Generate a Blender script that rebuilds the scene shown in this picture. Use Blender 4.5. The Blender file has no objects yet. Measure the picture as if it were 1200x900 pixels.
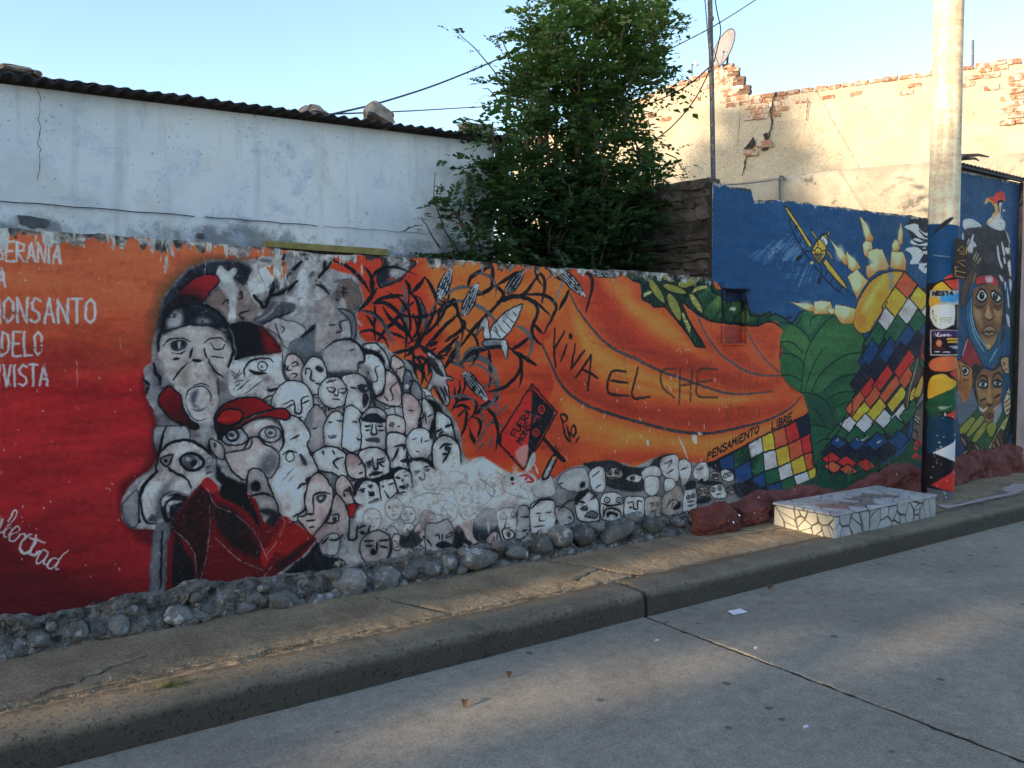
import bpy, bmesh, math, random
import numpy as np
from mathutils import Vector, Matrix, noise as mnoise

random.seed(7)
rng = np.random.default_rng(7)
SC = bpy.context.scene
COL = SC.collection
rad = math.radians

# ---------------------------------------------------------------- camera
F, CH = 970.0, 1.6                      # focal length in photo pixels (1200 wide), eye height
PIT, AZ = math.atan(45 / F), rad(55.3)
cam_d = bpy.data.cameras.new('camera')
cam_d.sensor_width = 36.0
cam_d.lens = 36.0 * F / 1200.0
cam_d.clip_end = 2000
cam = bpy.data.objects.new('camera', cam_d)
COL.objects.link(cam)
cam.location = (0, 0, CH)
cam.rotation_euler = (rad(90) - PIT, 0, AZ - rad(90))
SC.camera = cam

# ---------------------------------------------------------------- sky, sun, exposure
SUN_EL, SUN_TRAVEL = 12.5, 3.0          # low evening sun shining along the street (+X)
w = bpy.data.worlds.new('World'); SC.world = w; w.use_nodes = True
nt = w.node_tree
sky = nt.nodes.new('ShaderNodeTexSky'); sky.sky_type = 'NISHITA'; sky.sun_disc = False
sky.sun_elevation = rad(SUN_EL)
# direction towards the sun: (-cos, -sin) of the travel angle; rotation 0 = +Y, clockwise
sx, sy = -math.cos(rad(SUN_TRAVEL)), -math.sin(rad(SUN_TRAVEL))
sky.sun_rotation = math.atan2(sx, sy)
sky.air_density = 1.0; sky.dust_density = 0.3; sky.ozone_density = 1.25
bg = nt.nodes['Background']; bg.inputs[1].default_value = 0.15
nt.links.new(sky.outputs[0], bg.inputs[0])
sd = bpy.data.lights.new('sun', 'SUN'); sd.energy = 3.0; sd.angle = rad(0.53); sd.color = (1, .79, .53)
so = bpy.data.objects.new('sun', sd); COL.objects.link(so)
so.location = (-20, 0, 12)
trav = Vector((-sx * math.cos(rad(SUN_EL)), -sy * math.cos(rad(SUN_EL)), -math.sin(rad(SUN_EL))))
so.rotation_euler = trav.to_track_quat('-Z', 'Y').to_euler()
SC.view_settings.view_transform = 'Standard'; SC.view_settings.look = 'None'
SC.view_settings.gamma = 1; SC.view_settings.use_curve_mapping = False
SC.view_settings.exposure = 1.5

# ---------------------------------------------------------------- photo pixel -> direction helpers
fw = np.array([math.cos(AZ) * math.cos(PIT), math.sin(AZ) * math.cos(PIT), -math.sin(PIT)])
rt = np.array([math.sin(AZ), -math.cos(AZ), 0.0]); upv = np.cross(rt, fw)
CAM = np.array([0, 0, CH])
def ray(x, y): return fw * F + rt * (x - 600) + upv * (450 - y)
def on_plane(x, y, p0, n):
    d = ray(x, y); n = np.asarray(n, float)
    return CAM + d * (((np.asarray(p0, float) - CAM) @ n) / (d @ n))
def on_y(x, y, Y): return on_plane(x, y, (0, Y, 0), (0, 1, 0))
def on_z(x, y, z): return on_plane(x, y, (0, 0, z), (0, 0, 1))

# ---------------------------------------------------------------- mesh helpers
def link(o, parent=None):
    COL.objects.link(o)
    if parent is not None:
        o.parent = parent
    return o
def tag(o, label=None, cat=None, group=None, kind=None):
    for k, v in (('label', label), ('category', cat), ('group', group), ('kind', kind)):
        if v: o[k] = v
    return o
def empty(name, loc, label, cat, group=None, rz=0):
    o = bpy.data.objects.new(name, None); o.empty_display_size = .1
    link(o); o.location = loc; o.rotation_euler = (0, 0, rz)
    return tag(o, label, cat, group)
def mesh_obj(name, verts, faces, mat, parent=None, smooth=False, uv=None, world=True):
    """verts in world space; a parent that is an Empty keeps them there"""
    me = bpy.data.meshes.new(name)
    V = np.asarray(verts, float)
    if parent is not None and world:
        off = np.array(parent.matrix_basis.translation)
        if parent.parent is not None: off = off + np.array(parent.parent.matrix_basis.translation)
        V = V - off
    me.from_pydata(V.tolist(), [], [list(map(int, f)) for f in faces])
    me.materials.append(mat)
    if smooth: me.polygons.foreach_set('use_smooth', np.ones(len(me.polygons), bool))
    if uv is not None:
        l = me.uv_layers.new(name='UVMap')
        idx = np.zeros(len(me.loops), np.int32); me.loops.foreach_get('vertex_index', idx)
        l.data.foreach_set('uv', np.asarray(uv, np.float32)[idx].ravel())
    me.update()
    return link(bpy.data.objects.new(name, me), parent)
class MB:
    def __init__(s): s.v, s.f = [], []
    def add(s, v, f):
        o = len(s.v); s.v += [tuple(p) for p in v]; s.f += [[i + o for i in q] for q in f]; return s
    def box(s, a, b, jit=0):
        (x0, y0, z0), (x1, y1, z1) = a, b
        v = [(x0, y0, z0), (x1, y0, z0), (x1, y1, z0), (x0, y1, z0), (x0, y0, z1), (x1, y0, z1), (x1, y1, z1), (x0, y1, z1)]
        if jit: v = [tuple(c + random.uniform(-jit, jit) for c in p) for p in v]
        return s.add(v, [(0, 3, 2, 1), (4, 5, 6, 7), (0, 1, 5, 4), (1, 2, 6, 5), (2, 3, 7, 6), (3, 0, 4, 7)])
    def tube(s, pts, r, n=8, cap=True):
        pts = [Vector(p) for p in pts]; rs = r if isinstance(r, (list, tuple)) else [r] * len(pts)
        V, Fc = [], []
        u0 = None
        for i, p in enumerate(pts):
            t = (pts[min(i + 1, len(pts) - 1)] - pts[max(i - 1, 0)]).normalized()
            if u0 is None: u0 = t.orthogonal().normalized()
            u = (u0 - t * u0.dot(t)).normalized(); u0 = u; v = t.cross(u)
            for k in range(n):
                a = 2 * math.pi * k / n
                V.append(p + (u * math.cos(a) + v * math.sin(a)) * rs[i])
        for i in range(len(pts) - 1):
            for k in range(n):
                Fc.append((i * n + k, i * n + (k + 1) % n, (i + 1) * n + (k + 1) % n, (i + 1) * n + k))
        if cap:
            Fc.append(tuple(range(n))[::-1]); Fc.append(tuple((len(pts) - 1) * n + k for k in range(n)))
        return s.add(V, Fc)
    def build(s, name, mat, parent=None, smooth=False, bevel=0):
        o = mesh_obj(name, s.v, s.f, mat, parent, smooth)
        if bevel:
            m = o.modifiers.new('b', 'BEVEL'); m.width = bevel; m.segments = 2; m.limit_method = 'ANGLE'
        return o

# ---------------------------------------------------------------- numpy noise
def vnoise(shape, cell, seed=0):
    """smooth value noise on a pixel grid, ~[-1,1]; cell = feature size in pixels (y, x)"""
    if np.isscalar(cell): cell = (cell, cell)
    r = np.random.default_rng(seed)
    H, W = shape
    gh, gw = int(H / cell[0]) + 3, int(W / cell[1]) + 3
    g = r.uniform(-1, 1, (gh, gw)).astype(np.float32)
    y = np.arange(H, dtype=np.float32) / cell[0]; x = np.arange(W, dtype=np.float32) / cell[1]
    yi, xi = y.astype(int), x.astype(int)
    fy, fx = y - yi, x - xi
    fy, fx = fy * fy * (3 - 2 * fy), fx * fx * (3 - 2 * fx)
    rows = g[:, xi] * (1 - fx) + g[:, xi + 1] * fx
    return rows[yi] * (1 - fy[:, None]) + rows[yi + 1] * fy[:, None]
def fbm(shape, cell, octs=4, seed=0, gain=.55):
    if np.isscalar(cell): cell = (cell, cell)
    out = np.zeros(shape, np.float32); a, t = 1.0, 0.0
    for o in range(octs):
        c = (max(cell[0] / 2 ** o, 1.01), max(cell[1] / 2 ** o, 1.01))
        out += a * vnoise(shape, c, seed * 31 + o); t += a; a *= gain
    return out / t * 1.6

# ---------------------------------------------------------------- materials
def _n(nt, t, **kw):
    n = nt.nodes.new(t)
    for k, v in kw.items(): setattr(n, k, v)
    return n
def mat_new(name, rough=.85, spec=.3):
    m = bpy.data.materials.new(name); m.use_nodes = True
    b = m.node_tree.nodes['Principled BSDF']
    b.inputs['Roughness'].default_value = rough
    b.inputs['Specular IOR Level'].default_value = spec
    return m, m.node_tree, b
def ramp(nt, fac, stops):
    r = _n(nt, 'ShaderNodeValToRGB'); e = r.color_ramp.elements
    while len(e) < len(stops): e.new(.5)
    for q, (p, c) in zip(e, stops):
        q.position = p; q.color = (*c, 1) if len(c) == 3 else c
    nt.links.new(fac, r.inputs[0]); return r.outputs[0]
def noise_node(nt, vec, scale, detail=6, rough=.6, dist=0):
    n = _n(nt, 'ShaderNodeTexNoise'); n.inputs['Scale'].default_value = scale
    n.inputs['Detail'].default_value = detail; n.inputs['Roughness'].default_value = rough
    n.inputs['Distortion'].default_value = dist
    nt.links.new(vec, n.inputs['Vector']); return n.outputs['Fac']
def mixc(nt, fac, a, b, mode='MIX'):
    m = _n(nt, 'ShaderNodeMix', data_type='RGBA', blend_type=mode)
    for s, v in ((m.inputs[0], fac), (m.inputs[6], a), (m.inputs[7], b)):
        if isinstance(v, (int, float)): s.default_value = v
        elif isinstance(v, tuple): s.default_value = (*v, 1) if len(v) == 3 else v
        else: nt.links.new(v, s)
    return m.outputs[2]
def math_n(nt, op, a, b=0.0):
    m = _n(nt, 'ShaderNodeMath', operation=op)
    for s, v in ((m.inputs[0], a), (m.inputs[1], b)):
        if isinstance(v, (int, float)): s.default_value = v
        else: nt.links.new(v, s)
    return m.outputs[0]
def bump(nt, b, h, strength=.5, dist=.01):
    n = _n(nt, 'ShaderNodeBump'); n.inputs['Strength'].default_value = strength
    n.inputs['Distance'].default_value = dist
    nt.links.new(h, n.inputs['Height']); nt.links.new(n.outputs[0], b.inputs['Normal'])
def wcoord(nt):                                     # world position: pieces of one surface never repeat
    return _n(nt, 'ShaderNodeNewGeometry').outputs['Position']
def speckled(name, c1, c2, scale=3, fine=60, fstr=.25, bstr=.5, bdist=.01, rough=.88, spots=None, spec=.3, per_obj=0):
    """two-tone mottled surface with fine grain and relief"""
    m, nt, b = mat_new(name, rough, spec)
    v = wcoord(nt)
    big = noise_node(nt, v, scale, 8, .62, .3)
    c = ramp(nt, big, [(.32, c1), (.68, c2)])
    f = noise_node(nt, v, fine, 4, .7)
    g = ramp(nt, f, [(.3, (1 - fstr,) * 3), (.7, (1 + fstr,) * 3)])
    c = mixc(nt, 1.0, c, g, 'MULTIPLY')
    if spots:
        sc, thr, colr = spots
        s = noise_node(nt, v, sc, 5, .7)
        c = mixc(nt, ramp(nt, s, [(thr, (0, 0, 0)), (thr + .06, (1, 1, 1))]), c, colr)
    if per_obj:
        oi = _n(nt, 'ShaderNodeObjectInfo').outputs['Random']
        g2 = ramp(nt, oi, [(0, (1 - per_obj,) * 3), (1, (1 + per_obj,) * 3)])
        c = mixc(nt, 1.0, c, g2, 'MULTIPLY')
    nt.links.new(c, b.inputs['Base Color'])
    h = math_n(nt, 'ADD', math_n(nt, 'MULTIPLY', noise_node(nt, v, fine * .35, 8, .7), 1.0), math_n(nt, 'MULTIPLY', f, .5))
    bump(nt, b, h, bstr, bdist)
    return m
def plain(name, c, rough=.6, spec=.3, metal=0):
    m, nt, b = mat_new(name, rough, spec)
    v = wcoord(nt)
    f = noise_node(nt, v, 35, 5, .65)
    k = mixc(nt, 1.0, (*c, 1), ramp(nt, f, [(.3, (.72,) * 3), (.7, (1.15,) * 3)]), 'MULTIPLY')
    nt.links.new(k, b.inputs['Base Color']); b.inputs['Metallic'].default_value = metal
    bump(nt, b, f, .15, .004)
    return m
# ================================================================ paint: pictures rasterised on a surface measured in metres
class Canvas:
    def __init__(s, x0, z0, x1, z1, res, to_m, warp=.0035):
        s.x0, s.z0, s.res, s.to_m = x0, z0, res, to_m
        s.W, s.H = int((x1 - x0) * res), int((z1 - z0) * res)
        s.a = np.zeros((s.H, s.W, 3), np.float32)
        s.gx = (x0 + (np.arange(s.W, dtype=np.float32) + .5) / res)[None, :] + warp * fbm((s.H, s.W), .03 * res, 3, 11)
        s.gz = (z0 + (np.arange(s.H, dtype=np.float32) + .5) / res)[:, None] + warp * fbm((s.H, s.W), .03 * res, 3, 12)
        s.n1 = fbm((s.H, s.W), .02 * res, 3, 13)             # fine grain
        s.n2 = fbm((s.H, s.W), (.05 * res, .22 * res), 3, 14)  # brush drag
        s.n3 = fbm((s.H, s.W), .012 * res, 2, 15)
        s.halo = 0; s.lw = 1.0; s.grow = 1.0
    def pts(s, frame, txt, smooth=True, closed=False):
        """'x,y x,y' in a frame (ox, oy, k) of photo pixels -> points in metres on the surface, and metres per pixel"""
        ox, oy, k = frame
        p = np.array([[float(c) for c in q.split(',')] for q in txt.split()]) if isinstance(txt, str) else np.asarray(txt, float)
        p = p / k + (ox, oy)
        m, sc = s.to_m(p)
        if smooth and len(m) > 2:
            if closed:
                P = np.vstack([m[-1:], m, m[:2]])
            else:
                P = np.vstack([2 * m[0] - m[1], m, 2 * m[-1] - m[-2]])
            out = []
            for i in range(1, len(P) - 2):
                for t in (0, .25, .5, .75):
                    a, b, c, d = P[i - 1:i + 3]
                    out.append(.5 * ((2 * b) + (-a + c) * t + (2 * a - 5 * b + 4 * c - d) * t * t + (-a + 3 * b - 3 * c + d) * t ** 3))
            if not closed: out.append(P[-2])
            m = np.array(out)
        return m, float(np.mean(sc))
    def box(s, lo, hi, pad):
        i0 = max(int((lo[0] - pad - s.x0) * s.res), 0); i1 = min(int((hi[0] + pad - s.x0) * s.res) + 2, s.W)
        j0 = max(int((lo[1] - pad - s.z0) * s.res), 0); j1 = min(int((hi[1] + pad - s.z0) * s.res) + 2, s.H)
        return (slice(j0, j1), slice(i0, i1)) if i1 > i0 and j1 > j0 else None
    @staticmethod
    def segd(X, Z, a, b):
        d = b - a; L = float(d @ d) + 1e-12
        t = np.clip(((X - a[0]) * d[0] + (Z - a[1]) * d[1]) / L, 0, 1)
        return np.hypot(X - a[0] - t * d[0], Z - a[1] - t * d[1]), t
    def put(s, sl, al, col, grain=.10, dry=0):
        if dry: al = al * np.clip((s.n1[sl] * .6 + s.n2[sl] * .6 + 1 - 2 * dry) * 2.5 + .5, 0, 1)
        c = np.asarray(col, np.float32)
        if c.ndim == 1: c = c[None, None, :]
        c = c * (1 + grain * (s.n2[sl] * .7 + s.n1[sl] * .5))[..., None]
        al = al[..., None]
        s.a[sl] = s.a[sl] * (1 - al) + c * al
    def poly(s, fr, txt, col, smooth=True, soft=1.2, al=1.0, grain=.10, grad=None, dry=0, outline=None, clip=None):
        """grad = (x,y of start, x,y of end, end colour) in the same frame"""
        if s.grow != 1 and outline:
            P_ = np.array([[float(c) for c in q.split(',')] for q in txt.split()]) if isinstance(txt, str) else np.asarray(txt, float)
            txt = P_.mean(0) + (P_ - P_.mean(0)) * s.grow
        m, sc = s.pts(fr, txt, smooth, True)
        pad = soft * sc + .01
        sl = s.box(m.min(0), m.max(0), pad)
        if sl is None: return
        X, Z = s.gx[sl], s.gz[sl]
        ins = np.zeros(X.shape, bool); dm = np.full(X.shape, 9.0, np.float32)
        for i in range(len(m)):
            a, b = m[i - 1], m[i]
            if a[1] != b[1]:
                c = (a[1] > Z) != (b[1] > Z)
                ins ^= c & (X < (b[0] - a[0]) * (Z - a[1]) / (b[1] - a[1]) + a[0])
            dm = np.minimum(dm, s.segd(X, Z, a, b)[0])
        sdist = np.where(ins, -dm, dm)
        alpha = np.clip(.5 - sdist / (soft * sc), 0, 1) * al
        if s.halo and outline:
            s.line(fr, txt, 9, (30, 32, 42), smooth, closed=True, taper=0, soft=7, al=s.halo, dry=.18)
        if clip is not None: alpha = alpha * clip(X, Z)
        if grad is not None:
            g, _ = s.pts(fr, [grad[0:2], grad[2:4]], False)
            d = g[1] - g[0]
            t = np.clip(((X - g[0][0]) * d[0] + (Z - g[0][1]) * d[1]) / (d @ d) + .08 * s.n2[sl], 0, 1)[..., None]
            colr = np.asarray(col, np.float32) * (1 - t) + np.asarray(grad[4], np.float32) * t
        else: colr = col
        s.put(sl, alpha, colr, grain, dry)
        if outline: s.line(fr, txt, outline[0], outline[1], smooth, closed=True, taper=0)
    def line(s, fr, txt, wd, col, smooth=True, taper=.5, closed=False, soft=1.0, al=1.0, dry=0, grain=.1):
        """stroke, wd in photo pixels; taper thins both ends"""
        m, sc = s.pts(fr, txt, smooth, closed)
        if closed: m = np.vstack([m, m[:1]])
        hw = wd * sc * .5 * s.lw
        sl = s.box(m.min(0), m.max(0), hw + soft * sc)
        if sl is None: return
        X, Z = s.gx[sl], s.gz[sl]
        best = np.full(X.shape, 9.0, np.float32); n = len(m) - 1
        for i in range(n):
            d, t = s.segd(X, Z, m[i], m[i + 1])
            u = (i + t) / n
            r = hw * (1 - taper * np.abs(2 * u - 1) ** 2)
            best = np.minimum(best, d - r)
        s.put(sl, np.clip(.5 - best / (soft * sc), 0, 1) * al, col, grain, dry)
    def dot(s, fr, x, y, r, col, ry=None, soft=1.2, al=1.0, dry=0, grain=.1):
        ry = ry or r
        s.poly(fr, [(x + r * math.cos(t), y + ry * math.sin(t)) for t in np.arange(0, 6.2, .7)], col, True, soft, al, grain, dry=dry)
    def lines(s, fr, txt, wd, col, **kw):
        for q in txt.split('|'): s.line(fr, q.strip(), wd, col, **kw)
    def ell(s, fr, cx, cy, rx, ry, rot=0, n=12):
        c, q = math.cos(rad(rot)), math.sin(rad(rot))
        return [(cx + rx * math.cos(t) * c - ry * math.sin(t) * q, cy + rx * math.cos(t) * q + ry * math.sin(t) * c) for t in np.linspace(0, 2 * math.pi, n, endpoint=False)]
    def image(s, name, illum):
        o = np.clip(s.a / 255.0, 0, 1) ** 2.2 / np.asarray(illum, np.float32)
        o = np.clip(o, .006, .82)
        buf = np.ones((s.H, s.W, 4), np.float32); buf[..., :3] = o ** (1 / 2.2)
        im = bpy.data.images.new(name, s.W, s.H)
        im.pixels.foreach_set(buf.ravel()); im.update(); im.pack()
        return im

FONT = {
 'A': '0,1 .5,0 1,1|.2,.66 .8,.66', 'B': '0,0 0,1|0,0 .8,.1 .8,.42 0,.5 .95,.62 .9,.92 0,1', 'C': '1,.1 .5,0 .05,.4 .1,.8 .5,1 1,.92',
 'D': '0,0 0,1 .7,.85 .95,.5 .7,.12 0,0', 'E': '1,0 0,0 0,1 1,1|0,.48 .75,.48', 'F': '1,0 0,0 0,1|0,.48 .75,.48', 'H': '0,0 0,1|1,0 1,1|0,.5 1,.5',
 'I': '.12,0 .12,1', 'L': '.1,0 .1,1 1,1', 'M': '0,1 .1,0 .5,.6 .9,0 1,1', 'N': '0,1 0,0 1,1 1,0', 'O': '.5,0 .05,.2 .05,.8 .5,1 .95,.8 .95,.2 .5,0',
 'P': '0,1 0,0 .85,.1 .85,.42 0,.52', 'R': '0,1 0,0 .85,.1 .85,.42 0,.5 .95,1', 'S': '1,.1 .5,0 .05,.2 .25,.45 .8,.58 .95,.82 .5,1 0,.9',
 'T': '0,0 1,0|.5,0 .5,1', 'U': '0,0 0,.8 .5,1 1,.8 1,0', 'V': '0,0 .5,1 1,0', '1': '.2,.2 .6,0 .6,1', '4': '.8,1 .8,0 0,.65 1,.65', '´': '.4,0 .75,-.35',
 '!': '.5,0 .5,.7|.5,.92 .5,1', ' ': ''}
def text(cv, fr, string, p, adv, up, wd, col, ratio=.72, **kw):
    """letters along adv (pixel vector per letter) with height vector up, from the baseline point p"""
    x, y = p
    for ch in string:
        for st in FONT[ch].split('|'):
            if not st: continue
            q = []
            for c in st.split():
                u, v = map(float, c.split(','))
                q.append((x + adv[0] * ratio * u + up[0] * (1 - v), y + adv[1] * ratio * u + up[1] * (1 - v)))
            cv.line(fr, q, wd, col, smooth=False, taper=0, **kw)
        if ch == 'I': x += adv[0] * .5; y += adv[1] * .5
        else: x += adv[0]; y += adv[1]

WALL_Y = 4.5
def wall_to_m(p):
    x, y = p[:, 0], p[:, 1]
    d = fw[None] * F + rt[None] * (x - 600)[:, None] + upv[None] * (450 - y)[:, None]
    t = WALL_Y / d[:, 1]
    m = CAM[None] + d * t[:, None]
    return m[:, [0, 2]], t                            # t = metres per pixel (d is F long along the axis)

WX0, WZ0, WX1, WZ1, WRES = -1.2, .05, 10.4, 3.6, 350
cv = Canvas(WX0, WZ0, WX1, WZ1, WRES, wall_to_m)
PX = (0, 0, 1)
def Zf(ox, oy, k): return (ox, oy, k)
A1, A2, A3, A4 = Zf(180, 310, 7.5), Zf(160, 400, 7.5), Zf(140, 500, 7.5), Zf(240, 450, 7.5)
A5, A6, A7, A8 = Zf(260, 370, 7.5), Zf(370, 390, 7.5), Zf(370, 490, 7.5), Zf(300, 560, 7.5)
C1, C2, C3 = Zf(1120, 210, 7.5), Zf(1120, 310, 7.5), Zf(1120, 420, 6.43)
D4, D5, NB = Zf(1040, 340, 6.43), Zf(1040, 470, 6.92), Zf(730, 310, 6)
LL, MM, B8, B7 = Zf(370, 290, 7.5), Zf(410, 400, 7.5), Zf(900, 340, 3.913), Zf(900, 230, 6)
E1, E2, E3, E4, E5, E6 = Zf(500, 290, 6), Zf(500, 420, 6), Zf(500, 520, 5), Zf(620, 300, 5), Zf(700, 460, 4.615), Zf(640, 520, 4.615)
J6, J5 = Zf(140, 430, 3.335), Zf(160, 290, 6)
W, PK, K, G, DG = (192, 192, 199), (190, 173, 176), (24, 26, 34), (98, 102, 116), (52, 55, 66)
RED, DRED, ORG, LOR, DOR = (150, 32, 34), (66, 16, 22), (196, 78, 40), (206, 110, 48), (170, 52, 36)
BLU, NAV, GRN, DGRN, LGRN = (26, 64, 108), (34, 34, 58), (42, 92, 62), (24, 58, 46), (92, 122, 62)
YEL, WHT, STN = (206, 160, 52), (186, 188, 196), (120, 120, 122)
YLW = (196, 152, 56)

# ---- grounds ----
h, wq = cv.H, cv.W
zz = (cv.z0 + (np.arange(h) + .5) / cv.res)[:, None] + .05 * fbm((h, wq), (60, 200), 3, 21)
xx = (cv.x0 + (np.arange(wq) + .5) / cv.res)[None, :] + .0 * zz
def lerp_stops(t, stops):
    ks = [k for k, _ in stops]
    return np.stack([np.interp(t, ks, [c[i] for _, c in stops]) for i in range(3)], -1).astype(np.float32)
left = lerp_stops(zz, [(.25, (84, 18, 26)), (.55, (126, 26, 32)), (1.1, (156, 33, 38)), (1.42, (158, 33, 36)), (1.6, (166, 66, 44)), (1.9, (190, 92, 58)), (2.2, (184, 90, 58))])
mid = lerp_stops(np.clip(fbm((h, wq), (130, 190), 3, 22) * .7 + .5 + (zz - 1.2) * .12, 0, 1), [(0, (172, 50, 32)), (.5, (192, 76, 38)), (1, (206, 104, 46))])
t = np.clip((xx - 1.55) / .3, 0, 1)[..., None]
cv.a[:] = (left * (1 - t) + mid * t) * (1 + .12 * cv.n2 + .06 * cv.n1)[..., None]
# darker sweep at the lower left of the red field
cv.poly(PX, '-120,640 0,624 40,655 90,680 150,700 150,760 -120,800', (58, 15, 24), soft=30, al=.55)
cv.poly(PX, '20,520 90,505 150,530 150,600 60,590', (160, 38, 42), soft=50, al=.35, dry=.35)
# red fire behind the maize on the left
cv.poly(PX, '370,292 470,292 500,330 520,400 560,440 600,470 600,540 560,550 520,470 470,410 420,400', (176, 50, 34), soft=26, al=.85)
cv.poly(PX, '560,300 640,305 600,345 560,400 520,440 540,360', (206, 104, 46), soft=30, al=.75)

# ---- blue sky and right-hand wall ----
cv.poly(PX, '832,180 1220,180 1220,580 1000,590 985,420 920,395 905,375 880,380 850,345 838,330 833,322', BLU, soft=1.5, grain=.07,
        grad=(900, 230, 960, 390, (34, 72, 116)))
for i in range(46):
    u = random.random(); ang = rad(-38 - 40 * u + random.uniform(-3, 3)); r0 = random.uniform(0, 40)
    cx, cy = 872 + 72 * u, 306 + 58 * u ** 1.5
    x0, y0 = cx + r0 * math.cos(ang) + random.uniform(-10, 10), cy + r0 * math.sin(ang) * .6; L = random.uniform(14, 40)
    cv.line(PX, [(x0 + L * t * math.cos(ang), y0 + L * t * math.sin(ang)) for t in (0, .5, 1)], random.uniform(2, 5), (96, 122, 156), al=random.uniform(.2, .5), dry=.42, taper=.7, soft=2)
for i in range(60):
    x0, y0 = random.uniform(838, 1130), random.uniform(240, 380)
    cv.line(PX, [(x0, y0), (x0 + random.uniform(10, 50), y0 + random.uniform(-6, 6))], random.uniform(3, 8), (22, 56, 98) if i % 2 else (38, 78, 122), al=.25, soft=5)

# ---- the big orange profile ----
FACE = '636,403 650,385 668,345 672,318 700,312 732,318 740,328 750,333 753,350 768,360 780,360 792,374 804,390 817,406 827,407 806,372 798,354 816,368 830,375 846,379 860,380 885,382 898,376 910,376 919,388 914,409 915,440 928,458 938,463 946,475 947,484 900,508 850,534 828,546 800,540 770,536 735,545 700,548 665,548 640,520 640,480 650,450'
cv.poly(PX, FACE, (198, 84, 42), smooth=False, soft=2)
D1, D2, H1, H2 = (158, 50, 34), (172, 62, 38), (212, 112, 50), (220, 132, 58)
cv.poly(PX, '672,345 690,375 712,400 745,422 800,440 850,455 905,458 916,440 890,442 860,428 840,410 826,390 800,375 780,362 760,355 745,335 720,330 690,330', D2, soft=18, al=.85)
cv.poly(PX, '676,330 684,356 704,386 724,404 752,420 800,438 850,452 900,456 870,444 820,428 770,408 735,380 712,352 700,326', D1, soft=14, al=.8)
cv.poly(PX, '705,326 735,330 748,352 785,372 812,402 836,418 812,414 770,396 735,366', H1, soft=14, al=.8); cv.poly(PX, '722,338 745,356 780,378 800,400 770,388 738,362', H2, soft=12, al=.6)
cv.poly(PX, '668,350 690,382 720,412 765,434 840,460 905,465 880,478 800,474 730,458 690,430', H1, soft=14, al=.9)
cv.poly(PX, '672,372 700,404 735,428 800,452 870,468 850,474 790,464 725,444 690,416', H2, soft=10, al=.65)
cv.poly(PX, '645,425 668,460 700,478 765,497 830,506 895,492 930,472 905,468 860,474 790,472 720,455 680,425 655,402', D2, soft=14, al=.8)
cv.poly(PX, '652,436 676,464 712,480 770,496 830,502 890,490 925,474 880,482 820,488 760,478 700,460 668,432', D1, soft=12, al=.75)
cv.poly(PX, '660,466 700,486 765,505 830,512 895,500 935,478 944,480 890,508 830,536 760,530 700,520 665,500', H1, soft=10, al=.9); cv.poly(PX, '672,484 720,500 790,514 850,514 910,500 880,512 830,524 760,520 700,506', H2, soft=10, al=.6)
cv.poly(PX, '648,470 668,500 690,545 720,530 780,528 830,540 790,536 735,546 660,552 640,520', D2, soft=12, al=.75)
cv.poly(PX, '822,378 860,384 900,380 912,384 908,420 912,436 880,436 850,418 832,398', (186, 78, 44), soft=6, al=.8); cv.poly(PX, '880,384 908,384 910,410 900,420 886,402', D2, soft=8, al=.7); cv.poly(PX, '835,392 860,400 882,424 900,436 870,430 848,414', D1, soft=7, al=.6)
cv.poly(PX, '660,300 672,345 690,375 712,398 700,360 690,320', D2, soft=10, al=.6)
cv.lines(PX, '700,470 760,480 830,484 890,474|720,440 790,458 850,464|690,360 730,395 790,418', 3, D1, soft=6, al=.5)
cv.line(PX, '668,345 678,364 700,392 720,409 748,422 772,434 800,444 828,454 860,462 905,459', 3.6, (74, 66, 72), taper=.4)
cv.line(PX, '635,403 645,425 655,446 668,462 685,473 700,480 732,490 765,499 797,506 830,508 862,502 895,494 917,484 930,475 938,465', 3.8, (66, 60, 68), taper=.4)
cv.line(PX, '816,368 826,390 840,410 852,421 872,434 895,440 914,440', 3, (84, 72, 78), taper=.3)
cv.line(PX, '875,386 884,404 896,421 914,437', 2.6, (84, 72, 78), taper=.3)
cv.line(PX, '828,545 870,524 910,503 947,485', 1.6, K, taper=.1)

# ---- green leaves with cobs ----
GL = 'M'
cv.poly(PX, '732,318 740,328 750,333 753,350 768,360 780,358 792,374 804,390 817,406 827,407 806,372 798,354 816,368 830,375 846,379 860,381 885,382 900,377 912,375 925,376 905,368 898,371 880,366 874,350 858,345 838,338 832,322 810,318 770,316', DGRN, smooth=False, soft=1.5)
cv.poly(NB, '560,300 650,215 690,240 690,400 600,385 560,345', LGRN, grad=(640, 215, 600, 390, GRN))
cv.poly(NB, '700,400 720,330 800,250 860,250 865,400 790,410', (70, 104, 58), grad=(800, 250, 760, 410, DGRN))
cv.poly(NB, '870,320 905,365 1030,330 1035,375 960,425 870,415', (92, 120, 58), grad=(900, 340, 930, 420, DGRN))
cv.poly(NB, '520,190 600,140 620,200 660,220 570,300 540,240', GRN)
cv.line(NB, '605,60 610,140 640,200 690,225 700,255 780,265 850,250 880,320 910,360 980,360 1030,330 1035,370 1100,390 1180,370', 2.0, K, taper=0)
cv.lines(NB, '560,330 610,260 650,215|640,390 690,290|700,400 800,260|800,405 860,330|925,420 980,360', 1.2, (22, 44, 36))
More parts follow.
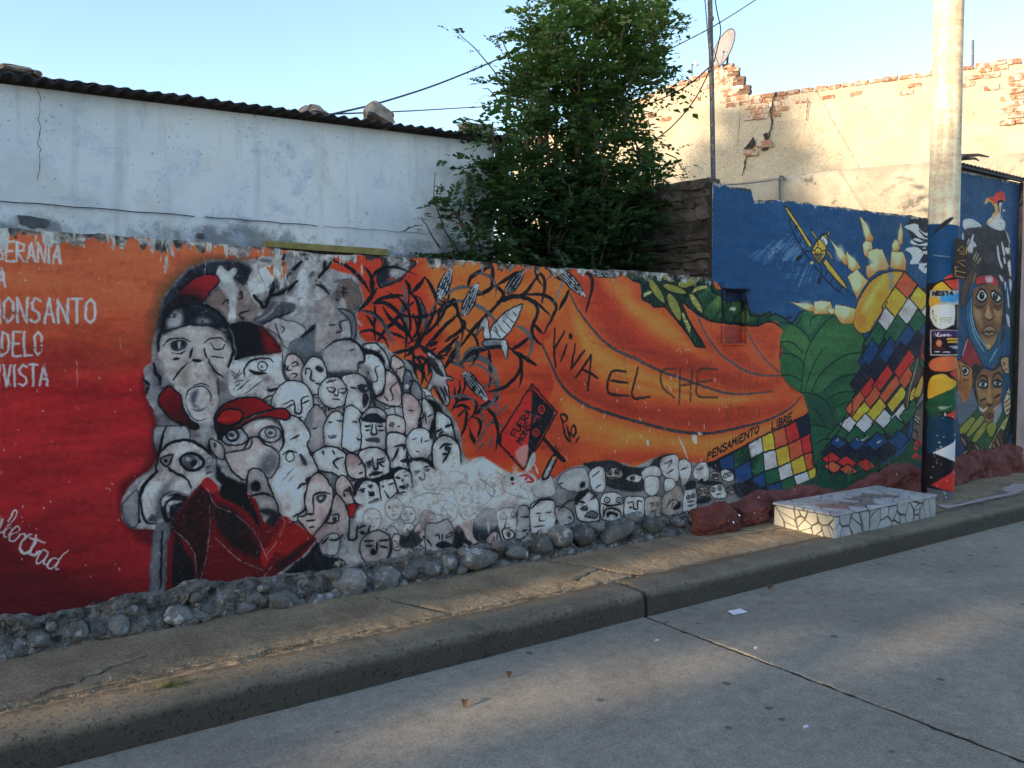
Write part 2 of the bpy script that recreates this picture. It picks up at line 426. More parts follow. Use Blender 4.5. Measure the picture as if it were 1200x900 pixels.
for q, c2 in (('170,90 215,110 265,180 295,260 285,275 225,220 185,150', 0), ('145,210 190,180 205,200 150,235', 1), ('280,140 340,135 410,165 450,205 420,210 340,195 295,170', 0),
          ('380,140 430,95 545,85 520,130 430,170', 0), ('475,200 520,150 605,150 560,180 500,200', 1), ('460,205 500,215 545,280 560,345 525,325 480,265', 1),
          ('305,215 340,205 385,270 410,340 400,400 360,360 320,290', 0), ('415,330 440,360 475,440 470,490 440,440 415,380', 1), ('230,60 300,65 365,115 330,125 270,95', 0)):
    cv.poly(NB, q, (122, 122, 58), outline=(1.5, (18, 34, 30)))
    P = np.array([[float(c) for c in z.split(',')] for z in q.split()])
    ctr = P.mean(0); ax = np.linalg.svd(P - ctr)[2][0]; L = np.abs((P - ctr) @ ax).max(); nx = np.array([-ax[1], ax[0]])
    for k in range(30 if c2 else 16):
        u = random.uniform(-.8, .8); v = random.uniform(-16, 16) * (1 - u * u)
        o = ctr + ax * L * u + nx * v
        cv.line(NB, [o - nx * 5, o + nx * 5], 1.1, (176, 176, 132) if c2 else (156, 152, 80), smooth=False, al=.8)
cv.poly(NB, '400,400 440,440 470,490 500,490 560,560 575,580 520,575 490,540 440,450', (30, 70, 52))
cv.line(NB, '20,55 60,105 115,120 140,160 135,240 190,265 225,300 290,295 330,340 380,395 430,460 490,545 510,575 575,582', 2.2, K, taper=0)
cv.line(NB, '575,582 540,520 480,430 440,340 410,260 470,310 520,345 600,390 690,410 790,412 900,432 960,425 1020,400 1080,420 1135,470 1110,560 1105,660', 2.2, K, taper=0)
cv.poly(NB, '30,42 100,38 160,60 140,95 80,105 40,80', (70, 84, 60), al=.7)
# banana-leaf fan
cv.poly(PX, '936,540 1010,540 1085,560 1085,600 930,600', (30, 70, 54), soft=3)
FAN = '0,125 40,105 110,150 160,95 250,100 310,110 330,150 400,160 445,220 435,300 430,380 415,470 390,490 400,560 340,600 300,640 285,720 275,800 300,850 240,860 200,840 190,720 195,660 185,560 160,480 100,440 60,390 70,300 55,240 75,190 40,145'
cv.poly(B8, FAN, (36, 84, 62), smooth=False, grad=(250, 120, 200, 800, (28, 66, 52)))
for q, c in (('150,465 165,330 200,230 290,120 330,150 400,160 440,215 435,285 350,300 270,360 200,465', (52, 96, 58)), ('60,240 70,190 120,160 195,240 180,300 160,330', (60, 102, 60)),
             ('60,300 130,310 165,350 155,460 110,440 65,390', (44, 92, 58)), ('210,465 270,370 350,300 432,285 430,370 330,390 250,465', (48, 92, 58)), ('300,480 340,430 410,385 415,465 390,490 400,560 330,600', (38, 84, 56)),
             ('160,100 250,100 200,200 160,160', (52, 100, 62)), ('190,620 250,620 300,650 285,720 230,790 200,700', (36, 82, 60))):
    cv.poly(B8, q, c, grad=None, soft=3, grain=.14)
cv.lines(B8, '150,465 165,330 195,240 260,150 310,110|195,240 170,200 120,160 60,150|200,465 230,400 280,345 350,300 430,285|250,470 300,420 350,395 425,380|170,465 180,420 215,330 250,270|60,290 110,295 150,320 168,350|55,240 110,240 160,290|60,390 110,392 155,420|270,500 330,470 415,465|150,470 220,480 280,530 300,600 295,640|190,535 230,560 260,620|190,620 230,620 295,640|200,715 240,690 285,680|195,160 200,130 245,105|300,545 340,520 390,510|225,800 240,740 280,720|130,160 160,110', 1.7, (18, 40, 34), taper=.2)
cv.line(B8, '0,125 30,110 75,130 110,150 160,95 250,100 310,112', 2, K, taper=0)
cv.line(B8, '335,150 400,160 445,225 435,300 430,400 415,470 388,495 400,560 340,600', 1.8, (18, 30, 32), taper=0)

# ---- left wiphala ----
R0 = [(585, 385), (665, 360), (735, 325), (815, 278), (888, 240), (948, 210), (1012, 185), (1072, 155), (1140, 112)]
R1 = [(600, 440), (672, 420), (742, 412), (828, 362), (897, 326), (962, 306), (1030, 280), (1098, 246), (1152, 218)]
R2 = [(640, 500), (690, 495), (750, 505), (838, 462), (906, 426), (976, 404), (1046, 374), (1114, 336), (1160, 322)]
R3 = [(660, 560), (720, 550), (770, 540), (850, 530), (916, 506), (990, 480), (1062, 450), (1135, 424), (1178, 400)]
R4 = [(680, 600), (730, 590), (780, 580), (850, 560), (930, 545), (1000, 530), (1075, 500), (1150, 470), (1190, 450)]
cl = {'n': (28, 30, 52), 'b': (26, 62, 112), 'g': (36, 86, 62), 'w': (186, 180, 188), 'y': (208, 166, 52), 'o': (198, 84, 54), 'r': (186, 44, 44)}
for ra, rb, cs in ((R0, R1, 'nbgwyorn'), (R1, R2, 'nnbgwyor'), (R2, R3, 'nnnbgwyo'), (R3, R4, 'nnnnbgwy')):
    for i, c in enumerate(cs):
        cv.poly(E5, [ra[i], ra[i + 1], rb[i + 1], rb[i]], cl[c], smooth=False, grain=.14)
for r in (R0, R1, R2, R3): cv.line(E5, r, 2.0, K, smooth=True, taper=0)
for i in range(2, 9): cv.line(E5, [R0[i], R1[i], R2[i], R3[i], R4[i]], 1.7, K, taper=0)
cv.line(E5, '1140,112 1152,218 1150,250 1165,330 1160,380 1185,410 1180,460', 2, K, taper=0)

# ---- the sun dome with bone rays ----
BONE, BSH = (228, 206, 158), (196, 122, 62)
cv.poly(B7, '600,900 610,810 650,700 720,600 800,545 880,525 950,530 985,550 930,600 880,660 820,770 760,900 700,960 640,960', (212, 152, 52), outline=(2, (30, 40, 60)))
cv.poly(B7, '610,890 625,800 680,690 730,640 700,760 690,900 650,940', (186, 104, 42), soft=12, al=.7)
cv.poly(B7, '660,800 720,680 790,600 830,580 760,680 700,800', (236, 196, 104), soft=10, al=.8)
cv.poly(B7, '840,545 885,545 880,600 890,640 870,665 845,640 860,600', (130, 132, 130), dry=.2)
for q in ('655,150 690,190 735,290 728,320 690,310', '670,340 690,318 725,325 730,370 700,430 680,410', '710,395 760,378 795,385 835,490 820,515 770,520 715,570 700,540 700,490 745,465 710,440',
          '935,190 948,260 945,330 925,345 915,310', '880,340 900,305 920,320 925,370 905,390 878,390', '878,395 945,400 962,450 960,518 900,510 870,500',
          '447,310 490,360 560,430 545,485 520,460', '558,395 620,460 645,500 600,530 570,500', '570,570 625,525 690,600 650,660 625,715 600,650',
          '170,745 250,755 330,770 335,820 270,800', '335,745 375,740 430,745 440,790 415,825 335,825', '418,785 480,800 480,830 440,830', '485,770 540,775 605,795 600,850 585,890 520,890 480,820'):
    P = np.array([[float(c) for c in z.split(',')] for z in q.split()]); P = P.mean(0) + (P - P.mean(0)) * (1.22, 1.12); q = P; ys = [p[1] for p in P]; xs = [p[0] for p in P]
    cv.poly(B7, q, BONE, smooth=False, grad=((min(xs) + max(xs)) / 2 - 8, min(ys), (min(xs) + max(xs)) / 2 + 8, max(ys) + 6, BSH), outline=(.8, (80, 58, 52)))
    c = np.mean(P, 0)
    cv.dot(B7, c[0] - 6, c[1] - 10, (max(xs) - min(xs)) * .2, (240, 224, 184), ry=(max(ys) - min(ys)) * .26, soft=7, al=.6)
# ---- aeroplane ----
cv.poly(B7, '115,72 135,75 180,140 310,345 295,365 230,260 150,135', (196, 152, 60), smooth=False, outline=(1.6, K))
cv.poly(B7, '388,470 405,435 470,520 540,610 565,668 520,630 440,545', (196, 152, 60), smooth=False, outline=(1.6, K))
cv.poly(B7, '305,385 335,330 380,270 405,265 425,300 412,350 405,410 360,480 320,430', (200, 152, 52), smooth=False, outline=(1.8, K))
cv.poly(B7, '310,400 345,405 395,400 355,475', (88, 82, 62), smooth=False)
cv.poly(B7, '365,300 390,272 425,320 410,355', (200, 204, 214), smooth=False, outline=(1.4, K))
cv.line(B7, '385,300 402,330', 1.2, K); cv.dot(B7, 352, 388, 20, (206, 160, 60)); cv.line(B7, cv.ell(B7, 352, 388, 22, 25), 1.4, K, closed=True, taper=0)
cv.dot(B7, 350, 398, 10, (120, 92, 44))
cv.lines(B7, '352,360 350,330|375,385 410,382|330,385 308,378', 1.6, K)
cv.poly(B7, '415,275 432,240 440,240 428,280', (196, 152, 60), smooth=False, outline=(1, K))
cv.lines(B7, '300,235 345,300|410,375 460,445', 3.4, K); cv.lines(B7, '306,245 342,295|415,383 455,438', 1.6, (196, 152, 60))
cv.lines(B7, '148,175 185,270 240,370 310,470 390,570 470,650 520,688|150,175 165,165|190,235 210,210|220,330 240,300|440,610 455,575|500,668 515,640|400,570 420,520', 1.6, (26, 26, 36), taper=0)
cv.lines(B7, '300,385 265,390 235,420|370,480 375,530 365,570', 1.8, K); cv.poly(B7, '195,460 205,425 235,415 235,435', K); cv.poly(B7, '345,600 360,570 375,575 360,620', K)
cv.dot(B7, 308, 468, 11, (206, 176, 104))
# ---- black and white cloud ----
cv.poly(PX, '1064,262 1075,256 1096,258 1096,320 1085,312 1072,290', (30, 32, 44))
cv.poly(B7, '960,215 1010,195 1055,200 1065,230 1110,260 1170,250 1170,310 1100,300 1060,290 1030,260 1000,240', (190, 188, 200), dry=.12)
cv.poly(B7, '1000,320 1040,295 1090,315 1150,330 1165,345 1090,350 1030,345', (182, 180, 194), dry=.15)
cv.poly(B7, '965,375 1020,355 1080,365 1110,360 1100,400 1080,430 1060,470 1100,470 1165,455 1150,520 1100,540 1060,510 1060,480 1000,475 1015,430 1000,400', (198, 184, 192), dry=.1)
cv.poly(B7, '1090,390 1165,360 1165,400 1120,410', (186, 188, 200))
cv.lines(B7, '1060,240 1110,285 1160,280|1040,345 1100,380 1160,350|1080,440 1120,450 1160,430|1020,310 1060,330 1120,320|1100,500 1130,480', 2.6, (28, 30, 44))

# ---- right wiphala: a cell pattern of dark-edged lozenges ----
BAND = '545,55 610,-5 640,10 720,-8 740,0 740,330 720,420 690,500 660,560 640,680 560,760 500,812 400,850 330,855 290,850 278,820 285,705 330,640 345,600 385,560 388,500 425,420 432,330 440,240 490,170'
cells = [('o', 625, -10), ('y', 580, 60), ('y', 685, 55), ('w', 532, 155), ('w', 640, 112), ('w', 728, 132), ('g', 492, 222), ('g', 585, 190), ('g', 680, 165), ('b', 462, 300), ('b', 545, 292), ('b', 630, 232), ('b', 715, 220),
         ('n', 425, 400), ('n', 492, 380), ('n', 590, 312), ('n', 672, 262), ('r', 450, 462), ('r', 525, 412), ('r', 628, 345), ('o', 402, 522), ('o', 472, 502), ('o', 560, 455), ('o', 648, 385),
         ('y', 428, 568), ('y', 497, 552), ('y', 592, 500), ('y', 685, 450), ('w', 360, 622), ('w', 440, 618), ('w', 525, 600), ('w', 608, 572), ('g', 322, 665), ('g', 400, 672), ('g', 490, 655), ('g', 578, 630), ('g', 650, 560),
         ('b', 318, 712), ('b', 410, 718), ('b', 502, 698), ('b', 600, 688), ('n', 296, 748), ('n', 360, 745), ('n', 440, 752), ('n', 535, 745), ('r', 294, 776), ('r', 362, 790), ('r', 450, 802), ('o', 300, 812), ('o', 370, 826), ('g', 700, 330), ('n', 715, 400)]
cv.poly(B8, BAND, (30, 46, 50), smooth=False)
for c, x, y in cells:
    q = np.interp(y, [0, 150, 300, 450, 560, 640, 720, 800, 830], [0, 1, 2, 3, 4, 5, 6, 7, 8])
    rx, ry = np.interp(q, range(9), [54, 52, 46, 44, 42, 46, 48, 44, 40]), np.interp(q, range(9), [-16, -18, -26, -27, -16, -8, -4, 4, 4])
    vx, vy = np.interp(q, range(9), [0, -4, -14, -22, -14, -4, 2, 2, 0]), np.interp(q, range(9), [62, 66, 66, 56, 50, 44, 38, 26, 22])
    rx, ry, vx, vy = rx * 1.12, ry * 1.12, vx * 1.2, vy * 1.2
    cv.poly(B8, [(x - rx, y - ry), (x - vx, y - vy), (x + rx, y + ry), (x + vx, y + vy)], cl[c], smooth=False, outline=(1.7, K), grain=.14)
cv.line(B8, '545,55 490,170 440,240 432,330 425,420 388,500 385,560 345,600 330,640 285,705 278,820 290,850', 2, K, taper=0)
cv.lines(B8, '400,680 430,690 460,670|500,700 520,690|310,690 330,680', 3, (150, 160, 165), dry=.3)
# grass strip under it
cv.poly(B8, '285,845 400,855 500,815 600,760 660,690 735,680 735,800 600,800 500,850 380,890 300,890', (28, 64, 50), soft=3)
for i in range(70):
    x0 = random.uniform(330, 730); y0 = 870 - (x0 - 330) * .26 + random.uniform(-25, 20)
    cv.line(B8, [(x0, y0), (x0 + random.uniform(-10, 10), y0 - random.uniform(20, 45))], 1.6, random.choice([(18, 42, 34), (44, 90, 62), (36, 74, 54)]))
# bird and hand beside the pole
cv.poly(D4, '285,310 310,300 318,400 300,520 275,545 245,480 262,380', (150, 52, 58), outline=(1.6, K)); cv.poly(D4, '275,320 312,310 312,400 295,500 262,470 270,390', (42, 34, 44), soft=4)
cv.poly(D4, '300,230 330,240 330,560 300,720 270,700 265,620 285,520 310,420', (24, 24, 34))
cv.poly(D4, '235,490 245,560 262,600 235,690 175,770 155,900 125,860 140,770 180,660 205,590', (72, 60, 58), outline=(1.8, K)); cv.line(D4, '230,510 205,620 170,740 150,880', 2, (150, 136, 128), dry=.2)
cv.poly(D4, '262,640 270,700 245,800 195,800 225,720', (180, 142, 56), outline=(1.2, K))
cv.poly(D4, '278,715 305,712 305,760 275,760', (198, 118, 140)); cv.poly(D4, '270,765 300,770 270,850 225,885 220,860', (110, 104, 106), outline=(1.4, K))
cv.poly(D5, '240,60 290,0 320,0 320,330 230,320 195,290 205,220 215,120', (92, 80, 78), outline=(2, K)); cv.lines(D5, '250,70 285,30|220,130 265,170|210,160 260,190|205,230 250,260|240,300 235,230', 2.2, (46, 38, 40)); cv.lines(D5, '225,120 262,150|222,145 255,175', 2, (150, 138, 132))
for k in range(14):
    cv.dot(D5, random.uniform(205, 300), random.uniform(330, 480), random.uniform(6, 16), (166, 44, 52), soft=1.5)
cv.poly(D5, '255,330 315,315 315,380 290,370', (170, 46, 46))
# lettering
text(cv, PX, 'PENSAMIENTO', (829, 539), (5.85, -3.15), (.6, -8.5), 2.1, K)
text(cv, PX, 'LIBRE', (904, 503.5), (5.6, -2.7), (.6, -8.5), 2.1, K)

cv.poly(NB, '690,432 862,435 862,552 690,552', (150, 66, 54), smooth=False); cv.poly(NB, '690,170 862,165 862,250 780,262 740,255 690,245', (30, 40, 70), smooth=False)
cv.lines(NB, '690,150 690,552 862,552 862,165', 1.0, (60, 50, 54), smooth=False, taper=0, al=.7); cv.poly(NB, '708,350 740,330 745,342 715,357', (170, 176, 170)); cv.poly(NB, '785,300 820,300 820,322 790,322', (176, 182, 178)); 
def in_px(x, y, P):
    c = False
    for i in range(len(P)):
        (ax, ay), (bx, by) = P[i - 1], P[i]
        if (ay > y) != (by > y) and x < (bx - ax) * (y - ay) / (by - ay) + ax: c = not c
    return c
# ---- maize stalks over the fire ----
def leafs(fr, txt, wd=4.2, col=K, **kw): cv.lines(fr, txt, wd, col, taper=kw.pop('taper', .75), **kw)
leafs(LL, '160,125 260,160 340,220 420,310 480,400|425,165 470,230 500,320 495,430 470,480|0,290 80,245 160,240 270,270|370,560 440,490 540,360|840,400 900,340 960,260|960,260 1010,340 1050,430 1060,500|1060,500 1030,600 980,700 930,800 880,900|500,490 580,450 680,430 770,425|590,530 640,610 720,680 800,750 860,830|510,490 600,490 680,540 740,600|820,430 800,520 740,590 680,660 600,740 530,850|780,290 820,350 820,430', 5)
leafs(LL, '850,580 880,650 900,740 890,850|770,560 860,480|950,890 1040,790 1130,690 1200,640|1080,480 1130,480 1080,590 1075,700|1200,500 1120,550 1060,590|440,600 490,660 510,720|360,760 440,730 510,740 600,800 640,880|640,740 720,770 790,810|510,500 520,580 515,700 525,830|520,840 600,880|1145,830 1200,770|940,700 880,860 850,900', 3.6)
leafs(LL, '400,555 480,575 560,630 610,700 650,780 680,860|870,450 920,500 950,580 960,680 970,760|760,320 785,400 770,500 755,570 790,640 810,740', 6, (86, 88, 96), dry=.12)
leafs(LL, '400,550 490,570 570,630 620,720|830,430 900,440 950,520 975,620 965,720', 2)
cv.poly(LL, '620,75 660,70 800,100 880,140 830,190 780,240 740,290 640,330 570,350 540,310 545,250 590,160', (78, 78, 88), dry=.05, outline=(2, K))
cv.lines(LL, '640,190 700,120|640,240 730,170|660,260 820,140|700,270 810,190', 5, (160, 156, 162), dry=.1); cv.poly(LL, '600,130 630,200 640,260 570,330 545,290 560,220', DG, soft=5)
leafs(MM, '360,110 440,90 530,70 620,30|480,140 530,100 560,60 600,20|620,60 680,90 760,60|530,100 600,160 640,250 640,330 620,420|700,50 770,0|760,130 830,150|830,240 880,140 930,60 950,0|830,130 900,50|960,190 1040,120 1110,70 1200,60|500,210 560,250 590,340 610,400|560,60 560,200 590,260|540,180 500,230', 4.4)
leafs(MM, '940,20 950,120 940,200|880,180 960,200 1010,240|960,0 930,90', 6, (70, 72, 82), dry=.15)
leafs(MM, '990,180 1060,150 1130,140 1200,190', 9, (72, 76, 88), dry=.1); leafs(MM, '985,190 1050,120 1130,125 1200,170', 2)
leafs(MM, '890,610 960,520 1010,500 1070,510|1070,510 1110,570 1090,640 1040,700|930,580 1000,560 1060,600|1010,570 1030,640 1020,740 980,840|950,670 1010,600|1070,670 1120,680 1150,740 1120,830|1050,760 1090,860 1100,900|1100,640 1200,540|960,340 970,420 950,500|1000,300 1010,400 980,480|920,400 930,520', 3)
leafs(E1, '80,400 150,400 190,370 215,430 210,480|0,700 70,620 140,540 210,480|215,480 270,540 220,600 130,660|345,340 420,310 480,265|480,265 540,330 500,410|240,700 310,600 390,510 480,420 540,340|490,270 600,200 650,170|285,280 310,210 370,170 460,130|460,130 465,200 455,290|510,390 590,350 680,330 800,180|680,330 820,335 890,380 905,440 820,610|690,345 760,400 780,460 740,560 750,630 800,680|750,540 810,605|800,180 830,240 810,390|850,150 940,230|1080,160 1150,200 1165,270 1120,450|1000,300 930,440|830,140 900,160|240,820 320,750 420,710 520,700 600,715|600,715 650,690 730,630|600,720 660,780 670,900|640,740 770,830|440,710 450,900|70,760 150,700 220,630|130,850 220,720', 5, taper=.6)
leafs(E1, '940,170 950,240 920,330 880,410', 3, (110, 108, 112))
leafs(E1, '210,640 215,740 210,810|260,800 350,770 430,800 480,900', 6, (80, 82, 90), dry=.1)
leafs(E2, '225,300 270,285 320,290|300,360 250,330 190,350|270,350 280,430 240,550|330,290 355,330 330,400|350,420 385,460 360,560|300,500 330,600|440,0 450,120 440,210|650,200 670,120 655,30|700,0 770,50|430,290 470,330|190,350 215,290 235,190|350,400 420,310', 3.6)
leafs(E2, '330,620 380,560 430,480 480,410|440,460 490,455 540,490|480,410 490,330 470,230|480,410 580,320|420,480 370,350|360,640 420,570|440,640 465,520', 3.4, (84, 80, 82))
leafs(E2, '440,20 490,110 515,280', 5, (96, 96, 102))
rm = random.Random(23)
for cx, cy, n, sp in ((478, 405, 10, 105), (520, 352, 5, 95), (440, 350, 4, 80), (575, 350, 5, 80), (560, 475, 8, 60), (545, 425, 5, 80), (505, 445, 5, 60), (610, 425, 4, 60), (640, 335, 3, 55)):
    for q in range(max(n * 2 // 3, 2)):
        a = rm.uniform(-2.9, .2) if rm.random() < .75 else rm.uniform(0, 6.28); L = rm.uniform(.55, 1) * sp; bend = rm.choice([-1, 1]) * rm.uniform(.7, 1.5); x0, y0 = cx + rm.uniform(-6, 6), cy + rm.uniform(-6, 6)
        P = [(x0 + L * t * math.cos(a + bend * t), y0 + L * t * math.sin(a + bend * t) + 14 * t * t) for t in (0, .25, .5, .75, 1)]
        if (min(p[0] for p in P) < 425 and max(p[1] for p in P) > 400) or max(p[0] for p in P) > 668 or min(p[0] for p in P) < 385: continue
        cv.line(PX, P, rm.uniform(3.4, 5.6), rm.choice([K, K, K, (84, 84, 92)]), taper=.92)
def cob(fr, x0, y0, x1, y1, wd, body=(60, 64, 76), ker=(170, 174, 186), rows=4):
    d = np.array([x1 - x0, y1 - y0], float); L = np.hypot(*d); d /= L; n = np.array([-d[1], d[0]])
    o = np.array([x0, y0])
    pr = [(0, .25), (.12, .75), (.35, 1), (.6, .9), (.85, .5), (1, .06)]
    P = [o + d * L * u + n * wd * v for u, v in pr] + [o + d * L * u - n * wd * v for u, v in reversed(pr)]
    cv.poly(fr, P, K); 
    for i in range(int(L / (wd * .42))):
        u = (i + .6) / (L / (wd * .42) + .3); hw = wd * np.interp(u, [q[0] for q in pr], [q[1] for q in pr])
        for k in range(rows):
            v = (k + .5) / rows * 2 - 1
            c = o + d * L * u + n * hw * v * .86
            s = wd * .09
            cv.line(fr, [c - d * s * 1.1, c + d * s * 1.1], wd * .26 / fr[2], ker if random.random() < .8 else body, smooth=False, taper=0)
cob(E1, 85, 360, 175, 140, 42, rows=4); cob(E1, 255, 480, 360, 250, 42, rows=4); cob(E1, 560, 325, 685, 155, 40, rows=3); cob(E1, 940, 165, 1115, 350, 40, rows=4)
cob(E2, 260, 95, 430, 300, 42, rows=4)
cob(E4, 360, 95, 545, 105, 30, rows=4)
cv.poly(E1, '440,620 470,540 560,450 660,400 670,420 620,540 560,620 520,650 450,665', (176, 178, 188), outline=(1.6, K))
cv.lines(E1, '470,580 500,610 520,640|500,540 530,580 560,610|535,510 570,550 590,570|560,480 600,520 620,530|600,450 630,480|500,600 480,560', 1.5, (60, 60, 72))
cv.poly(E1, '340,640 365,560 405,490 430,510 440,580 450,640 400,640 395,560', (168, 170, 180), outline=(1.4, K)); cv.poly(E1, '390,680 420,650 560,660 562,790 540,740 520,690 430,700', (120, 122, 132), outline=(1.6, K)); cv.poly(E1, '525,660 562,668 560,790 540,730', (176, 178, 188))
# torn husk figure
cv.poly(MM, '640,470 700,360 720,290 700,200 680,110 700,90 740,130 800,170 830,230 850,300 900,320 900,345 850,340 870,430 875,530 850,570 800,520 750,420 745,390 690,450', (164, 160, 168), outline=(1.6, K))
cv.poly(MM, '690,130 740,160 790,230 830,310 780,300 730,250 700,200', (48, 48, 58), dry=.1); cv.lines(MM, '760,400 790,480 830,540|790,400 830,470 850,530|830,400 860,480', 2.6, K)

# ---- peeling mass of grey heads: ground ----
MASS = '186,380 190,352 205,330 225,313 250,305 280,306 300,303 330,298 345,294 372,298 380,312 398,318 418,326 426,352 419,366 420,388 428,400 448,402 462,416 478,424 487,440 496,455 515,470 526,482 538,503 542,528 550,540 566,535 582,548 600,556 618,566 640,566 664,550 685,545 700,549 716,544 735,543 742,548 770,536 800,540 830,546 850,560 882,574 880,590 830,604 800,617 740,629 650,646 560,652 480,668 400,690 300,700 195,700 176,700 180,622 150,616 143,600 145,580 160,562 178,548 188,520 180,480 172,462 170,440 178,425 178,405'
cv.poly(PX, '176,400 182,350 205,318 240,302 290,304 320,330 260,380 220,420 190,480', (70, 60, 44), soft=16, al=.75)
cv.poly(PX, '140,570 170,545 180,500 166,450 186,440 200,560 190,640 150,620', (60, 14, 20), soft=10, al=.7)
cv.poly(PX, MASS, (150, 150, 157), smooth=True, soft=2, grain=.25)
cv.poly(PX, '400,410 500,470 545,540 470,600 400,640 330,600 330,480', (78, 80, 92), soft=14, al=.3, dry=.1)
cv.poly(PX, '640,575 700,552 830,550 880,578 830,600 700,630 640,640', (112, 112, 118), soft=8, al=.7)
cv.halo = .14; cv.lw = .72
cv.poly(PX, '205,332 225,314 250,306 282,307 296,320 285,335 262,322 240,330 215,350 205,400 190,430 184,400 190,355', (44, 46, 58), soft=5, dry=.12)
cv.poly(PX, '172,462 176,440 190,430 200,450 196,480 205,520 196,560 186,560 188,520 180,480', (120, 122, 132), dry=.3, soft=4)
q0 = random.Random(77)
# palms and bare plaster under the hand
cv.poly(J5, '780,270 800,180 880,60 930,120 975,220 970,300 850,320 810,340', (178, 180, 188), dry=.05)
cv.poly(J5, '830,340 930,300 1030,60 1100,40 1180,110 1120,240 1100,330 1000,400 960,440 900,420', (120, 116, 122), grain=.2, soft=3)
cv.poly(J5, '1120,230 1165,150 1200,200 1200,330 1150,380', (176, 178, 188), soft=2)
cv.lines(J5, '820,340 870,390 900,420 930,360 960,280 1000,160 1040,50|1050,220 1110,150 1160,100|960,340 1060,300 1130,240', 7, K)
cv.poly(J5, '820,500 880,470 940,400 1000,380 1110,400 1110,440 1060,470 960,490 880,545', (70, 74, 86), dry=.05); cv.line(J5, '840,520 930,470 990,400 1060,300', 5, (120, 124, 134), dry=.2); cv.line(J5, '870,540 960,500 1080,460', 3, K)
cv.poly(LL, '0,10 60,0 130,10 160,120 60,220 0,270', (150, 150, 158), dry=.15); cv.lines(LL, '160,110 60,220 0,290|60,60 80,130 60,220', 5, K)
cv.lines(J5, '920,140 960,180 1000,170|1000,160 970,60', 6, (190, 96, 60))
cv.poly(PX, '315,315 330,305 336,318 326,330', (176, 96, 62), soft=2, dry=.2)
for i in range(46):
    x0, y0 = q0.uniform(300, 415), q0.uniform(300, 395); a = q0.uniform(-1.2, -.2) if q0.random() < .6 else q0.uniform(.2, 1.4); L = q0.uniform(6, 20)
    cv.line(PX, [(x0, y0), (x0 + L * math.cos(a), y0 + L * math.sin(a))], q0.uniform(2, 6), q0.choice([(104, 90, 86), (70, 70, 80), (176, 176, 182), (130, 118, 114), (40, 40, 48)]), dry=.3, al=.7, soft=2.5)
# man behind, half peeled
cv.poly(J5, '460,390 560,270 640,240 720,260 780,300 830,390 880,440 860,470 760,540 640,560 560,460', (136, 122, 122), grain=.2)
cv.poly(J5, '555,190 590,130 640,170 690,140 710,170 680,220 715,300 700,420 690,540 640,530 650,420 620,330 580,270', (178, 182, 188), dry=.02, soft=1.5)
cv.lines(J5, '600,400 640,370 645,395|720,330 735,310 740,350 720,370|720,470 790,440|720,470 745,505 760,490', 3, K)
cv.poly(J5, '195,480 200,430 260,370 320,290 420,210 540,190 580,240 520,310 450,400 330,410 260,440', (138, 30, 36), outline=(2.2, K), grad=(420, 220, 330, 400, (40, 16, 24)))
cv.poly(J5, '255,360 340,340 440,350 450,395 330,410 250,440', (30, 26, 34), soft=6, al=.85)
# man 1: domed cap, long muzzle
cv.poly(PX, '186,420 186,398 195,374 213,359 236,356 252,365 263,376 271,392 273,412 270,430 261,442 255,470 232,492 215,470 204,452 192,438', (176, 168, 172), grain=.14)
cv.poly(A1, '45,640 100,480 150,410 260,360 400,350 520,390 610,470 660,550 695,660 700,760 660,690 600,600 480,545 330,535 200,570 110,610', (44, 48, 60), soft=4, dry=.08)
cv.poly(A1, '120,560 140,450 230,390 260,470 230,540', (146, 146, 154), dry=.25, soft=5); cv.poly(A1, '380,470 470,470 520,520 400,530', (120, 124, 134), dry=.3, soft=5)
cv.line(A1, '40,760 50,640 100,480 150,410 260,360 400,350 520,390 610,470 660,550 695,660 700,760 680,840 660,900', 4.5, K, taper=.1)
cv.line(A1, '90,610 200,560 330,530 480,540 600,575', 2, K)
cv.lines(A1, '80,720 140,665 230,645 320,680|160,770 220,790 280,760|440,690 500,650 580,645 650,690|440,730 460,800 500,870|320,830 340,760|500,690 540,745 600,745 625,700|500,810 620,820', 2.2, K)
cv.poly(A1, '150,690 210,660 285,680 280,740 210,765 160,735', (60, 62, 72)); cv.poly(A1, '215,690 240,680 240,720 220,745', (170, 172, 182)); cv.lines(A1, '195,690 205,740|260,680 250,730', 2, K)
cv.poly(A2, '330,390 410,240 470,190 620,180 700,260 750,330 730,470 700,620 620,690 540,720 450,640 400,560 370,470', (184, 178, 182), grain=.16)
cv.poly(A2, '600,170 660,190 720,300 700,330 620,230', (120, 106, 104), soft=5, al=.8); cv.poly(A2, '380,300 460,220 470,330 420,420', (128, 112, 108), soft=7, al=.7)
cv.lines(A2, '320,340 370,270 450,190|630,180 700,270 760,320|590,60 610,140|470,140 490,60', 3.2, K)
cv.poly(A2, '495,160 540,155 570,170 540,185 500,180', K); cv.lines(A2, '320,160 370,150', 4, K)
cv.lines(A2, '430,500 450,440 520,400 600,405 650,460 655,530|500,390 570,370 640,400', 2.6, DG, dry=.05); cv.line(A2, '460,460 540,415 620,430', 2, (196, 198, 206))
cv.poly(A2, '470,470 540,430 520,540 560,600 500,580', (70, 74, 86), soft=5, dry=.25); cv.lines(A2, '430,560 470,640 540,700 620,680|480,600 560,610 620,580', 2.2, (70, 74, 86), dry=.1)
cv.poly(A2, '700,350 760,360 820,420 860,490 780,560 710,600 720,480', (110, 112, 120), dry=.25, soft=4)
cv.lines(A2, '720,330 720,440 730,500', 4, DG, dry=.15)
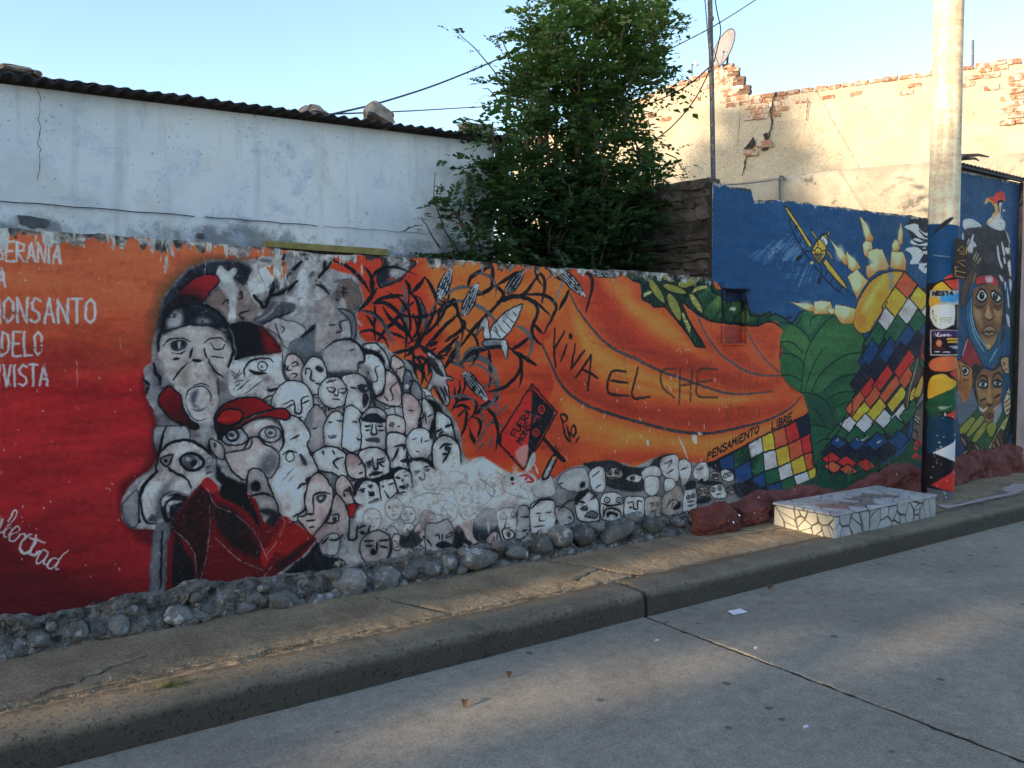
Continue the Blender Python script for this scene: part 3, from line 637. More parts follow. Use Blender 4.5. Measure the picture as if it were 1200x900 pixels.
# ear and neck rubble
for q in ('160,160 220,160 250,230 240,280 200,230', '60,260 110,200 160,230 140,300 90,330', '200,340 250,290 290,350 240,400', '80,480 130,500 180,560 190,640 130,570'):
    cv.poly(A2, q, (142, 140, 148), dry=.12)
cv.lines(A2, '150,190 170,280 210,330 200,380|60,330 100,380 90,460', 6, K, dry=.2)
# collar flap
cv.poly(A2, '190,530 210,460 290,390 350,440 390,490 410,590 480,690 545,740 520,775 400,740 300,680 240,620', (122, 22, 28), outline=(3, K), grad=(260, 420, 480, 740, (44, 14, 20)))
cv.lines(A2, '385,480 405,570 430,640', 3, K)
# man 2: black and red cap, hooked nose
cv.poly(A5, '60,540 90,400 180,370 420,330 520,330 560,480 600,570 580,630 520,660 490,720 380,740 300,720 130,720 60,640', (186, 187, 194), grain=.12)
cv.poly(A5, '110,380 90,260 70,110 110,70 210,60 340,100 440,190 520,310 420,330 280,350 180,370', (26, 20, 28), outline=(2.4, K))
cv.poly(A5, '330,110 430,190 515,305 430,322 370,290 360,190', (122, 22, 26), soft=10, al=.95)
cv.line(A5, '60,100 100,180 110,270 130,320 100,380', 4, (120, 122, 132))
cv.lines(A5, '200,530 200,470 250,400 340,375 420,380 450,410|240,480 300,510 390,510', 3, K); cv.poly(A5, '235,480 300,490 395,505 330,525 270,515', K)
cv.line(A5, cv.ell(A5, 358, 445, 42, 42), 1.8, K, closed=True, taper=0); cv.dot(A5, 350, 448, 14, G)
cv.lines(A5, '70,480 130,520 160,470|100,560 180,500|110,590 200,560|150,640 250,560|90,520 140,560|200,690 290,620 370,560|120,620 160,600|130,660 190,620', 1.8, DG)
cv.lines(A5, '530,340 540,450 580,560 580,610 530,650 480,640 440,660 400,630|530,470 570,580|360,740 420,710 490,720', 3, K)
cv.lines(A5, '390,650 430,665 470,640 540,640', 3.5, K); cv.poly(A5, '340,540 420,520 400,600', (142, 130, 134), soft=5, al=.6)
# crumpled paper shape and smoky arm
cv.poly(A5, '360,90 440,40 500,20 560,40 660,60 735,120 700,190 610,230 580,290 540,260 480,170', (168, 164, 172), outline=(1.6, DG)); cv.lines(A5, '470,70 500,170 540,230|520,90 550,110 530,150', 3, DG, dry=.1)
cv.poly(A5, '600,250 740,150 900,50 1000,-20 1040,120 900,260 960,340 900,420 700,400 600,340', (92, 96, 108), soft=7, dry=.1, grain=.2); cv.line(A5, '700,190 800,110 940,0', 6, K)
cv.poly(LL, '0,420 100,390 170,460 180,560 90,640 0,690', (142, 134, 138), dry=.05, grain=.2); cv.line(LL, '0,690 90,640 180,560', 5, (70, 76, 90))
cv.poly(LL, '0,330 60,340 110,400 60,440 0,470', (168, 170, 178), dry=.1); cv.line(LL, '0,330 60,350 115,410', 5, K)
cv.poly(LL, '60,560 180,540 250,600 290,700 300,800 150,830 60,900 0,900 0,700', (150, 142, 146), soft=3, grain=.2)
cv.poly(LL, '180,440 190,340 250,280 310,290 370,350 400,450 360,540 260,540 200,500', (108, 94, 92), grain=.3, outline=(1.2, DG)); cv.poly(LL, '220,440 260,470 270,540 200,530', (160, 156, 162), soft=3)
cv.lines(LL, '220,350 270,370|215,390 270,400|240,340 240,430|170,460 210,465', 3, (38, 34, 40))
cv.poly(LL, '195,540 270,550 340,610 350,700 345,810 310,815 310,690 270,610', (110, 112, 122), outline=(2, K)); cv.poly(LL, '215,660 280,640 300,700 300,800 230,790', (172, 174, 182))
cv.lines(LL, '275,640 210,660 225,740|180,750 225,740|115,685 170,680', 2.6, K)
# ---- the crowd ----
def minihead(x, y, r, al=1.0, seed=0):
    q = random.Random(seed); w_, h_ = r * q.uniform(.8, 1.05), r * q.uniform(1.0, 1.3)
    fr = PX; P = cv.ell(fr, x, y, w_, h_, q.uniform(-14, 14), 12)
    hl, cv.halo = cv.halo, 0
    cv.poly(fr, P, q.choice([W, W, PK, (160, 160, 168)]), al=al, outline=None)
    cv.line(fr, P, q.uniform(1.0, 1.8), K, closed=True, taper=0, al=al)
    e = h_ * .12; dx = w_ * q.uniform(-.2, .2)
    for sg in (-1, 1):
        ex = x + dx + sg * w_ * .42
        if q.random() < .6: cv.line(fr, [(ex - w_ * .2, y - e), (ex, y - e - r * .1), (ex + w_ * .2, y - e)], 1.3, K, al=al)
        else: cv.dot(fr, ex, y - e, r * .14, K, al=al)
    cv.line(fr, [(x + dx - w_ * .1, y - e), (x + dx - w_ * .16, y + h_ * .25), (x + dx + w_ * .12, y + h_ * .27)], 1.3, K, al=al, smooth=False)
    cv.line(fr, [(x + dx - w_ * .3, y + h_ * .52), (x + dx, y + h_ * q.uniform(.5, .6)), (x + dx + w_ * .3, y + h_ * .5)], q.uniform(1.1, 2.4), K, al=al)
    cv.line(fr, [P[k] for k in (7, 6, 5, 4)], 4, G, al=.4 * al, soft=4, dry=.3)
    cv.halo = hl
CR = [(405, 420), (445, 410), (480, 440), (500, 465), (522, 490), (536, 520), (520, 545), (480, 555), (440, 580), (410, 600), (395, 560), (375, 520), (372, 470), (385, 440)]
q_ = random.Random(4)
for k in range(150):
    x, y = q_.uniform(370, 540), q_.uniform(405, 605)
    if in_px(x, y, CR): minihead(x, y, q_.uniform(9, 13), seed=k)
for k in range(26):
    minihead(425 + k * 8.6 + q_.uniform(-3, 3), 634 - k * .9 + q_.uniform(-9, 8), q_.uniform(8, 12), .9, seed=k + 300)
HD = dict(grain=.08)
def head(fr, x, y, rx, ry, col=W, rot=0, ow=2.2, sq=0, sh=True):
    P = cv.ell(fr, x, y, rx, ry, rot, 14)
    if sq: P = [(x + np.sign(px - x) * abs(px - x) ** (1 - sq) * rx ** sq, y + np.sign(py - y) * abs(py - y) ** (1 - sq) * ry ** sq) for px, py in P]
    cv.poly(fr, P, col, outline=(ow, K), grain=.08)
    if sh:
        cv.poly(fr, [(x + (px - x) * .9, y + (py - y) * .9) for px, py in P][2:9], PK, soft=9, al=.35)
        cv.line(fr, [P[k] for k in (8, 7, 6, 5, 4)], 6, G, al=.45, soft=5, dry=.3)
cv.poly(A6, '80,140 160,80 260,55 340,75 400,130 430,200 430,260 380,270 370,330 260,350 130,360 100,300 60,230', (156, 152, 158), soft=2, grain=.14); cv.line(A6, '80,140 160,80 260,55 340,75 400,130 430,200 425,260 380,265 370,340', 4, K); cv.lines(A6, '300,160 340,140', 3, (90, 70, 70))
cv.line(A6, '110,360 180,370 300,350', 9, DG, soft=5, dry=.15)
for q, c in (('420,100 520,95 590,150 640,240 650,330 600,300 540,190 440,160', W), ('670,210 720,210 770,260 785,330 760,450 720,380 665,310', PK), ('790,330 840,360 860,430 850,520 780,530 760,460', G), ('860,420 920,480 935,580 880,590 830,540', (130, 132, 142))):
    cv.poly(A6, q, c, outline=(2.4, K))
cv.poly(A6, '430,140 520,160 580,200 610,270 560,240 480,190 430,190', K, soft=2)
cv.lines(A6, '540,190 565,150|710,320 775,300|700,360 720,330|820,430 855,420|800,450 830,490', 2.4, K); cv.dot(A6, 800, 475, 22, W)
cv.poly(A6, '440,190 510,190 570,230 610,310 615,420 590,510 530,560 500,520 490,430 450,330 380,300 430,250', W, outline=(3, K)); cv.lines(A6, '560,290 520,320 545,410 490,440', 2.4, K); cv.poly(A6, '380,290 450,280 500,350 480,420 440,370', (140, 138, 146), dry=.2, soft=5)
cv.poly(A6, '620,340 680,360 730,430 755,540 745,640 640,640 530,580 600,520', PK, outline=(2.2, K)); cv.lines(A6, '715,430 660,490 680,570 660,600|605,560 640,600', 2.4, K)
cv.poly(A6, '765,540 830,540 890,580 930,680 920,760 900,900 790,900 770,700', PK, outline=(2.2, K)); cv.lines(A6, '815,680 860,685', 2, K); cv.poly(A6, '940,580 1000,610 1040,680 1045,790 1020,900 920,900 900,830 930,700', W, outline=(2.4, K)); cv.lines(A6, '935,650 945,740 910,770 905,850|960,700 970,800|985,735 1030,720', 2.6, K); cv.poly(A6, '900,760 930,750 930,840 905,840', K)
cv.poly(A6, '980,585 1060,610 1110,680 1050,690 1020,630', K); cv.poly(A6, '1060,700 1110,700 1180,760 1220,900 1240,1000 1100,1100 1050,900', W, outline=(3, K)); cv.lines(A6, '1140,830 1200,800|1060,870 1110,850|1080,900 1120,870', 4, K)
# row of round heads
cv.grow = 1.12
head(A5, 640, 470, 75, 125, PK, -12); cv.lines(A5, '540,455 560,430 570,480|590,440 580,480 610,480|610,430 650,405 670,430 620,450|600,520 640,510 660,520 630,550', 2.6, K)
head(A5, 815, 530, 100, 150, W, 0); cv.lines(A5, '740,520 745,465 790,480|790,480 780,560 815,575|820,590 850,600 870,600', 2.8, K); cv.poly(A5, '820,460 850,445 890,470 880,500 840,490', (40, 44, 56))
head(A5, 985, 675, 122, 125, W); cv.lines(A5, '925,630 995,640 985,675 935,665 925,630|1040,640 1095,645 1080,680 1045,675|985,675 1000,700 1025,700 1030,640|970,735 1040,740|920,590 1000,565', 2.4, K)
cv.poly(A6, '240,410 300,380 380,380 440,430 470,520 465,620 420,680 270,670 270,600 290,500', W, outline=(2.2, K)); cv.lines(A6, '310,480 360,490', 2.6, K); cv.poly(A6, '375,470 430,460 465,490 440,520 400,510', (56, 60, 72), outline=(1.2, K)); cv.dot(A6, 445, 490, 12, W); cv.poly(A6, '415,540 460,535 465,600 425,660 410,600', (44, 46, 56), dry=.1)
cv.line(A6, '440,400 480,480 510,560 520,640', 8, DG, dry=.1)
head(A4, 770, 190, 165, 200, W, 8); cv.lines(A4, '690,180 780,150 800,250 850,250 850,130 920,110|720,215 780,180|850,170 920,150|810,300 860,295', 2.8, K)
cv.poly(A4, '900,330 960,210 1020,230 1070,330 1080,480 1060,570 940,580 880,430', (150, 142, 148), outline=(2, K)); cv.lines(A4, '940,400 990,380|1030,480 1060,475', 2, K); cv.poly(A4, '870,360 940,230 950,330 920,420', G, soft=5, dry=.2)
head(A7, 175, 130, 95, 170, W, 3); cv.lines(A7, '105,40 150,40|190,25 240,35|110,150 150,165 190,150|120,170 150,178 185,165', 2.6, K); cv.poly(A7, '110,155 185,150 150,180', G)
cv.poly(A6, '270,690 350,680 400,740 415,840 410,960 380,1010 320,1030 260,1000 240,960', W, outline=(2, K)); cv.lines(A7, '320,35 370,40|360,170 380,190 410,185', 2.4, K)
cv.poly(A6, '410,760 450,690 520,660 590,690 625,760 610,790 500,780', (160, 158, 164), outline=(2.2, K))
cv.poly(A7, '405,60 420,20 600,30 620,100 605,210 600,265 420,270 415,180', W, outline=(2.4, K)); cv.poly(A6, '410,760 470,710 540,710 600,760 605,790 430,785', (30, 32, 42)); cv.lines(A7, '430,70 480,75|440,105 475,105|545,70 590,70|550,110 600,110|500,60 490,130 520,150 540,130 525,60', 3.4, K); cv.poly(A7, '440,180 550,170 560,210 520,215 450,205', (70, 66, 74), dry=.1)
cv.poly(A7, '635,0 700,-20 770,20 780,100 740,140 640,140', PK, outline=(2, K)); cv.dot(A7, 668, 60, 26, (90, 84, 90)); cv.lines(A7, '720,75 740,70|650,130 710,120', 2.4, K)
cv.poly(A7, '640,170 700,145 770,160 830,230 850,300 810,300 805,360 820,430 680,430 640,330', W, outline=(2.8, K)); cv.lines(A7, '690,250 770,240 790,260|730,260 700,330 670,380|770,240 775,280|800,290 805,420', 4, K); cv.poly(A7, '745,370 800,350 815,385 760,390', (36, 38, 48))
head(A7, 915, 230, 110, 130, W); cv.lines(A7, '850,190 890,180|930,170 925,220|950,205 990,200|880,295 915,300', 2, K)
cv.poly(A7, '1040,260 1080,190 1150,170 1230,220 1260,330 1240,430 1100,450 1040,400', W, outline=(3, K)); cv.lines(A7, '1090,270 1130,235 1200,230|1190,260 1150,340 1120,390|1110,310 1150,320', 4, K); cv.dot(A7, 1155, 265, 24, DG)
cv.line(A7, '1010,180 1020,100 1050,0', 8, K)
# second tier
cv.poly(A7, '30,290 110,260 200,280 260,340 270,430 240,520 140,470 0,440 -10,340', W, outline=(2.6, K)); cv.lines(A7, '150,280 170,320|240,345 170,375 165,410 200,450|60,290 70,320', 3.4, K)
cv.poly(A7, '280,330 350,330 410,380 440,450 430,510 330,520 280,460', PK, outline=(2.6, K)); cv.lines(A7, '375,410 420,390 430,430|380,490 410,480', 2.8, K)
cv.poly(A7, '390,330 440,285 540,275 610,320 640,400 630,490 560,520 460,520 440,420', W, outline=(2.8, K)); cv.lines(A7, '450,390 490,380|500,350 510,440 540,440 545,360|550,365 610,350|550,395 610,375|560,400 600,430', 3.4, K); cv.poly(A7, '465,500 520,470 590,475 540,505', (34, 36, 46)); cv.poly(A7, '445,395 490,385 490,420 460,440', DG, soft=4)
cv.poly(A7, '180,580 230,520 290,560 325,640 325,760 260,780 190,660', PK, outline=(2.4, K)); cv.lines(A7, '245,650 300,600|250,660 260,690|300,600 310,680', 3.4, K); cv.dot(A7, 285, 635, 16, DG)
cv.poly(A7, '340,580 400,520 480,540 640,480 680,440 760,430 850,500 860,580 700,560 560,600 420,640', K)
cv.poly(A7, '350,640 370,590 450,560 530,590 560,680 560,770 520,810 400,760 340,700', W, outline=(2.4, K)); cv.lines(A7, '380,640 430,620|460,600 500,590|460,650 500,680', 4, K); cv.dot(A7, 410, 640, 20, DG); cv.dot(A7, 480, 600, 18, DG); cv.poly(A7, '460,680 500,640 520,680', K); cv.poly(A7, '460,745 550,705 550,740 500,765', (40, 42, 52)); cv.poly(A7, '350,560 420,540 390,600 340,690 330,620', (36, 38, 48), dry=.1)
cv.poly(A7, '565,570 640,545 700,560 710,650 690,700 630,770 590,760 575,660', W, outline=(2, K)); cv.lines(A7, '600,640 650,700 720,650|640,590 690,570|580,600 600,605|600,740 660,720 760,690', 2.8, K)
cv.poly(A7, '690,500 770,455 830,500 840,610 790,660 740,650 710,580', W, outline=(2.8, K)); cv.lines(A7, '700,520 740,530|780,510 820,500|750,650 800,650', 3.4, K); cv.poly(A7, '735,605 800,575 815,595 770,625', K); cv.dot(A7, 765, 545, 12, DG)
cv.poly(A7, '830,400 900,365 980,380 1030,450 1040,530 1000,600 870,600 850,500', W, outline=(2.6, K)); cv.poly(A7, '820,395 900,350 1000,365 1050,450 1020,440 960,385 880,375', K); cv.lines(A7, '865,470 910,465|960,460 1000,450|905,520 930,545 955,530 950,480|950,435 990,420', 2.8, K); cv.dot(A7, 888, 475, 16, DG); cv.dot(A7, 980, 458, 14, DG)
cv.poly(A7, '275,780 340,760 400,790 370,830 300,870', RED, outline=(2, K)); cv.poly(A7, '370,760 480,800 520,830 420,850 330,880', (58, 22, 26), soft=2)
# big side face by the red beret
cv.poly(PX, '328,492 345,494 357,504 362,517 359,526 370,552 358,560 360,566 357,585 361,590 352,602 338,604 322,585 317,560 326,540 329,520', W, outline=(2.4, K)); cv.lines(A4, '690,620 740,590 810,605|760,490 830,450', 3, K); cv.line(A4, cv.ell(A4, 750, 640, 36, 42), 2, DG, closed=True, taper=0); cv.poly(A4, '830,620 860,630 900,700 870,710', DG, dry=.12); cv.lines(A4, '690,850 780,740|740,860 790,800|720,800 750,770', 1.4, G)
cv.lines(A8, '370,95 400,60 450,50|460,0 470,80 430,150 440,240 420,290 330,345', 4.4, K)
cv.poly(A8, '470,60 510,0 570,-10 630,60 660,130 655,230 600,360 540,450 510,490 400,370 390,330 450,310 440,200', PK, outline=(2.4, K)); cv.lines(A8, '510,310 505,180 530,145 600,130 655,140|450,320 510,320|440,375 520,370|470,430 510,430', 3.4, K); cv.poly(A8, '530,170 580,145 620,150 600,210 550,215', (60, 62, 74)); cv.dot(A8, 570, 180, 14, W)
cv.poly(A8, '700,170 760,230 800,320 800,430 720,520 640,570 560,560 530,490 640,360 670,260', (162, 148, 152), outline=(2.6, K)); cv.lines(A8, '610,395 680,400 720,380|660,330 720,320 730,390', 3, K); cv.dot(A8, 690, 365, 24, DG)
cv.poly(A8, '560,590 620,520 700,500 730,560 700,660 640,670 580,650', (164, 166, 174), outline=(2, DG)); cv.lines(A8, '640,545 720,540 790,470|580,580 640,520', 3.6, K)
cv.grow = 1.06
# third tier half lost in white
cv.poly(PX, '418,598 440,588 470,580 500,560 520,545 545,545 570,540 600,558 620,570 640,572 650,600 640,625 600,634 560,632 540,628 500,612 470,606 440,625 420,628', (190, 192, 198), soft=5, grain=.10)
for k in range(9): minihead(440 + k * 21 + q_.uniform(-4, 4), 604 + q_.uniform(-8, 8), q_.uniform(9, 12), .42, seed=k + 500)
cv.poly(A8, '800,420 880,390 990,400 1000,500 930,600 850,640 780,590 760,520', (150, 150, 156), dry=.1); cv.lines(A8, '820,400 815,530 880,535 890,420|900,440 960,420|910,480 960,490|970,560 1000,420', 4.4, K)
cv.poly(A8, '920,590 960,520 1060,470 1160,510 1190,600 1160,700 1080,770 980,740 930,680', (150, 146, 148), outline=(2.6, DG)); cv.lines(A8, '950,560 1030,550|960,600 1020,600|1080,555 1170,540|1090,600 1150,610|1060,560 1060,660|1170,530 1185,640 1110,760', 3.6, K); cv.poly(A8, '1005,640 1030,620 1060,660 1020,680', K)
cv.poly(E3, '0,480 60,470 120,450 160,520 160,590 130,640 30,640 0,620', (160, 160, 166), outline=(2, DG)); cv.lines(E3, '110,540 150,520 140,545 110,548|50,540 70,535 75,560|90,530 90,570|0,560 30,600', 2.8, K); cv.poly(E3, '50,595 100,570 150,590 140,610 80,612', (44, 46, 54)); cv.poly(E3, '170,490 210,500 250,560 270,600 180,620 150,650', (36, 40, 50), soft=3)
cv.lines(E3, '-60,580 -20,560|-100,590 -60,640|-130,560 -70,555', 3, K); cv.poly(PX, '470,628 482,622 494,632 484,642 468,640', (50, 52, 60), soft=2)
# lower strip of faces
cv.poly(E3, '210,480 260,420 300,390 300,480 290,560 340,580 300,590 240,560', PK, soft=2); cv.lines(E3, '250,430 280,405 290,430 260,450', 2.6, K)
cv.poly(E3, '275,500 290,430 340,390 400,400 400,520 340,580 290,550', (56, 62, 74), outline=(2, K)); cv.line(E3, '340,410 360,470 365,540', 5, (150, 152, 160), dry=.1); cv.poly(E3, '350,580 370,530 410,515 440,560 440,600', PK, outline=(1.6, K)); cv.lines(E3, '390,540 395,575|410,535 412,570', 2, K)
cv.poly(E3, '410,430 430,390 500,380 540,420 530,500 510,570 460,590 430,530', W, outline=(2.6, K))
for a, b, r in ((448, 428, 18), (508, 415, 16)): cv.line(E3, cv.ell(E3, a, b, r, r), 2.2, K, closed=True, taper=0); cv.dot(E3, a, b, 6, K)
cv.lines(E3, '470,430 455,490 490,490', 2.6, K); cv.poly(E3, '445,505 490,505 510,540 470,560 450,545', W, outline=(2.4, K)); cv.dot(E3, 478, 530, 14, (52, 56, 66), ry=18)
cv.poly(E3, '540,380 590,370 610,430 630,450 600,500 570,570 520,570 530,470', (156, 156, 164), outline=(2, K)); cv.lines(E3, '550,430 600,425|560,515 590,505', 3.4, K); cv.poly(E3, '590,480 635,450 620,490', K)
cv.poly(E3, '610,370 680,325 740,340 755,420 740,510 660,530 620,540 610,460', W, outline=(2, K)); cv.lines(E3, '640,410 670,405|700,405 730,400|665,420 660,450 690,455|625,490 690,480', 2, K); cv.line(E3, '610,380 670,330 740,330', 4, K)
cv.poly(E3, '755,380 820,380 860,420 850,460 780,470', (158, 158, 166), outline=(1.8, K)); cv.lines(E3, '830,430 850,440|770,390 830,340 870,330', 3, K)
cv.poly(E3, '880,330 940,280 1000,330 1010,420 1000,450 910,450 880,410', W, outline=(2, K)); cv.lines(E3, '900,380 940,360|890,340 930,345|960,330 1000,300', 3, K); cv.poly(E3, '905,385 945,370 940,395', DG); cv.poly(E3, '930,425 965,395 1000,410 990,435', (90, 92, 102), outline=(2, K)); cv.poly(E3, '870,310 940,265 950,285 900,330 880,360', K)
cv.poly(E3, '620,260 700,180 730,200 750,260 740,300 650,310', (160, 162, 170), outline=(1.2, G)); cv.poly(E3, '780,200 850,150 920,145 950,200 940,260 870,280 790,250', (158, 160, 168), outline=(1.4, DG)); cv.poly(E3, '900,240 925,220 930,250 905,262', K); cv.lines(E3, '770,240 800,230|780,250 790,260|860,300 870,280', 2.6, DG)
cv.poly(E6, '200,110 270,95 320,90 370,90 420,115 500,130 560,120 590,80 660,55 690,60 620,130 600,200 500,260 330,230 240,140', (50, 52, 62), soft=1.5, grain=.2, dry=.08)
for q in ('240,150 300,125 320,180 315,250 270,260 245,220', '325,160 370,130 410,150 405,185 350,190', '430,190 470,165 515,180 490,210', '520,150 570,120 610,130 620,170 560,190 530,200', '620,90 680,62 715,80 715,190 680,200 630,160',
          '720,100 760,90 785,130 770,190 740,225 725,180', '800,140 830,105 870,110 878,190 840,200 800,180', '885,170 910,150 940,160 930,190 895,190', '945,150 980,140 1010,165 1005,200 960,195',
          '300,300 340,265 400,280 415,320 405,400 320,410 300,380', '430,300 480,290 525,300 525,390 480,425 430,400', '540,300 610,285 625,310 620,385 545,400', '635,290 700,230 735,260 740,365 640,380', '750,260 800,240 815,290 810,350 745,365',
          '818,250 860,235 885,255 860,280 825,280', '890,240 940,220 970,250 965,290 905,290', '970,250 1010,228 1032,250 1000,272', '1045,270 1075,240 1085,250 1060,280', '1095,240 1130,228 1128,250 1105,252', '535,190 600,180 610,240 580,280 540,260', '640,200 680,190 700,225 650,260'):
    cv.poly(E6, q, W if random.random() < .7 else (164, 158, 156), outline=(1.3, K))
cv.lines(E6, '335,150 350,165|370,150 390,160|330,180 390,185|450,190 480,185|250,180 290,150|270,240 300,220|640,110 680,90 660,130|650,160 690,140|730,140 760,130|815,140 850,130|895,170 925,175', 2.2, K)
for a, b, r in ((345, 155, 13), (385, 152, 13), (468, 188, 10), (832, 262, 12), (865, 257, 12), (905, 250, 11), (938, 240, 11), (985, 250, 11), (1013, 245, 11), (1060, 262, 9), (1115, 240, 9), (905, 175, 10), (925, 172, 9), (970, 172, 12), (990, 165, 11), (770, 290, 10), (795, 280, 10), (330, 305, 15), (395, 305, 15)):
    cv.line(E6, cv.ell(E6, a, b, r, r), 1.8, K, closed=True, taper=0); cv.dot(E6, a, b, 4, K)
cv.lines(E6, '300,325 350,335 415,325|310,340 310,395 320,360 360,350 400,365 405,395', 3.2, K); cv.poly(E6, '325,380 350,365 390,380 380,400 370,385 345,385 335,400', K)
cv.lines(E6, '440,320 470,315 475,350 495,350 495,310 520,312|450,345 465,345', 3, K); cv.poly(E6, '445,375 480,390 515,370 500,405 465,405', K)
cv.lines(E6, '560,325 580,320|600,315 605,340|565,370 600,360|580,320 575,345|660,330 690,300 680,350|700,300 725,330 690,355|650,350 670,300|765,315 800,310|765,335 800,330|920,275 945,270', 2, K)
cv.poly(E6, '685,355 725,310 722,350', K); cv.poly(E6, '830,195 850,190 845,215', K); cv.poly(E6, '760,210 800,200 810,235 760,250', (36, 38, 48)); cv.poly(E6, '815,210 900,200 960,215 880,225', (30, 32, 42)); cv.poly(E6, '820,300 880,285 890,310 820,325', (40, 42, 52))
cv.poly(E6, '1010,215 1090,210 1150,220 1140,260 1050,290 1030,280', (34, 36, 50), soft=2, al=.8)
cv.grow = 1.0
# man 3: long nose in profile (lower left)
cv.poly(A3, '310,200 300,120 310,0 420,0 590,0 620,100 560,110 430,150 370,200 360,260', (150, 150, 158), outline=(2, DG)); cv.line(A3, '410,0 370,120 340,260 320,400', 4.6, K)
cv.poly(A3, '20,720 60,640 150,560 230,430 330,380 350,270 380,200 450,150 560,130 680,150 800,230 850,300 860,360 830,420 650,560 560,640 500,760 460,860 380,900 150,900 80,880 30,820', (184, 180, 186), grain=.12)
cv.line(A3, '330,390 250,470 190,570 165,690 160,800 170,840', 6, K, taper=.2); cv.poly(A3, '20,720 60,640 150,560 165,690 160,830 130,890 60,850', (128, 130, 140), outline=(2, DG), dry=.03)
cv.line(A3, '360,230 430,160 540,120 650,130 760,200 830,280', 5, K); cv.lines(A3, '190,640 200,760 250,850 330,850|420,350 500,410 580,450 630,540|430,360 460,400', 4, K)
cv.poly(A3, '250,820 330,750 360,800 320,840', (60, 62, 72), dry=.1, soft=4); cv.poly(A3, '350,560 470,470 400,640 380,760 320,790 300,690', (80, 80, 90), soft=9, al=.8, dry=.15)
cv.poly(A3, cv.ell(A3, 640, 310, 100, 72, 12), (168, 170, 180), outline=(5, K)); cv.dot(A3, 622, 305, 60, (76, 78, 88)); cv.dot(A3, 650, 320, 28, (26, 28, 36)); cv.dot(A3, 605, 285, 20, (160, 162, 172))
cv.poly(A3, '365,290 420,255 470,255 440,330 400,345', (158, 150, 158), outline=(3, K)); cv.dot(A3, 408, 298, 18, K)
cv.poly(A3, '350,680 380,610 450,570 560,590 600,640 540,760 480,860 400,850', (34, 36, 46), soft=3); cv.lines(A3, '380,690 400,640 460,610|430,800 430,700 480,660 540,660', 7, (168, 170, 180), taper=.6); cv.line(A3, '370,660 420,600 500,580 580,610', 2.4, (150, 152, 160))
cv.poly(A3, '780,260 840,300 860,350 820,420 760,400 750,330', (120, 120, 130), dry=.2, soft=4); cv.lines(A3, '760,370 800,350|760,410 820,400', 2.6, DG)
cv.poly(PX, '180,622 196,612 202,625 196,700 176,700', (96, 98, 110), dry=.12, soft=3); cv.line(PX, '190,622 188,690', 4, K)
# man 4: red beret
cv.poly(PX, '247,517 252,512 262,500 280,492 310,485 328,492 332,510 330,530 326,545 315,560 318,570 312,585 300,575 290,560 268,548 262,530 250,530', (186, 178, 182), grain=.1)
cv.poly(A4, '110,640 30,600 40,520 110,690 180,800 300,860 400,900 480,920 470,1000 420,1040 300,980 120,860 100,760', (26, 28, 36), soft=3)
cv.poly(A4, '90,380 85,290 130,220 210,160 330,125 430,120 520,150 590,200 620,215 690,212 745,250 755,285 720,320 650,305 560,290 460,300 360,350 280,400 170,460 130,490 120,450', (126, 22, 26), outline=(2.6, K), grad=(400, 130, 150, 420, (72, 16, 22)))
cv.line(A4, '250,375 340,320 440,275 560,235 620,222', 5, K); cv.line(A4, '260,378 350,322 450,280 560,240', 1.4, (150, 140, 146), dry=.2)
cv.poly(A4, '100,330 140,250 220,215 310,240 330,290 280,345 180,370', (150, 30, 28), outline=(3, K), soft=2); cv.poly(A4, '95,350 180,350 280,345 180,440 130,470', (26, 16, 22), soft=6, al=.85)
cv.poly(A4, '36,520 60,480 110,510 170,560 165,660 80,620', (160, 154, 160), outline=(2, K)); cv.dot(A4, 90, 540, 14, DG, ry=24)
cv.poly(A4, '150,480 220,410 320,390 370,450 380,500 300,540 200,530', (164, 164, 174), outline=(2.6, K)); cv.line(A4, cv.ell(A4, 245, 450, 52, 52), 3.4, K, closed=True, taper=0); cv.dot(A4, 240, 450, 24, DG)
cv.poly(A4, '480,440 530,385 610,375 670,420 670,470 600,515 520,500', (156, 156, 166), outline=(2.4, K)); cv.line(A4, cv.ell(A4, 580, 430, 46, 46), 2.4, DG, closed=True, taper=0); cv.dot(A4, 578, 432, 22, (60, 60, 70))
cv.line(A4, '650,330 690,430 690,530 660,600', 4, K); cv.poly(A4, '440,310 560,285 650,320 640,350 560,310', DG, soft=4, dry=.1)
cv.poly(A4, '180,620 250,590 340,580 400,480 470,470 530,530 600,560 650,610 655,700 620,780 560,835 480,790 440,800 360,850 280,800 210,720', (182, 172, 176), outline=(2.8, K)); cv.poly(A4, '500,640 600,580 650,640 630,760 540,820 490,760', (100, 102, 112), soft=10, dry=.15)
cv.lines(A4, '340,590 400,560 420,480|200,600 320,590', 3, DG); cv.lines(A4, '380,860 440,800 550,860', 3, K)
cv.poly(A8, '-60,-60 60,-60 110,60 150,140 200,290 190,400 110,480 0,470 -60,400 -80,200', (150, 142, 148), outline=(2.6, K)); cv.line(A8, '-70,170 0,150 90,140 150,170', 4, K); cv.poly(A8, '20,290 120,270 200,320 190,400 130,440 90,380 120,340', (44, 46, 56), dry=.08, soft=3); cv.poly(A8, '0,20 40,60 30,110 -30,110 -40,60', K, dry=.2)
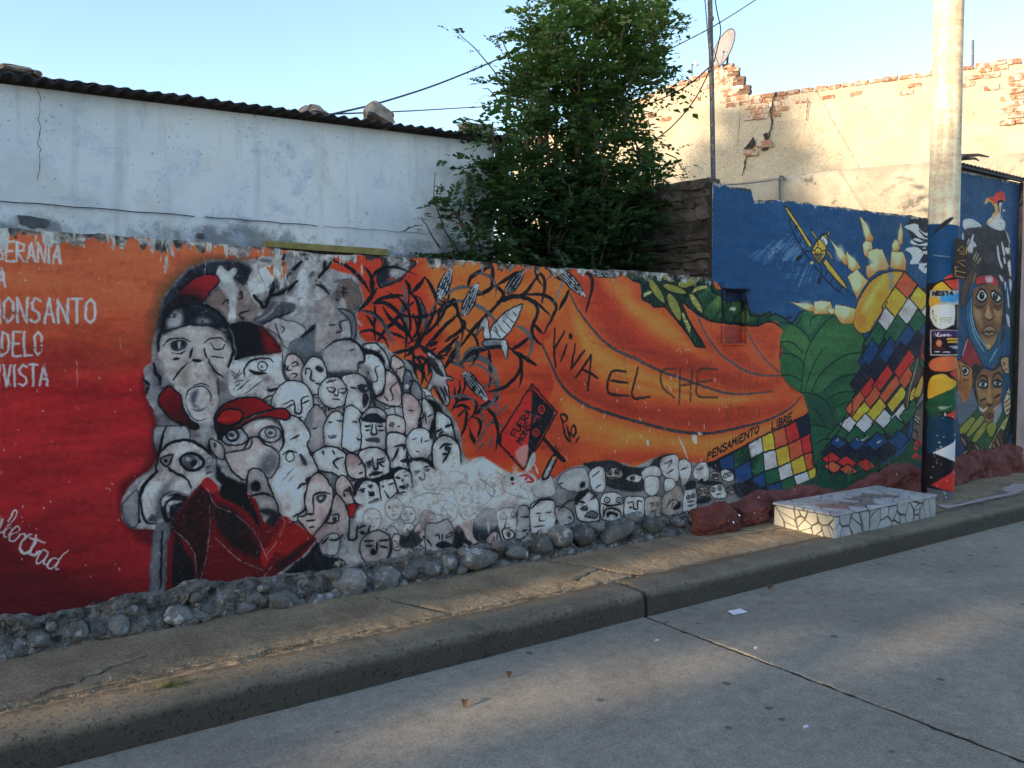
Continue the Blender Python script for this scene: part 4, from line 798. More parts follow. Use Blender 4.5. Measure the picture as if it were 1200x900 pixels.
# red coats
cv.poly(PX, '196,640 205,606 225,578 243,560 252,566 258,576 266,562 300,585 308,610 320,618 328,604 336,606 371,632 352,655 325,672 318,690 300,700 195,704', (112, 20, 26), soft=1.5, smooth=False, grad=(240, 560, 260, 700, (78, 16, 22)))
cv.poly(PX, '206,606 226,580 243,566 250,590 246,620 240,660 234,690 222,640 200,622', (44, 14, 20), soft=6, al=.9)
cv.poly(PX, '214,640 205,624 202,690 216,700 228,690 226,660', (30, 18, 26), soft=4)
cv.poly(PX, '252,590 272,596 292,618 306,645 300,655 270,640 252,615', (36, 14, 20), soft=8, al=.85); cv.poly(PX, '246,690 262,660 290,668 300,690', (92, 18, 24), soft=6, al=.9)
cv.poly(PX, '318,640 345,615 368,632 345,652', (150, 30, 30), soft=8, al=.8); cv.poly(PX, '325,660 360,634 368,634 330,668', (36, 14, 20), soft=5, al=.8)
cv.poly(PX, '306,646 318,636 334,608 340,612 326,640 310,665', (140, 26, 28), soft=3)
cv.poly(PX, '236,568 244,560 256,572 248,578', (146, 32, 36), soft=1.2)
cv.poly(PX, '266,562 282,570 296,590 305,618 290,600 275,590 258,580', (18, 18, 26), soft=2)
cv.lines(PX, '243,572 252,592 270,600 290,614 302,630 314,656|203,622 216,632 228,650 230,676|246,592 244,640 232,690|328,606 334,612 324,636 312,650|300,690 318,664|252,630 280,656 308,668', 1.5, (150, 142, 148), dry=.25, taper=.2)
cv.lines(PX, '371,633 352,655 332,668 318,690', 2.2, (130, 128, 134), dry=.15)
cv.poly(PX, '372,636 378,650 400,655 410,668 396,672 330,690 336,668 355,654', (28, 30, 40), soft=2)
# bare plaster where the heads have worn away
cv.poly(PX, '533,545 566,538 590,556 612,568 596,610 560,618 545,600 520,590 530,560', (196, 198, 203), soft=8, al=.7, grain=.12)
for k in range(7): minihead(505 + k * 19, 572 + q_.uniform(-12, 14), q_.uniform(10, 14), .22, seed=k + 700)
cv.lines(PX, '520,560 530,552 544,556 548,572|600,566 616,574 622,590|500,606 505,592 520,586 536,594', 1.4, (120, 122, 132), dry=.3, al=.6)
for i in range(60): cv.dot(PX, random.uniform(470, 630), random.uniform(545, 625), random.uniform(1, 4), random.choice([(140, 142, 150), (150, 146, 146), (190, 192, 198), (164, 150, 146)]), soft=3, al=.6)
cv.lines(PX, '480,585 500,578 520,580|500,600 530,606|560,560 580,575 570,590|600,580 620,585|470,560 478,575', 2, (120, 122, 128), dry=.3)

cv.halo = 0; cv.lw = 1.0
# ---- cassette-like sign and brush ----
cv.poly(E2, '740,180 918,378 820,560 680,785 490,580', (182, 44, 38), smooth=False, outline=(2.2, K))
cv.poly(E2, '742,215 910,378 800,570 735,690 700,770 685,760 720,560 735,440', (32, 32, 42), smooth=False)
cv.poly(E2, '490,580 525,540 530,620', K, smooth=False); cv.poly(E2, '740,182 770,215 708,238', K, smooth=False); cv.poly(E2, '700,225 745,190 770,220', (120, 40, 40), smooth=False)
cv.poly(E2, '895,370 912,380 890,410', (170, 60, 60), smooth=False)
for a, b in ((810, 360), (770, 522)): cv.line(E2, cv.ell(E2, a, b, 20, 24), 2.4, (160, 44, 48), closed=True, taper=0); cv.dot(E2, a, b, 8, (160, 44, 48))
cv.lines(E2, '755,430 780,410|770,400 800,420|750,460 770,420', 2, (150, 44, 48))
text(cv, E2, 'FUERA', (625, 555), (24, -37), (-36, -24), 1.6, K, ratio=.75); text(cv, E2, 'MONS', (665, 605), (20, -35), (-36, -22), 1.6, K, ratio=.75)
cv.poly(E2, '625,660 680,610 715,620 710,680 690,760 640,720', (192, 120, 118), soft=3, dry=.15); cv.poly(E2, '730,690 760,660 765,720 720,790 695,795', (176, 178, 184), soft=1.5); cv.poly(E2, '760,740 785,800 780,815 755,760', (176, 178, 184), soft=1.5)
cv.poly(E2, '805,570 830,555 985,720 965,735 930,710 910,690 850,610', K, smooth=False); cv.poly(E2, '885,690 915,695 870,800 850,840 815,845 830,790', (168, 168, 176), outline=(2.8, K)); cv.poly(E2, '885,690 915,695 905,715 885,712', (190, 110, 48), smooth=False)
cv.lines(E2, '900,640 915,615|915,655 930,630|930,670 945,645', 1.6, K)
cv.poly(E2, '600,830 650,800 740,810 770,850 760,890 640,900', (172, 174, 180), soft=3); cv.lines(E2, '650,830 700,820 750,860 700,870|690,850 710,840', 3, (170, 44, 48)); cv.dot(E2, 598, 848, 14, K); cv.dot(E2, 605, 880, 10, (170, 44, 48))
cv.lines(E2, '950,430 945,400 975,395 990,430 960,455|960,455 950,420|955,440 970,520 985,560 1010,590|985,470 1000,530 1012,585|1010,545 1025,480 1045,475 1050,520 1030,550 1015,520|1050,590 1075,550', 3, (34, 28, 30))

# ---- spray graffiti ----
SPR = (44, 30, 30)
cv.lines(E1, '900,570 895,700 905,840|970,590 900,710|985,680 945,800|1045,680 1015,855|1110,725 1020,850', 3.2, SPR, taper=.2); cv.dot(E1, 1012, 625, 14, SPR, ry=24)
cv.lines(E4, '365,580 275,715|365,580 345,790|310,660 405,715', 3.2, SPR, taper=.2)
cv.lines(E4, '570,680 485,680 465,800 585,820|480,730 580,745|640,655 605,825 705,825', 3.4, (56, 38, 30), taper=.2)
cv.lines(E4, '860,660 790,665 770,710 790,780 850,830|885,660 880,870|955,655 945,855|885,760 945,750|1105,665 1000,665 985,740 990,820 1105,830|990,740 1070,730', 3.2, (72, 50, 36), taper=.2, al=.85)
cv.lines(PX, '853,428 853,470|866,428 867,462|878,430 879,462|888,432 888,455', 1.6, (110, 70, 44), al=.75)
for a, b in ((712, 95), (785, 105), (860, 105)): cv.line(E5, cv.ell(E5, a, b, 18, 26), 1.6, (92, 62, 44), closed=True, taper=0, al=.4)
cv.lines(E5, '690,130 720,150|875,90 875,135', 2, (92, 62, 44), al=.8)
cv.lines(E4, '860,560 880,545 890,575|910,560 920,545 950,550|915,605 930,620 915,635', 1.2, (200, 150, 130), dry=.2)

# ---- white lettering on the red ----
LET = (176, 172, 182)
def wtxt(s_, x, y, adv, hgt, wd=2.7): text(cv, PX, s_, (x, y), (adv, adv * (405 - y) / 2000), (.4, -hgt), wd, LET, dry=.06)
wtxt('SOBERANIA', -29, 303.8, 12.2, 22.5); cv.line(PX, '58,281 62,276', 2.6, LET)
wtxt('LA', -16, 335, 13, 21)
wtxt('MONSANTO', -12, 377.5, 16, 28.5, 2.9)
wtxt('MODELO', -23.4, 417.5, 12.7, 28); wtxt('TIVISTA', -15.2, 453.8, 12.4, 25)
ZL = Zf(0, 460, 4)
cv.lines(ZL, '-60,560 -40,480 -50,470 -75,540 -80,600 -60,620 -30,590|-25,560 -45,640 -25,650 5,600|12,592 -2,650 15,655 30,640|32,640 70,585 78,562 62,560 35,620 20,670 35,672 55,650 50,632 35,640|48,668 85,652 92,635 75,630 50,665 48,690 70,692 95,665|95,665 112,660 118,672 100,705 90,735|112,690 132,668 150,665', 2.0, LET, dry=.05, taper=.2)
cv.lines(ZL, '92,735 110,752 135,745 165,700 172,672|165,700 140,748 160,762 185,745', 3.4, LET, taper=.2); cv.line(ZL, '135,676 165,690 215,704', 2.6, LET)
cv.lines(ZL, '228,748 205,735 178,765 172,795 190,798 215,770 228,748 208,790 212,806 228,800 245,780|275,785 255,775 232,790 222,818 240,822 265,800|318,742 290,765 265,805 262,828 275,826', 2.0, LET, dry=.05, taper=.2); cv.line(ZL, '-8,582 -4,578', 2.6, LET)

# ---- right-hand wall: condor, people ----
SK, SKD, SKL = (128, 84, 54), (70, 44, 34), (176, 138, 100)
cv.poly(C1, '70,360 150,350 220,395 230,420 180,450 80,440', (186, 188, 198)); cv.poly(C1, '65,470 100,490 95,520 60,525', (180, 182, 192))
cv.poly(C1, '80,450 220,420 300,410 380,400 430,430 470,500 490,620 490,900 200,900 100,900 90,600', (52, 48, 56), soft=2, grain=.22)
cv.poly(C1, '290,395 330,330 350,290 390,200 410,195 415,340 440,380 435,440 380,450 310,420', (190, 190, 200), dry=.02)
cv.poly(C1, '260,220 275,170 330,160 350,180 380,270 360,320 285,400 285,360 320,330 325,280 300,210', (196, 160, 90)); cv.poly(C1, '290,195 320,250 325,300 350,280 330,220', BLU); cv.poly(C1, '295,355 345,315 325,345 300,375', (190, 190, 200))
cv.poly(C1, '335,215 350,130 400,105 435,130 435,195 400,195 360,210', (196, 62, 58)); cv.poly(C1, '290,170 320,155 350,185 340,200', (190, 60, 56)); cv.lines(C1, '380,210 385,300|405,230 405,350|370,200 420,190', 3, K); cv.dot(C1, 428, 275, 10, (210, 170, 170))
for q in ('110,610 150,500 165,500 130,640', '105,620 150,650 160,600 190,590 150,540', '365,600 380,590 395,700 420,770 405,780 380,710', '405,560 420,560 440,660 425,670', '440,600 475,610 470,660 445,640', '425,690 440,690 445,740 430,740', '100,560 120,520 125,540 105,580', '385,840 420,860 425,900 400,890', '460,740 485,720 490,850 475,830', '470,560 480,600 485,680 475,620'):
    cv.poly(C1, q, (184, 182, 194), dry=.05)
cv.poly(C1, '440,440 470,500 485,560 475,560 450,480', (160, 160, 172), dry=.1)
cv.poly(C1, '135,720 150,650 190,625 225,680 250,750 230,790 170,790 140,760', (60, 50, 46), outline=(1.4, K)); cv.lines(C1, '160,710 190,640|180,720 210,650|195,740 230,690|190,790 250,760', 2.6, (150, 136, 110))
cv.poly(C1, '120,900 130,830 160,770 200,790 170,900', (120, 96, 70)); cv.poly(C2, '60,180 130,60 170,30 150,130 110,250 80,350 50,370', (88, 66, 52), outline=(1.4, K))
cv.poly(C2, '160,60 250,0 360,40 420,120 440,250 440,560 400,700 380,560 410,400 400,200', (46, 42, 50), soft=2, grain=.2)
cv.poly(C2, '185,110 230,95 330,95 380,150 375,195 300,170 220,175 185,185', (178, 48, 56), outline=(1.4, K)); cv.poly(C2, '262,110 320,100 330,150 280,160', (200, 170, 180), soft=4)
cv.poly(C2, '150,250 190,200 300,170 380,200 410,280 415,400 400,540 350,680 290,750 240,680 190,560 155,430 148,330', SK, grain=.12)
cv.poly(C2, '160,380 210,400 230,440 240,560 200,520 165,440', SKL, soft=6, al=.8); cv.poly(C2, '340,390 400,380 400,470 370,520 345,470', SKL, soft=6, al=.7)
cv.poly(C2, '270,400 290,345 310,430 330,460 290,495 250,460 265,430', (196, 160, 120), soft=5, al=.8); cv.lines(C2, '265,390 250,450 290,490 335,460 320,380', 2.2, SKD)
for q, px_, py_ in (('185,285 215,225 250,225 280,285 235,330 195,310', 232, 275), ('315,250 340,230 380,260 405,300 370,330 325,300', 352, 280)):
    cv.poly(C2, q, (200, 202, 206), outline=(2.6, K)); cv.dot(C2, px_, py_, 24, K, ry=34); cv.dot(C2, px_ + 6, py_ - 14, 6, W)
cv.lines(C2, '180,340 230,370 280,330|320,330 370,370 410,350|160,350 200,380 240,375|330,370 380,395 410,370', 2.6, SKD)
cv.poly(C2, '235,590 265,550 300,540 320,540 365,595 300,630 250,615', (150, 128, 100), outline=(1.8, SKD)); cv.line(C2, '230,600 280,590 300,598 320,588 365,600', 3, (40, 28, 24)); cv.poly(C2, '220,620 260,650 340,640 360,610 345,690 290,740 250,700', SKL, soft=6, al=.7); cv.dot(C2, 290, 718, 18, (196, 164, 120), soft=5)
cv.poly(C2, '130,290 150,240 150,420 180,560 235,690 290,760 350,700 385,600 410,540 400,680 410,760 370,880 330,920 240,880 150,720 100,540 90,380', (40, 92, 132), outline=(1.6, (20, 30, 44)), grad=(250, 600, 300, 900, (34, 76, 112))); cv.lines(C2, '140,300 145,450 190,610 280,740|120,420 170,620 250,760|300,860 370,740', 2.4, (120, 160, 190), dry=.15)
for q in ('385,90 410,110 425,150 400,140', '455,200 465,260 475,380 460,350', '470,130 495,150 500,270 485,240', '430,160 445,160 440,230', '445,440 470,460 480,550 460,530'): cv.poly(C2, q, (180, 178, 190), dry=.05)
# man with red hood
cv.poly(C2, '60,800 110,640 160,720 230,870 200,960 120,900 40,850', (150, 46, 54), outline=(1.6, K)); cv.line(C2, '62,800 105,660', 3, (190, 150, 160))
cv.poly(C3, '10,20 60,30 110,60 150,120 130,200 100,300 70,345 20,280 15,180', (186, 122, 60), outline=(1.6, K)); cv.poly(C3, '15,190 60,160 110,220 90,320 40,270', (150, 92, 48), soft=6, al=.8); cv.lines(C3, '60,150 75,165 105,160|20,20 40,100 35,190', 2, SKD)
cv.poly(C3, '52,75 75,60 105,90 95,120 65,125', (196, 198, 204), outline=(1.8, K)); cv.dot(C3, 74, 95, 15, K, ry=20)
cv.poly(C3, '70,0 150,20 190,70 180,130 130,60', (150, 44, 50), soft=2)
cv.poly(C3, '10,250 50,300 80,340 130,220 165,330 150,400 110,480 60,510 20,470', (96, 102, 120), grain=.14); cv.poly(C3, '130,60 200,60 260,100 330,40 340,160 320,380 160,320', (44, 34, 34), soft=2)
# moustached man
cv.poly(C3, '165,140 215,80 255,95 300,90 345,60 355,150 350,250 320,380 300,440 265,515 230,480 190,420 170,300 155,220', (132, 90, 58), grain=.12)
cv.poly(C3, '170,230 230,240 240,320 190,320', (168, 126, 84), soft=6, al=.8); cv.poly(C3, '285,220 345,230 330,310 290,300', (168, 126, 84), soft=6, al=.8); cv.poly(C3, '245,200 262,150 272,300 285,345 240,345', (184, 140, 92), soft=4, al=.85)
cv.lines(C3, '170,160 200,130 240,150 245,230|275,190 290,130 330,110 360,150|240,340 260,355 285,340|190,320 230,300|290,300 340,270', 3, (40, 28, 26))
for q, a, b in (('175,195 205,165 245,190 225,220 185,215', 208, 192), ('285,185 310,160 350,185 335,212 300,210', 318, 185)):
    cv.poly(C3, q, (196, 198, 204), outline=(2.4, K)); cv.dot(C3, a, b, 15, K, ry=20); cv.dot(C3, a - 4, b - 6, 4, W)
cv.lines(C3, '180,370 210,395 240,370|290,390 310,370 325,365', 3.4, (196, 190, 180)); cv.poly(C3, '230,430 260,410 290,430 262,455', (96, 56, 44), outline=(1.4, SKD)); cv.poly(C3, '240,470 285,470 265,510', (168, 126, 84), soft=4)
# clothes, cobs, hands, leaves
cv.poly(C3, '30,520 90,470 160,380 190,430 235,490 265,520 300,470 360,400 400,420 330,560 290,690 160,690 60,620', (44, 84, 56), soft=1.5)
for q in ('30,530 120,440 150,470 60,580', '90,560 190,430 215,470 110,590', '130,600 220,480 240,520 150,640', '230,520 290,470 310,520 270,600'): cv.poly(C3, q, (140, 144, 62), outline=(1.6, (34, 52, 34)))
cv.poly(C3, '300,400 340,330 350,400 310,480 290,490', (150, 150, 164), soft=3)
cv.poly(C3, '240,690 290,600 360,470 405,415 415,440 370,540 300,640 260,715', (168, 158, 106), outline=(1.6, K))
for k in range(40):
    u = random.random(); cv.dot(C3, 250 + 155 * u + random.uniform(-12, 12), 690 - 255 * u + random.uniform(-10, 10), 4, random.choice([(196, 190, 140), (110, 100, 66)]))
cv.poly(C3, '275,660 320,570 350,540 375,590 370,660 330,710 290,700', (92, 64, 50), outline=(1.8, K)); cv.lines(C3, '300,630 330,700|320,590 355,680|340,560 370,640', 2.8, (34, 24, 24)); cv.lines(C3, '285,650 310,700|312,605 345,690', 2, (176, 140, 104))
cv.poly(C3, '35,600 60,570 100,630 150,640 185,680 165,750 90,770 30,770 20,730 70,690', (54, 40, 38), outline=(1.6, K)); cv.lines(C3, '40,740 90,700|70,760 120,700|110,755 150,690|150,650 180,690|45,600 80,650', 3, (140, 118, 100))
cv.poly(C3, '340,10 400,-10 410,100 370,110', (184, 150, 110), outline=(1.6, K)); cv.lines(C3, '355,30 375,40 360,50|365,90 390,80', 2, (120, 60, 50)); cv.poly(C3, '365,320 400,220 415,280 410,400 385,430 365,380', (196, 178, 150), outline=(1.4, K)); cv.lines(C3, '370,340 410,300|370,370 410,340|380,400 410,380', 2.2, (110, 70, 50))
cv.poly(C3, '400,0 460,0 470,420 410,600 380,720 360,600 400,440 420,300', (26, 38, 38), soft=2); cv.poly(PX, '1184,350 1200,340 1200,520 1190,520', (26, 38, 38), soft=2)
for i in range(26):
    x0, y0 = random.uniform(380, 470), random.uniform(100, 600)
    cv.line(C3, [(x0, y0), (x0 + random.uniform(-16, 16), y0 + random.uniform(10, 26))], 1.8, random.choice([(60, 92, 76), (80, 110, 96), (18, 24, 28)]), al=.8)
for q in ('435,470 470,430 510,420 495,470 455,490', '430,560 470,515 512,515 490,560 450,575', '420,610 450,580 480,590 440,620'): cv.poly(C3, q, (28, 44, 36))
for q in ('520,380 545,330 610,320 590,380 550,400', '525,420 600,415 590,470 540,480'): cv.poly(C2, q, (24, 34, 32))
cv.poly(C3, '40,800 160,700 300,690 390,660 460,615 470,660 300,720 120,790 40,815', (182, 58, 40), soft=2); cv.poly(C3, '0,620 50,640 60,690 10,800 0,800', (34, 58, 104))
# dark blue margin at the right
cv.poly(PX, '1186,225 1196,224 1196,330 1190,345', (26, 44, 92), soft=3, al=.7)

# ---- wear: chips, ragged peeled top, grime at the foot ----
topz = lerp_stops(xx, [(-2, (2.14, 0, 0)), (5.03, (2.15, 0, 0)), (5.04, (2.875, 0, 0)), (5.5, (2.87, 0, 0)), (5.53, (2.785, 0, 0)), (5.8, (2.825, 0, 0)), (8.62, (2.88, 0, 0)), (8.622, (3.42, 0, 0)), (11, (3.44, 0, 0))])[..., 0]
rag = fbm((h, wq), (30, 12), 4, 41); rag2 = fbm((h, wq), (14, 40), 3, 42)
dep = topz - (cv.z0 + (np.arange(h) + .5) / cv.res)[:, None]
lowA = (xx < 5.03)
edge = np.where(lowA, .045 + .055 * rag, .018 + .022 * rag)
pm = np.clip((edge - dep) / .006, 0, 1)
edgecol = lerp_stops(np.clip(rag2 * .6 + .5 + .4 * cv.n1, 0, 1), [(0, (52, 50, 52)), (.5, (112, 108, 108)), (1, (172, 172, 176))])
cv.a = cv.a * (1 - pm[..., None]) + edgecol * pm[..., None]
# streaks of bare plaster dripping off the top of the low wall, heaviest above the heads
drip = np.clip((fbm((h, wq), (60, 16), 4, 43) - .62 + np.clip(1 - dep / .16, -1, 1) * .55 - np.where((xx > 1.15) & (xx < 1.95), 0, .34)) * 7, 0, 1) * (dep < .3) * (xx < 2.6) * (dep > 0)
cv.a = cv.a * (1 - drip[..., None]) + (np.array([168, 170, 176], np.float32) * (1 + .1 * cv.n1)[..., None]) * drip[..., None]
# general craze of tiny chips
chip = np.clip((fbm((h, wq), 4, 2, 44) - 1.13) * 14, 0, 1) * np.clip(fbm((h, wq), 160, 2, 45) * 1.2 - .1, 0, 1)
cv.a = cv.a * (1 - chip[..., None]) + np.array([186, 182, 180], np.float32) * chip[..., None]
for i in range(34):
    x0, y0 = random.uniform(650, 850), random.uniform(430, 545)
    cv.line(PX, [(x0, y0), (x0 + random.uniform(-2, 2), y0 + random.uniform(1, 6))], random.uniform(.6, 1.6), (190, 184, 178), taper=.6)
cv.poly(E5, '510,235 535,230 540,270 525,275', (188, 186, 184)); cv.line(E5, '440,245 460,285 490,360', 2.6, (184, 180, 178))
for q in ('265,262 275,255 280,285 268,285', '545,215 570,225 550,232'): cv.poly(E5, q, (184, 180, 178))
for i in range(40):
    x0, y0 = random.uniform(0, 190), random.uniform(420, 690)
    cv.line(PX, [(x0, y0), (x0 + random.uniform(-1, 2), y0 + random.uniform(.5, 4))], random.uniform(.7, 1.5), (180, 150, 150))
cv.lines(PX, '88,415 90,430 91,452|140,395 142,410', 1.2, (180, 120, 120), dry=.2)
# scumbled age over the grey heads
mm, _ = cv.pts(PX, MASS, True, True)
sl = cv.box(mm.min(0), mm.max(0), .02)
n_ = fbm(cv.a[sl].shape[:2], 5, 3, 46) ; n2_ = fbm(cv.a[sl].shape[:2], 70, 3, 47)
lum = cv.a[sl].mean(-1)
k_ = np.clip((n_ - .5) * 4, 0, 1) * np.clip(n2_ + .5, 0, 1) * (np.abs(cv.a[sl][..., 0] - cv.a[sl][..., 2]) < 40) * .35
cv.a[sl] = cv.a[sl] * (1 - k_[..., None]) + np.where(lum[..., None] > 110, 74.0, 120.0) * k_[..., None]
# charcoal smudging: the black outlines bleed a dry grey into the pale paint beside them
def boxblur(a, r):
    for ax in (0, 1):
        c = np.cumsum(np.concatenate([np.repeat(np.take(a, [0], ax), r + 1, ax), a, np.repeat(np.take(a, [-1], ax), r, ax)], ax), ax)
        n = a.shape[ax]
        a = (np.take(c, range(2 * r + 1, 2 * r + 1 + n), ax) - np.take(c, range(0, n), ax)) / (2 * r + 1)
    return a
reg = cv.a[sl]; lum = reg.mean(-1); neutral = np.abs(reg[..., 0] - reg[..., 2]) < 34
dk = boxblur(boxblur(np.clip((85 - lum) / 50, 0, 1).astype(np.float32), 5), 7)
sm = np.clip(dk * 2.0, 0, .85) * np.clip(.55 + .9 * fbm(lum.shape, (10, 6), 3, 51) + .5 * fbm(lum.shape, 60, 2, 52), 0, 1) * neutral
cv.a[sl] = reg * (1 - .48 * sm[..., None])
blotch = np.clip(fbm(lum.shape, 34, 4, 53) - .05, 0, 1) * neutral * (lum > 100)
cv.a[sl] = cv.a[sl] * (1 - blotch[..., None] * np.array([.18, .24, .24], np.float32))
# years of dust: every colour loses a little strength
g_ = cv.a.mean(-1, keepdims=True)
cv.a = cv.a * .95 + g_ * .05
warm = np.clip((cv.a[..., 0] - cv.a[..., 2] - 40) / 60, 0, 1)[..., None]
cv.a = cv.a * (1 - warm * np.array([.0, .03, .03], np.float32))
# cement grime along the foot of the wall
foot = np.clip((.05 + .05 * fbm((h, wq), (20, 30), 4, 48) - ((cv.z0 + (np.arange(h) + .5) / cv.res)[:, None] - .27)) / .02, 0, 1) * (xx < 4.9)
grime = lerp_stops(np.clip(cv.n1 * .7 + .5, 0, 1), [(0, (44, 42, 42)), (.6, (100, 98, 98)), (1, (150, 148, 146))])
cv.a = cv.a * (1 - foot[..., None]) + grime * foot[..., None]
cv.a = cv.a * (1 + .035 * fbm((h, wq), 300, 2, 49)[..., None])
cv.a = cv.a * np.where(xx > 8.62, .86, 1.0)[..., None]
# hairline cracks wandering through the plaster
rc = random.Random(31)
for x0, y0, dx, dy, n in ((722, 322, 0, 9, 24), (300, 300, 3, 8, 14), (60, 330, 5, 9, 12), (560, 320, -3, 9, 16), (850, 430, 1, 8, 14), (960, 250, 2, 10, 10), (130, 520, 8, 3, 10), (690, 400, 8, 2, 12), (430, 300, 2, 8, 10), (1010, 420, -2, 9, 12)):
    P = [(x0, y0)]
    for k in range(n): P.append((P[-1][0] + dx + rc.uniform(-4, 4), P[-1][1] + dy * rc.uniform(.4, 1.3) + rc.uniform(-2, 2)))
    cv.line(PX, P, .8, (60, 46, 44), smooth=False, taper=.6, al=.5)
MURAL_IMG = cv.image('mural_paint', (.56, .61, .73))
# ================================================================ materials
M = {}
def mural_material(name, img, bstr=.35):
    m, nt, b = mat_new(name, .75, .25)
    uv = _n(nt, 'ShaderNodeUVMap'); tx = _n(nt, 'ShaderNodeTexImage'); tx.image = img; tx.interpolation = 'Linear'
    nt.links.new(uv.outputs[0], tx.inputs[0])
    v = wcoord(nt)
    f = noise_node(nt, v, 140, 4, .7)
    c = mixc(nt, 1.0, tx.outputs[0], ramp(nt, f, [(.3, (.90,) * 3), (.7, (1.08,) * 3)]), 'MULTIPLY')
    nt.links.new(c, b.inputs['Base Color'])
    h = math_n(nt, 'ADD', math_n(nt, 'MULTIPLY', noise_node(nt, v, 5, 4, .5), 2.2), noise_node(nt, v, 55, 8, .65))
    bw = _n(nt, 'ShaderNodeRGBToBW'); nt.links.new(tx.outputs[0], bw.inputs[0])
    h = math_n(nt, 'ADD', h, math_n(nt, 'MULTIPLY', bw.outputs[0], .15))
    bump(nt, b, h, bstr, .012)
    r = ramp(nt, noise_node(nt, v, 9, 5, .6), [(.3, (.6,) * 3), (.7, (.85,) * 3)]); nt.links.new(r, b.inputs['Roughness'])
    return m
M['mural'] = mural_material('painted_plaster', MURAL_IMG, .6)
M['cement'] = speckled('rough_cement', (.085, .078, .066), (.33, .305, .265), 13, 75, .5, 1.0, .03, .95, spots=(17, .58, (.44, .42, .39)))
M['stone'] = speckled('field_stone', (.09, .087, .08), (.25, .24, .22), 6, 70, .3, .8, .012, .9, spots=(11, .56, (.42, .41, .39)), per_obj=.4)
M['darkstone'] = speckled('dark_rubble', (.055, .045, .035), (.15, .12, .095), 7, 60, .35, 1.0, .015, .95, per_obj=.35)
M['mortar_dark'] = speckled('earth_mortar', (.025, .02, .016), (.06, .05, .04), 9, 80, .3, .8, .01, .95)
M['redrock'] = speckled('red_painted_cement', (.14, .037, .032), (.25, .082, .068), 7, 80, .3, 1.0, .015, .8)
def kerb_mat():
    m, nt, b = mat_new('kerb_concrete', .92, .25)
    v = wcoord(nt)
    c = ramp(nt, noise_node(nt, v, 3, 8, .65, .4), [(.3, (.17, .142, .105)), (.7, (.30, .25, .18))])
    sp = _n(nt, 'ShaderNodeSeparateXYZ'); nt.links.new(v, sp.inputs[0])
    # darker towards the bottom, with a noisy edge
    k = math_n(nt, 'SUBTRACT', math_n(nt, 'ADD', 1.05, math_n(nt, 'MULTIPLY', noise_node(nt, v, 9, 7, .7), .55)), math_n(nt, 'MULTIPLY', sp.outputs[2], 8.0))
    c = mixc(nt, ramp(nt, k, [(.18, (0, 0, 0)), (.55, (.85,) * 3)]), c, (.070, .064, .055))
    p = noise_node(nt, v, 48, 4, .75)
    c = mixc(nt, ramp(nt, p, [(.59, (0, 0, 0)), (.68, (.6,) * 3)]), c, (.055, .05, .044))
    f = noise_node(nt, v, 170, 3, .7); c = mixc(nt, 1.0, c, ramp(nt, f, [(.3, (.7,) * 3), (.7, (1.3,) * 3)]), 'MULTIPLY')
    nt.links.new(c, b.inputs['Base Color'])
    bump(nt, b, math_n(nt, 'SUBTRACT', f, math_n(nt, 'MULTIPLY', ramp(nt, p, [(.57, (0, 0, 0)), (.68, (1, 1, 1))]), 1.3)), .9, .008)
    return m
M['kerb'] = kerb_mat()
M['walk'] = speckled('pavement_concrete', (.21, .158, .10), (.37, .285, .185), 4.5, 80, .45, 1.0, .012, .95, spots=(45, .66, (.12, .10, .08)))
def road_mat():
    m, nt, b = mat_new('road_concrete', .9, .25)
    v = wcoord(nt)
    c = ramp(nt, noise_node(nt, v, .9, 8, .65, .5), [(.3, (.225, .196, .158)), (.5, (.28, .246, .200)), (.7, (.335, .292, .235))])
    st = noise_node(nt, v, 3.1, 7, .7, .8)
    c = mixc(nt, ramp(nt, st, [(.54, (0, 0, 0)), (.72, (.5,) * 3)]), c, (.17, .150, .122))
    du = noise_node(nt, v, 2.2, 6, .65)
    c = mixc(nt, ramp(nt, du, [(.56, (0, 0, 0)), (.74, (.5,) * 3)]), c, (.39, .325, .24))
    f = noise_node(nt, v, 210, 3, .85)
    c = mixc(nt, 1.0, c, ramp(nt, f, [(.30, (.45,) * 3), (.5, (1,) * 3), (.68, (1.75,) * 3)]), 'MULTIPLY')
    f2 = noise_node(nt, v, 62, 5, .75)
    c = mixc(nt, 1.0, c, ramp(nt, f2, [(.32, (.72,) * 3), (.5, (1,) * 3), (.68, (1.28,) * 3)]), 'MULTIPLY')
    f3 = noise_node(nt, v, 14, 6, .7)
    c = mixc(nt, 1.0, c, ramp(nt, f3, [(.34, (.84,) * 3), (.5, (1,) * 3), (.66, (1.14,) * 3)]), 'MULTIPLY')
    vo = _n(nt, 'ShaderNodeTexVoronoi'); vo.inputs['Scale'].default_value = 4.6; nt.links.new(v, vo.inputs['Vector'])
    sz = noise_node(nt, v, 30, 3, .6)
    g = math_n(nt, 'SUBTRACT', vo.outputs['Distance'], math_n(nt, 'MULTIPLY', sz, .10))
    c = mixc(nt, ramp(nt, g, [(.03, (.75,) * 3), (.06, (0, 0, 0))]), c, (.085, .076, .064))
    nt.links.new(c, b.inputs['Base Color'])
    h = math_n(nt, 'ADD', f, math_n(nt, 'MULTIPLY', noise_node(nt, v, 9, 6, .7), 1.2))
    bump(nt, b, h, .4, .003)
    return m
M['road'] = road_mat()
M['dirt'] = speckled('joint_dirt', (.022, .019, .015), (.055, .047, .034), 12, 120, .3, .8, .006, .95)
M['ground'] = speckled('earth_ground', (.13, .105, .075), (.22, .18, .13), 1.0, 40, .3, .6, .01, .95)
M['pinkpaint'] = speckled('pale_pink_paint', (.36, .28, .27), (.48, .39, .375), 6, 80, .2, .5, .005, .9, spots=(9, .60, (.22, .19, .16)))
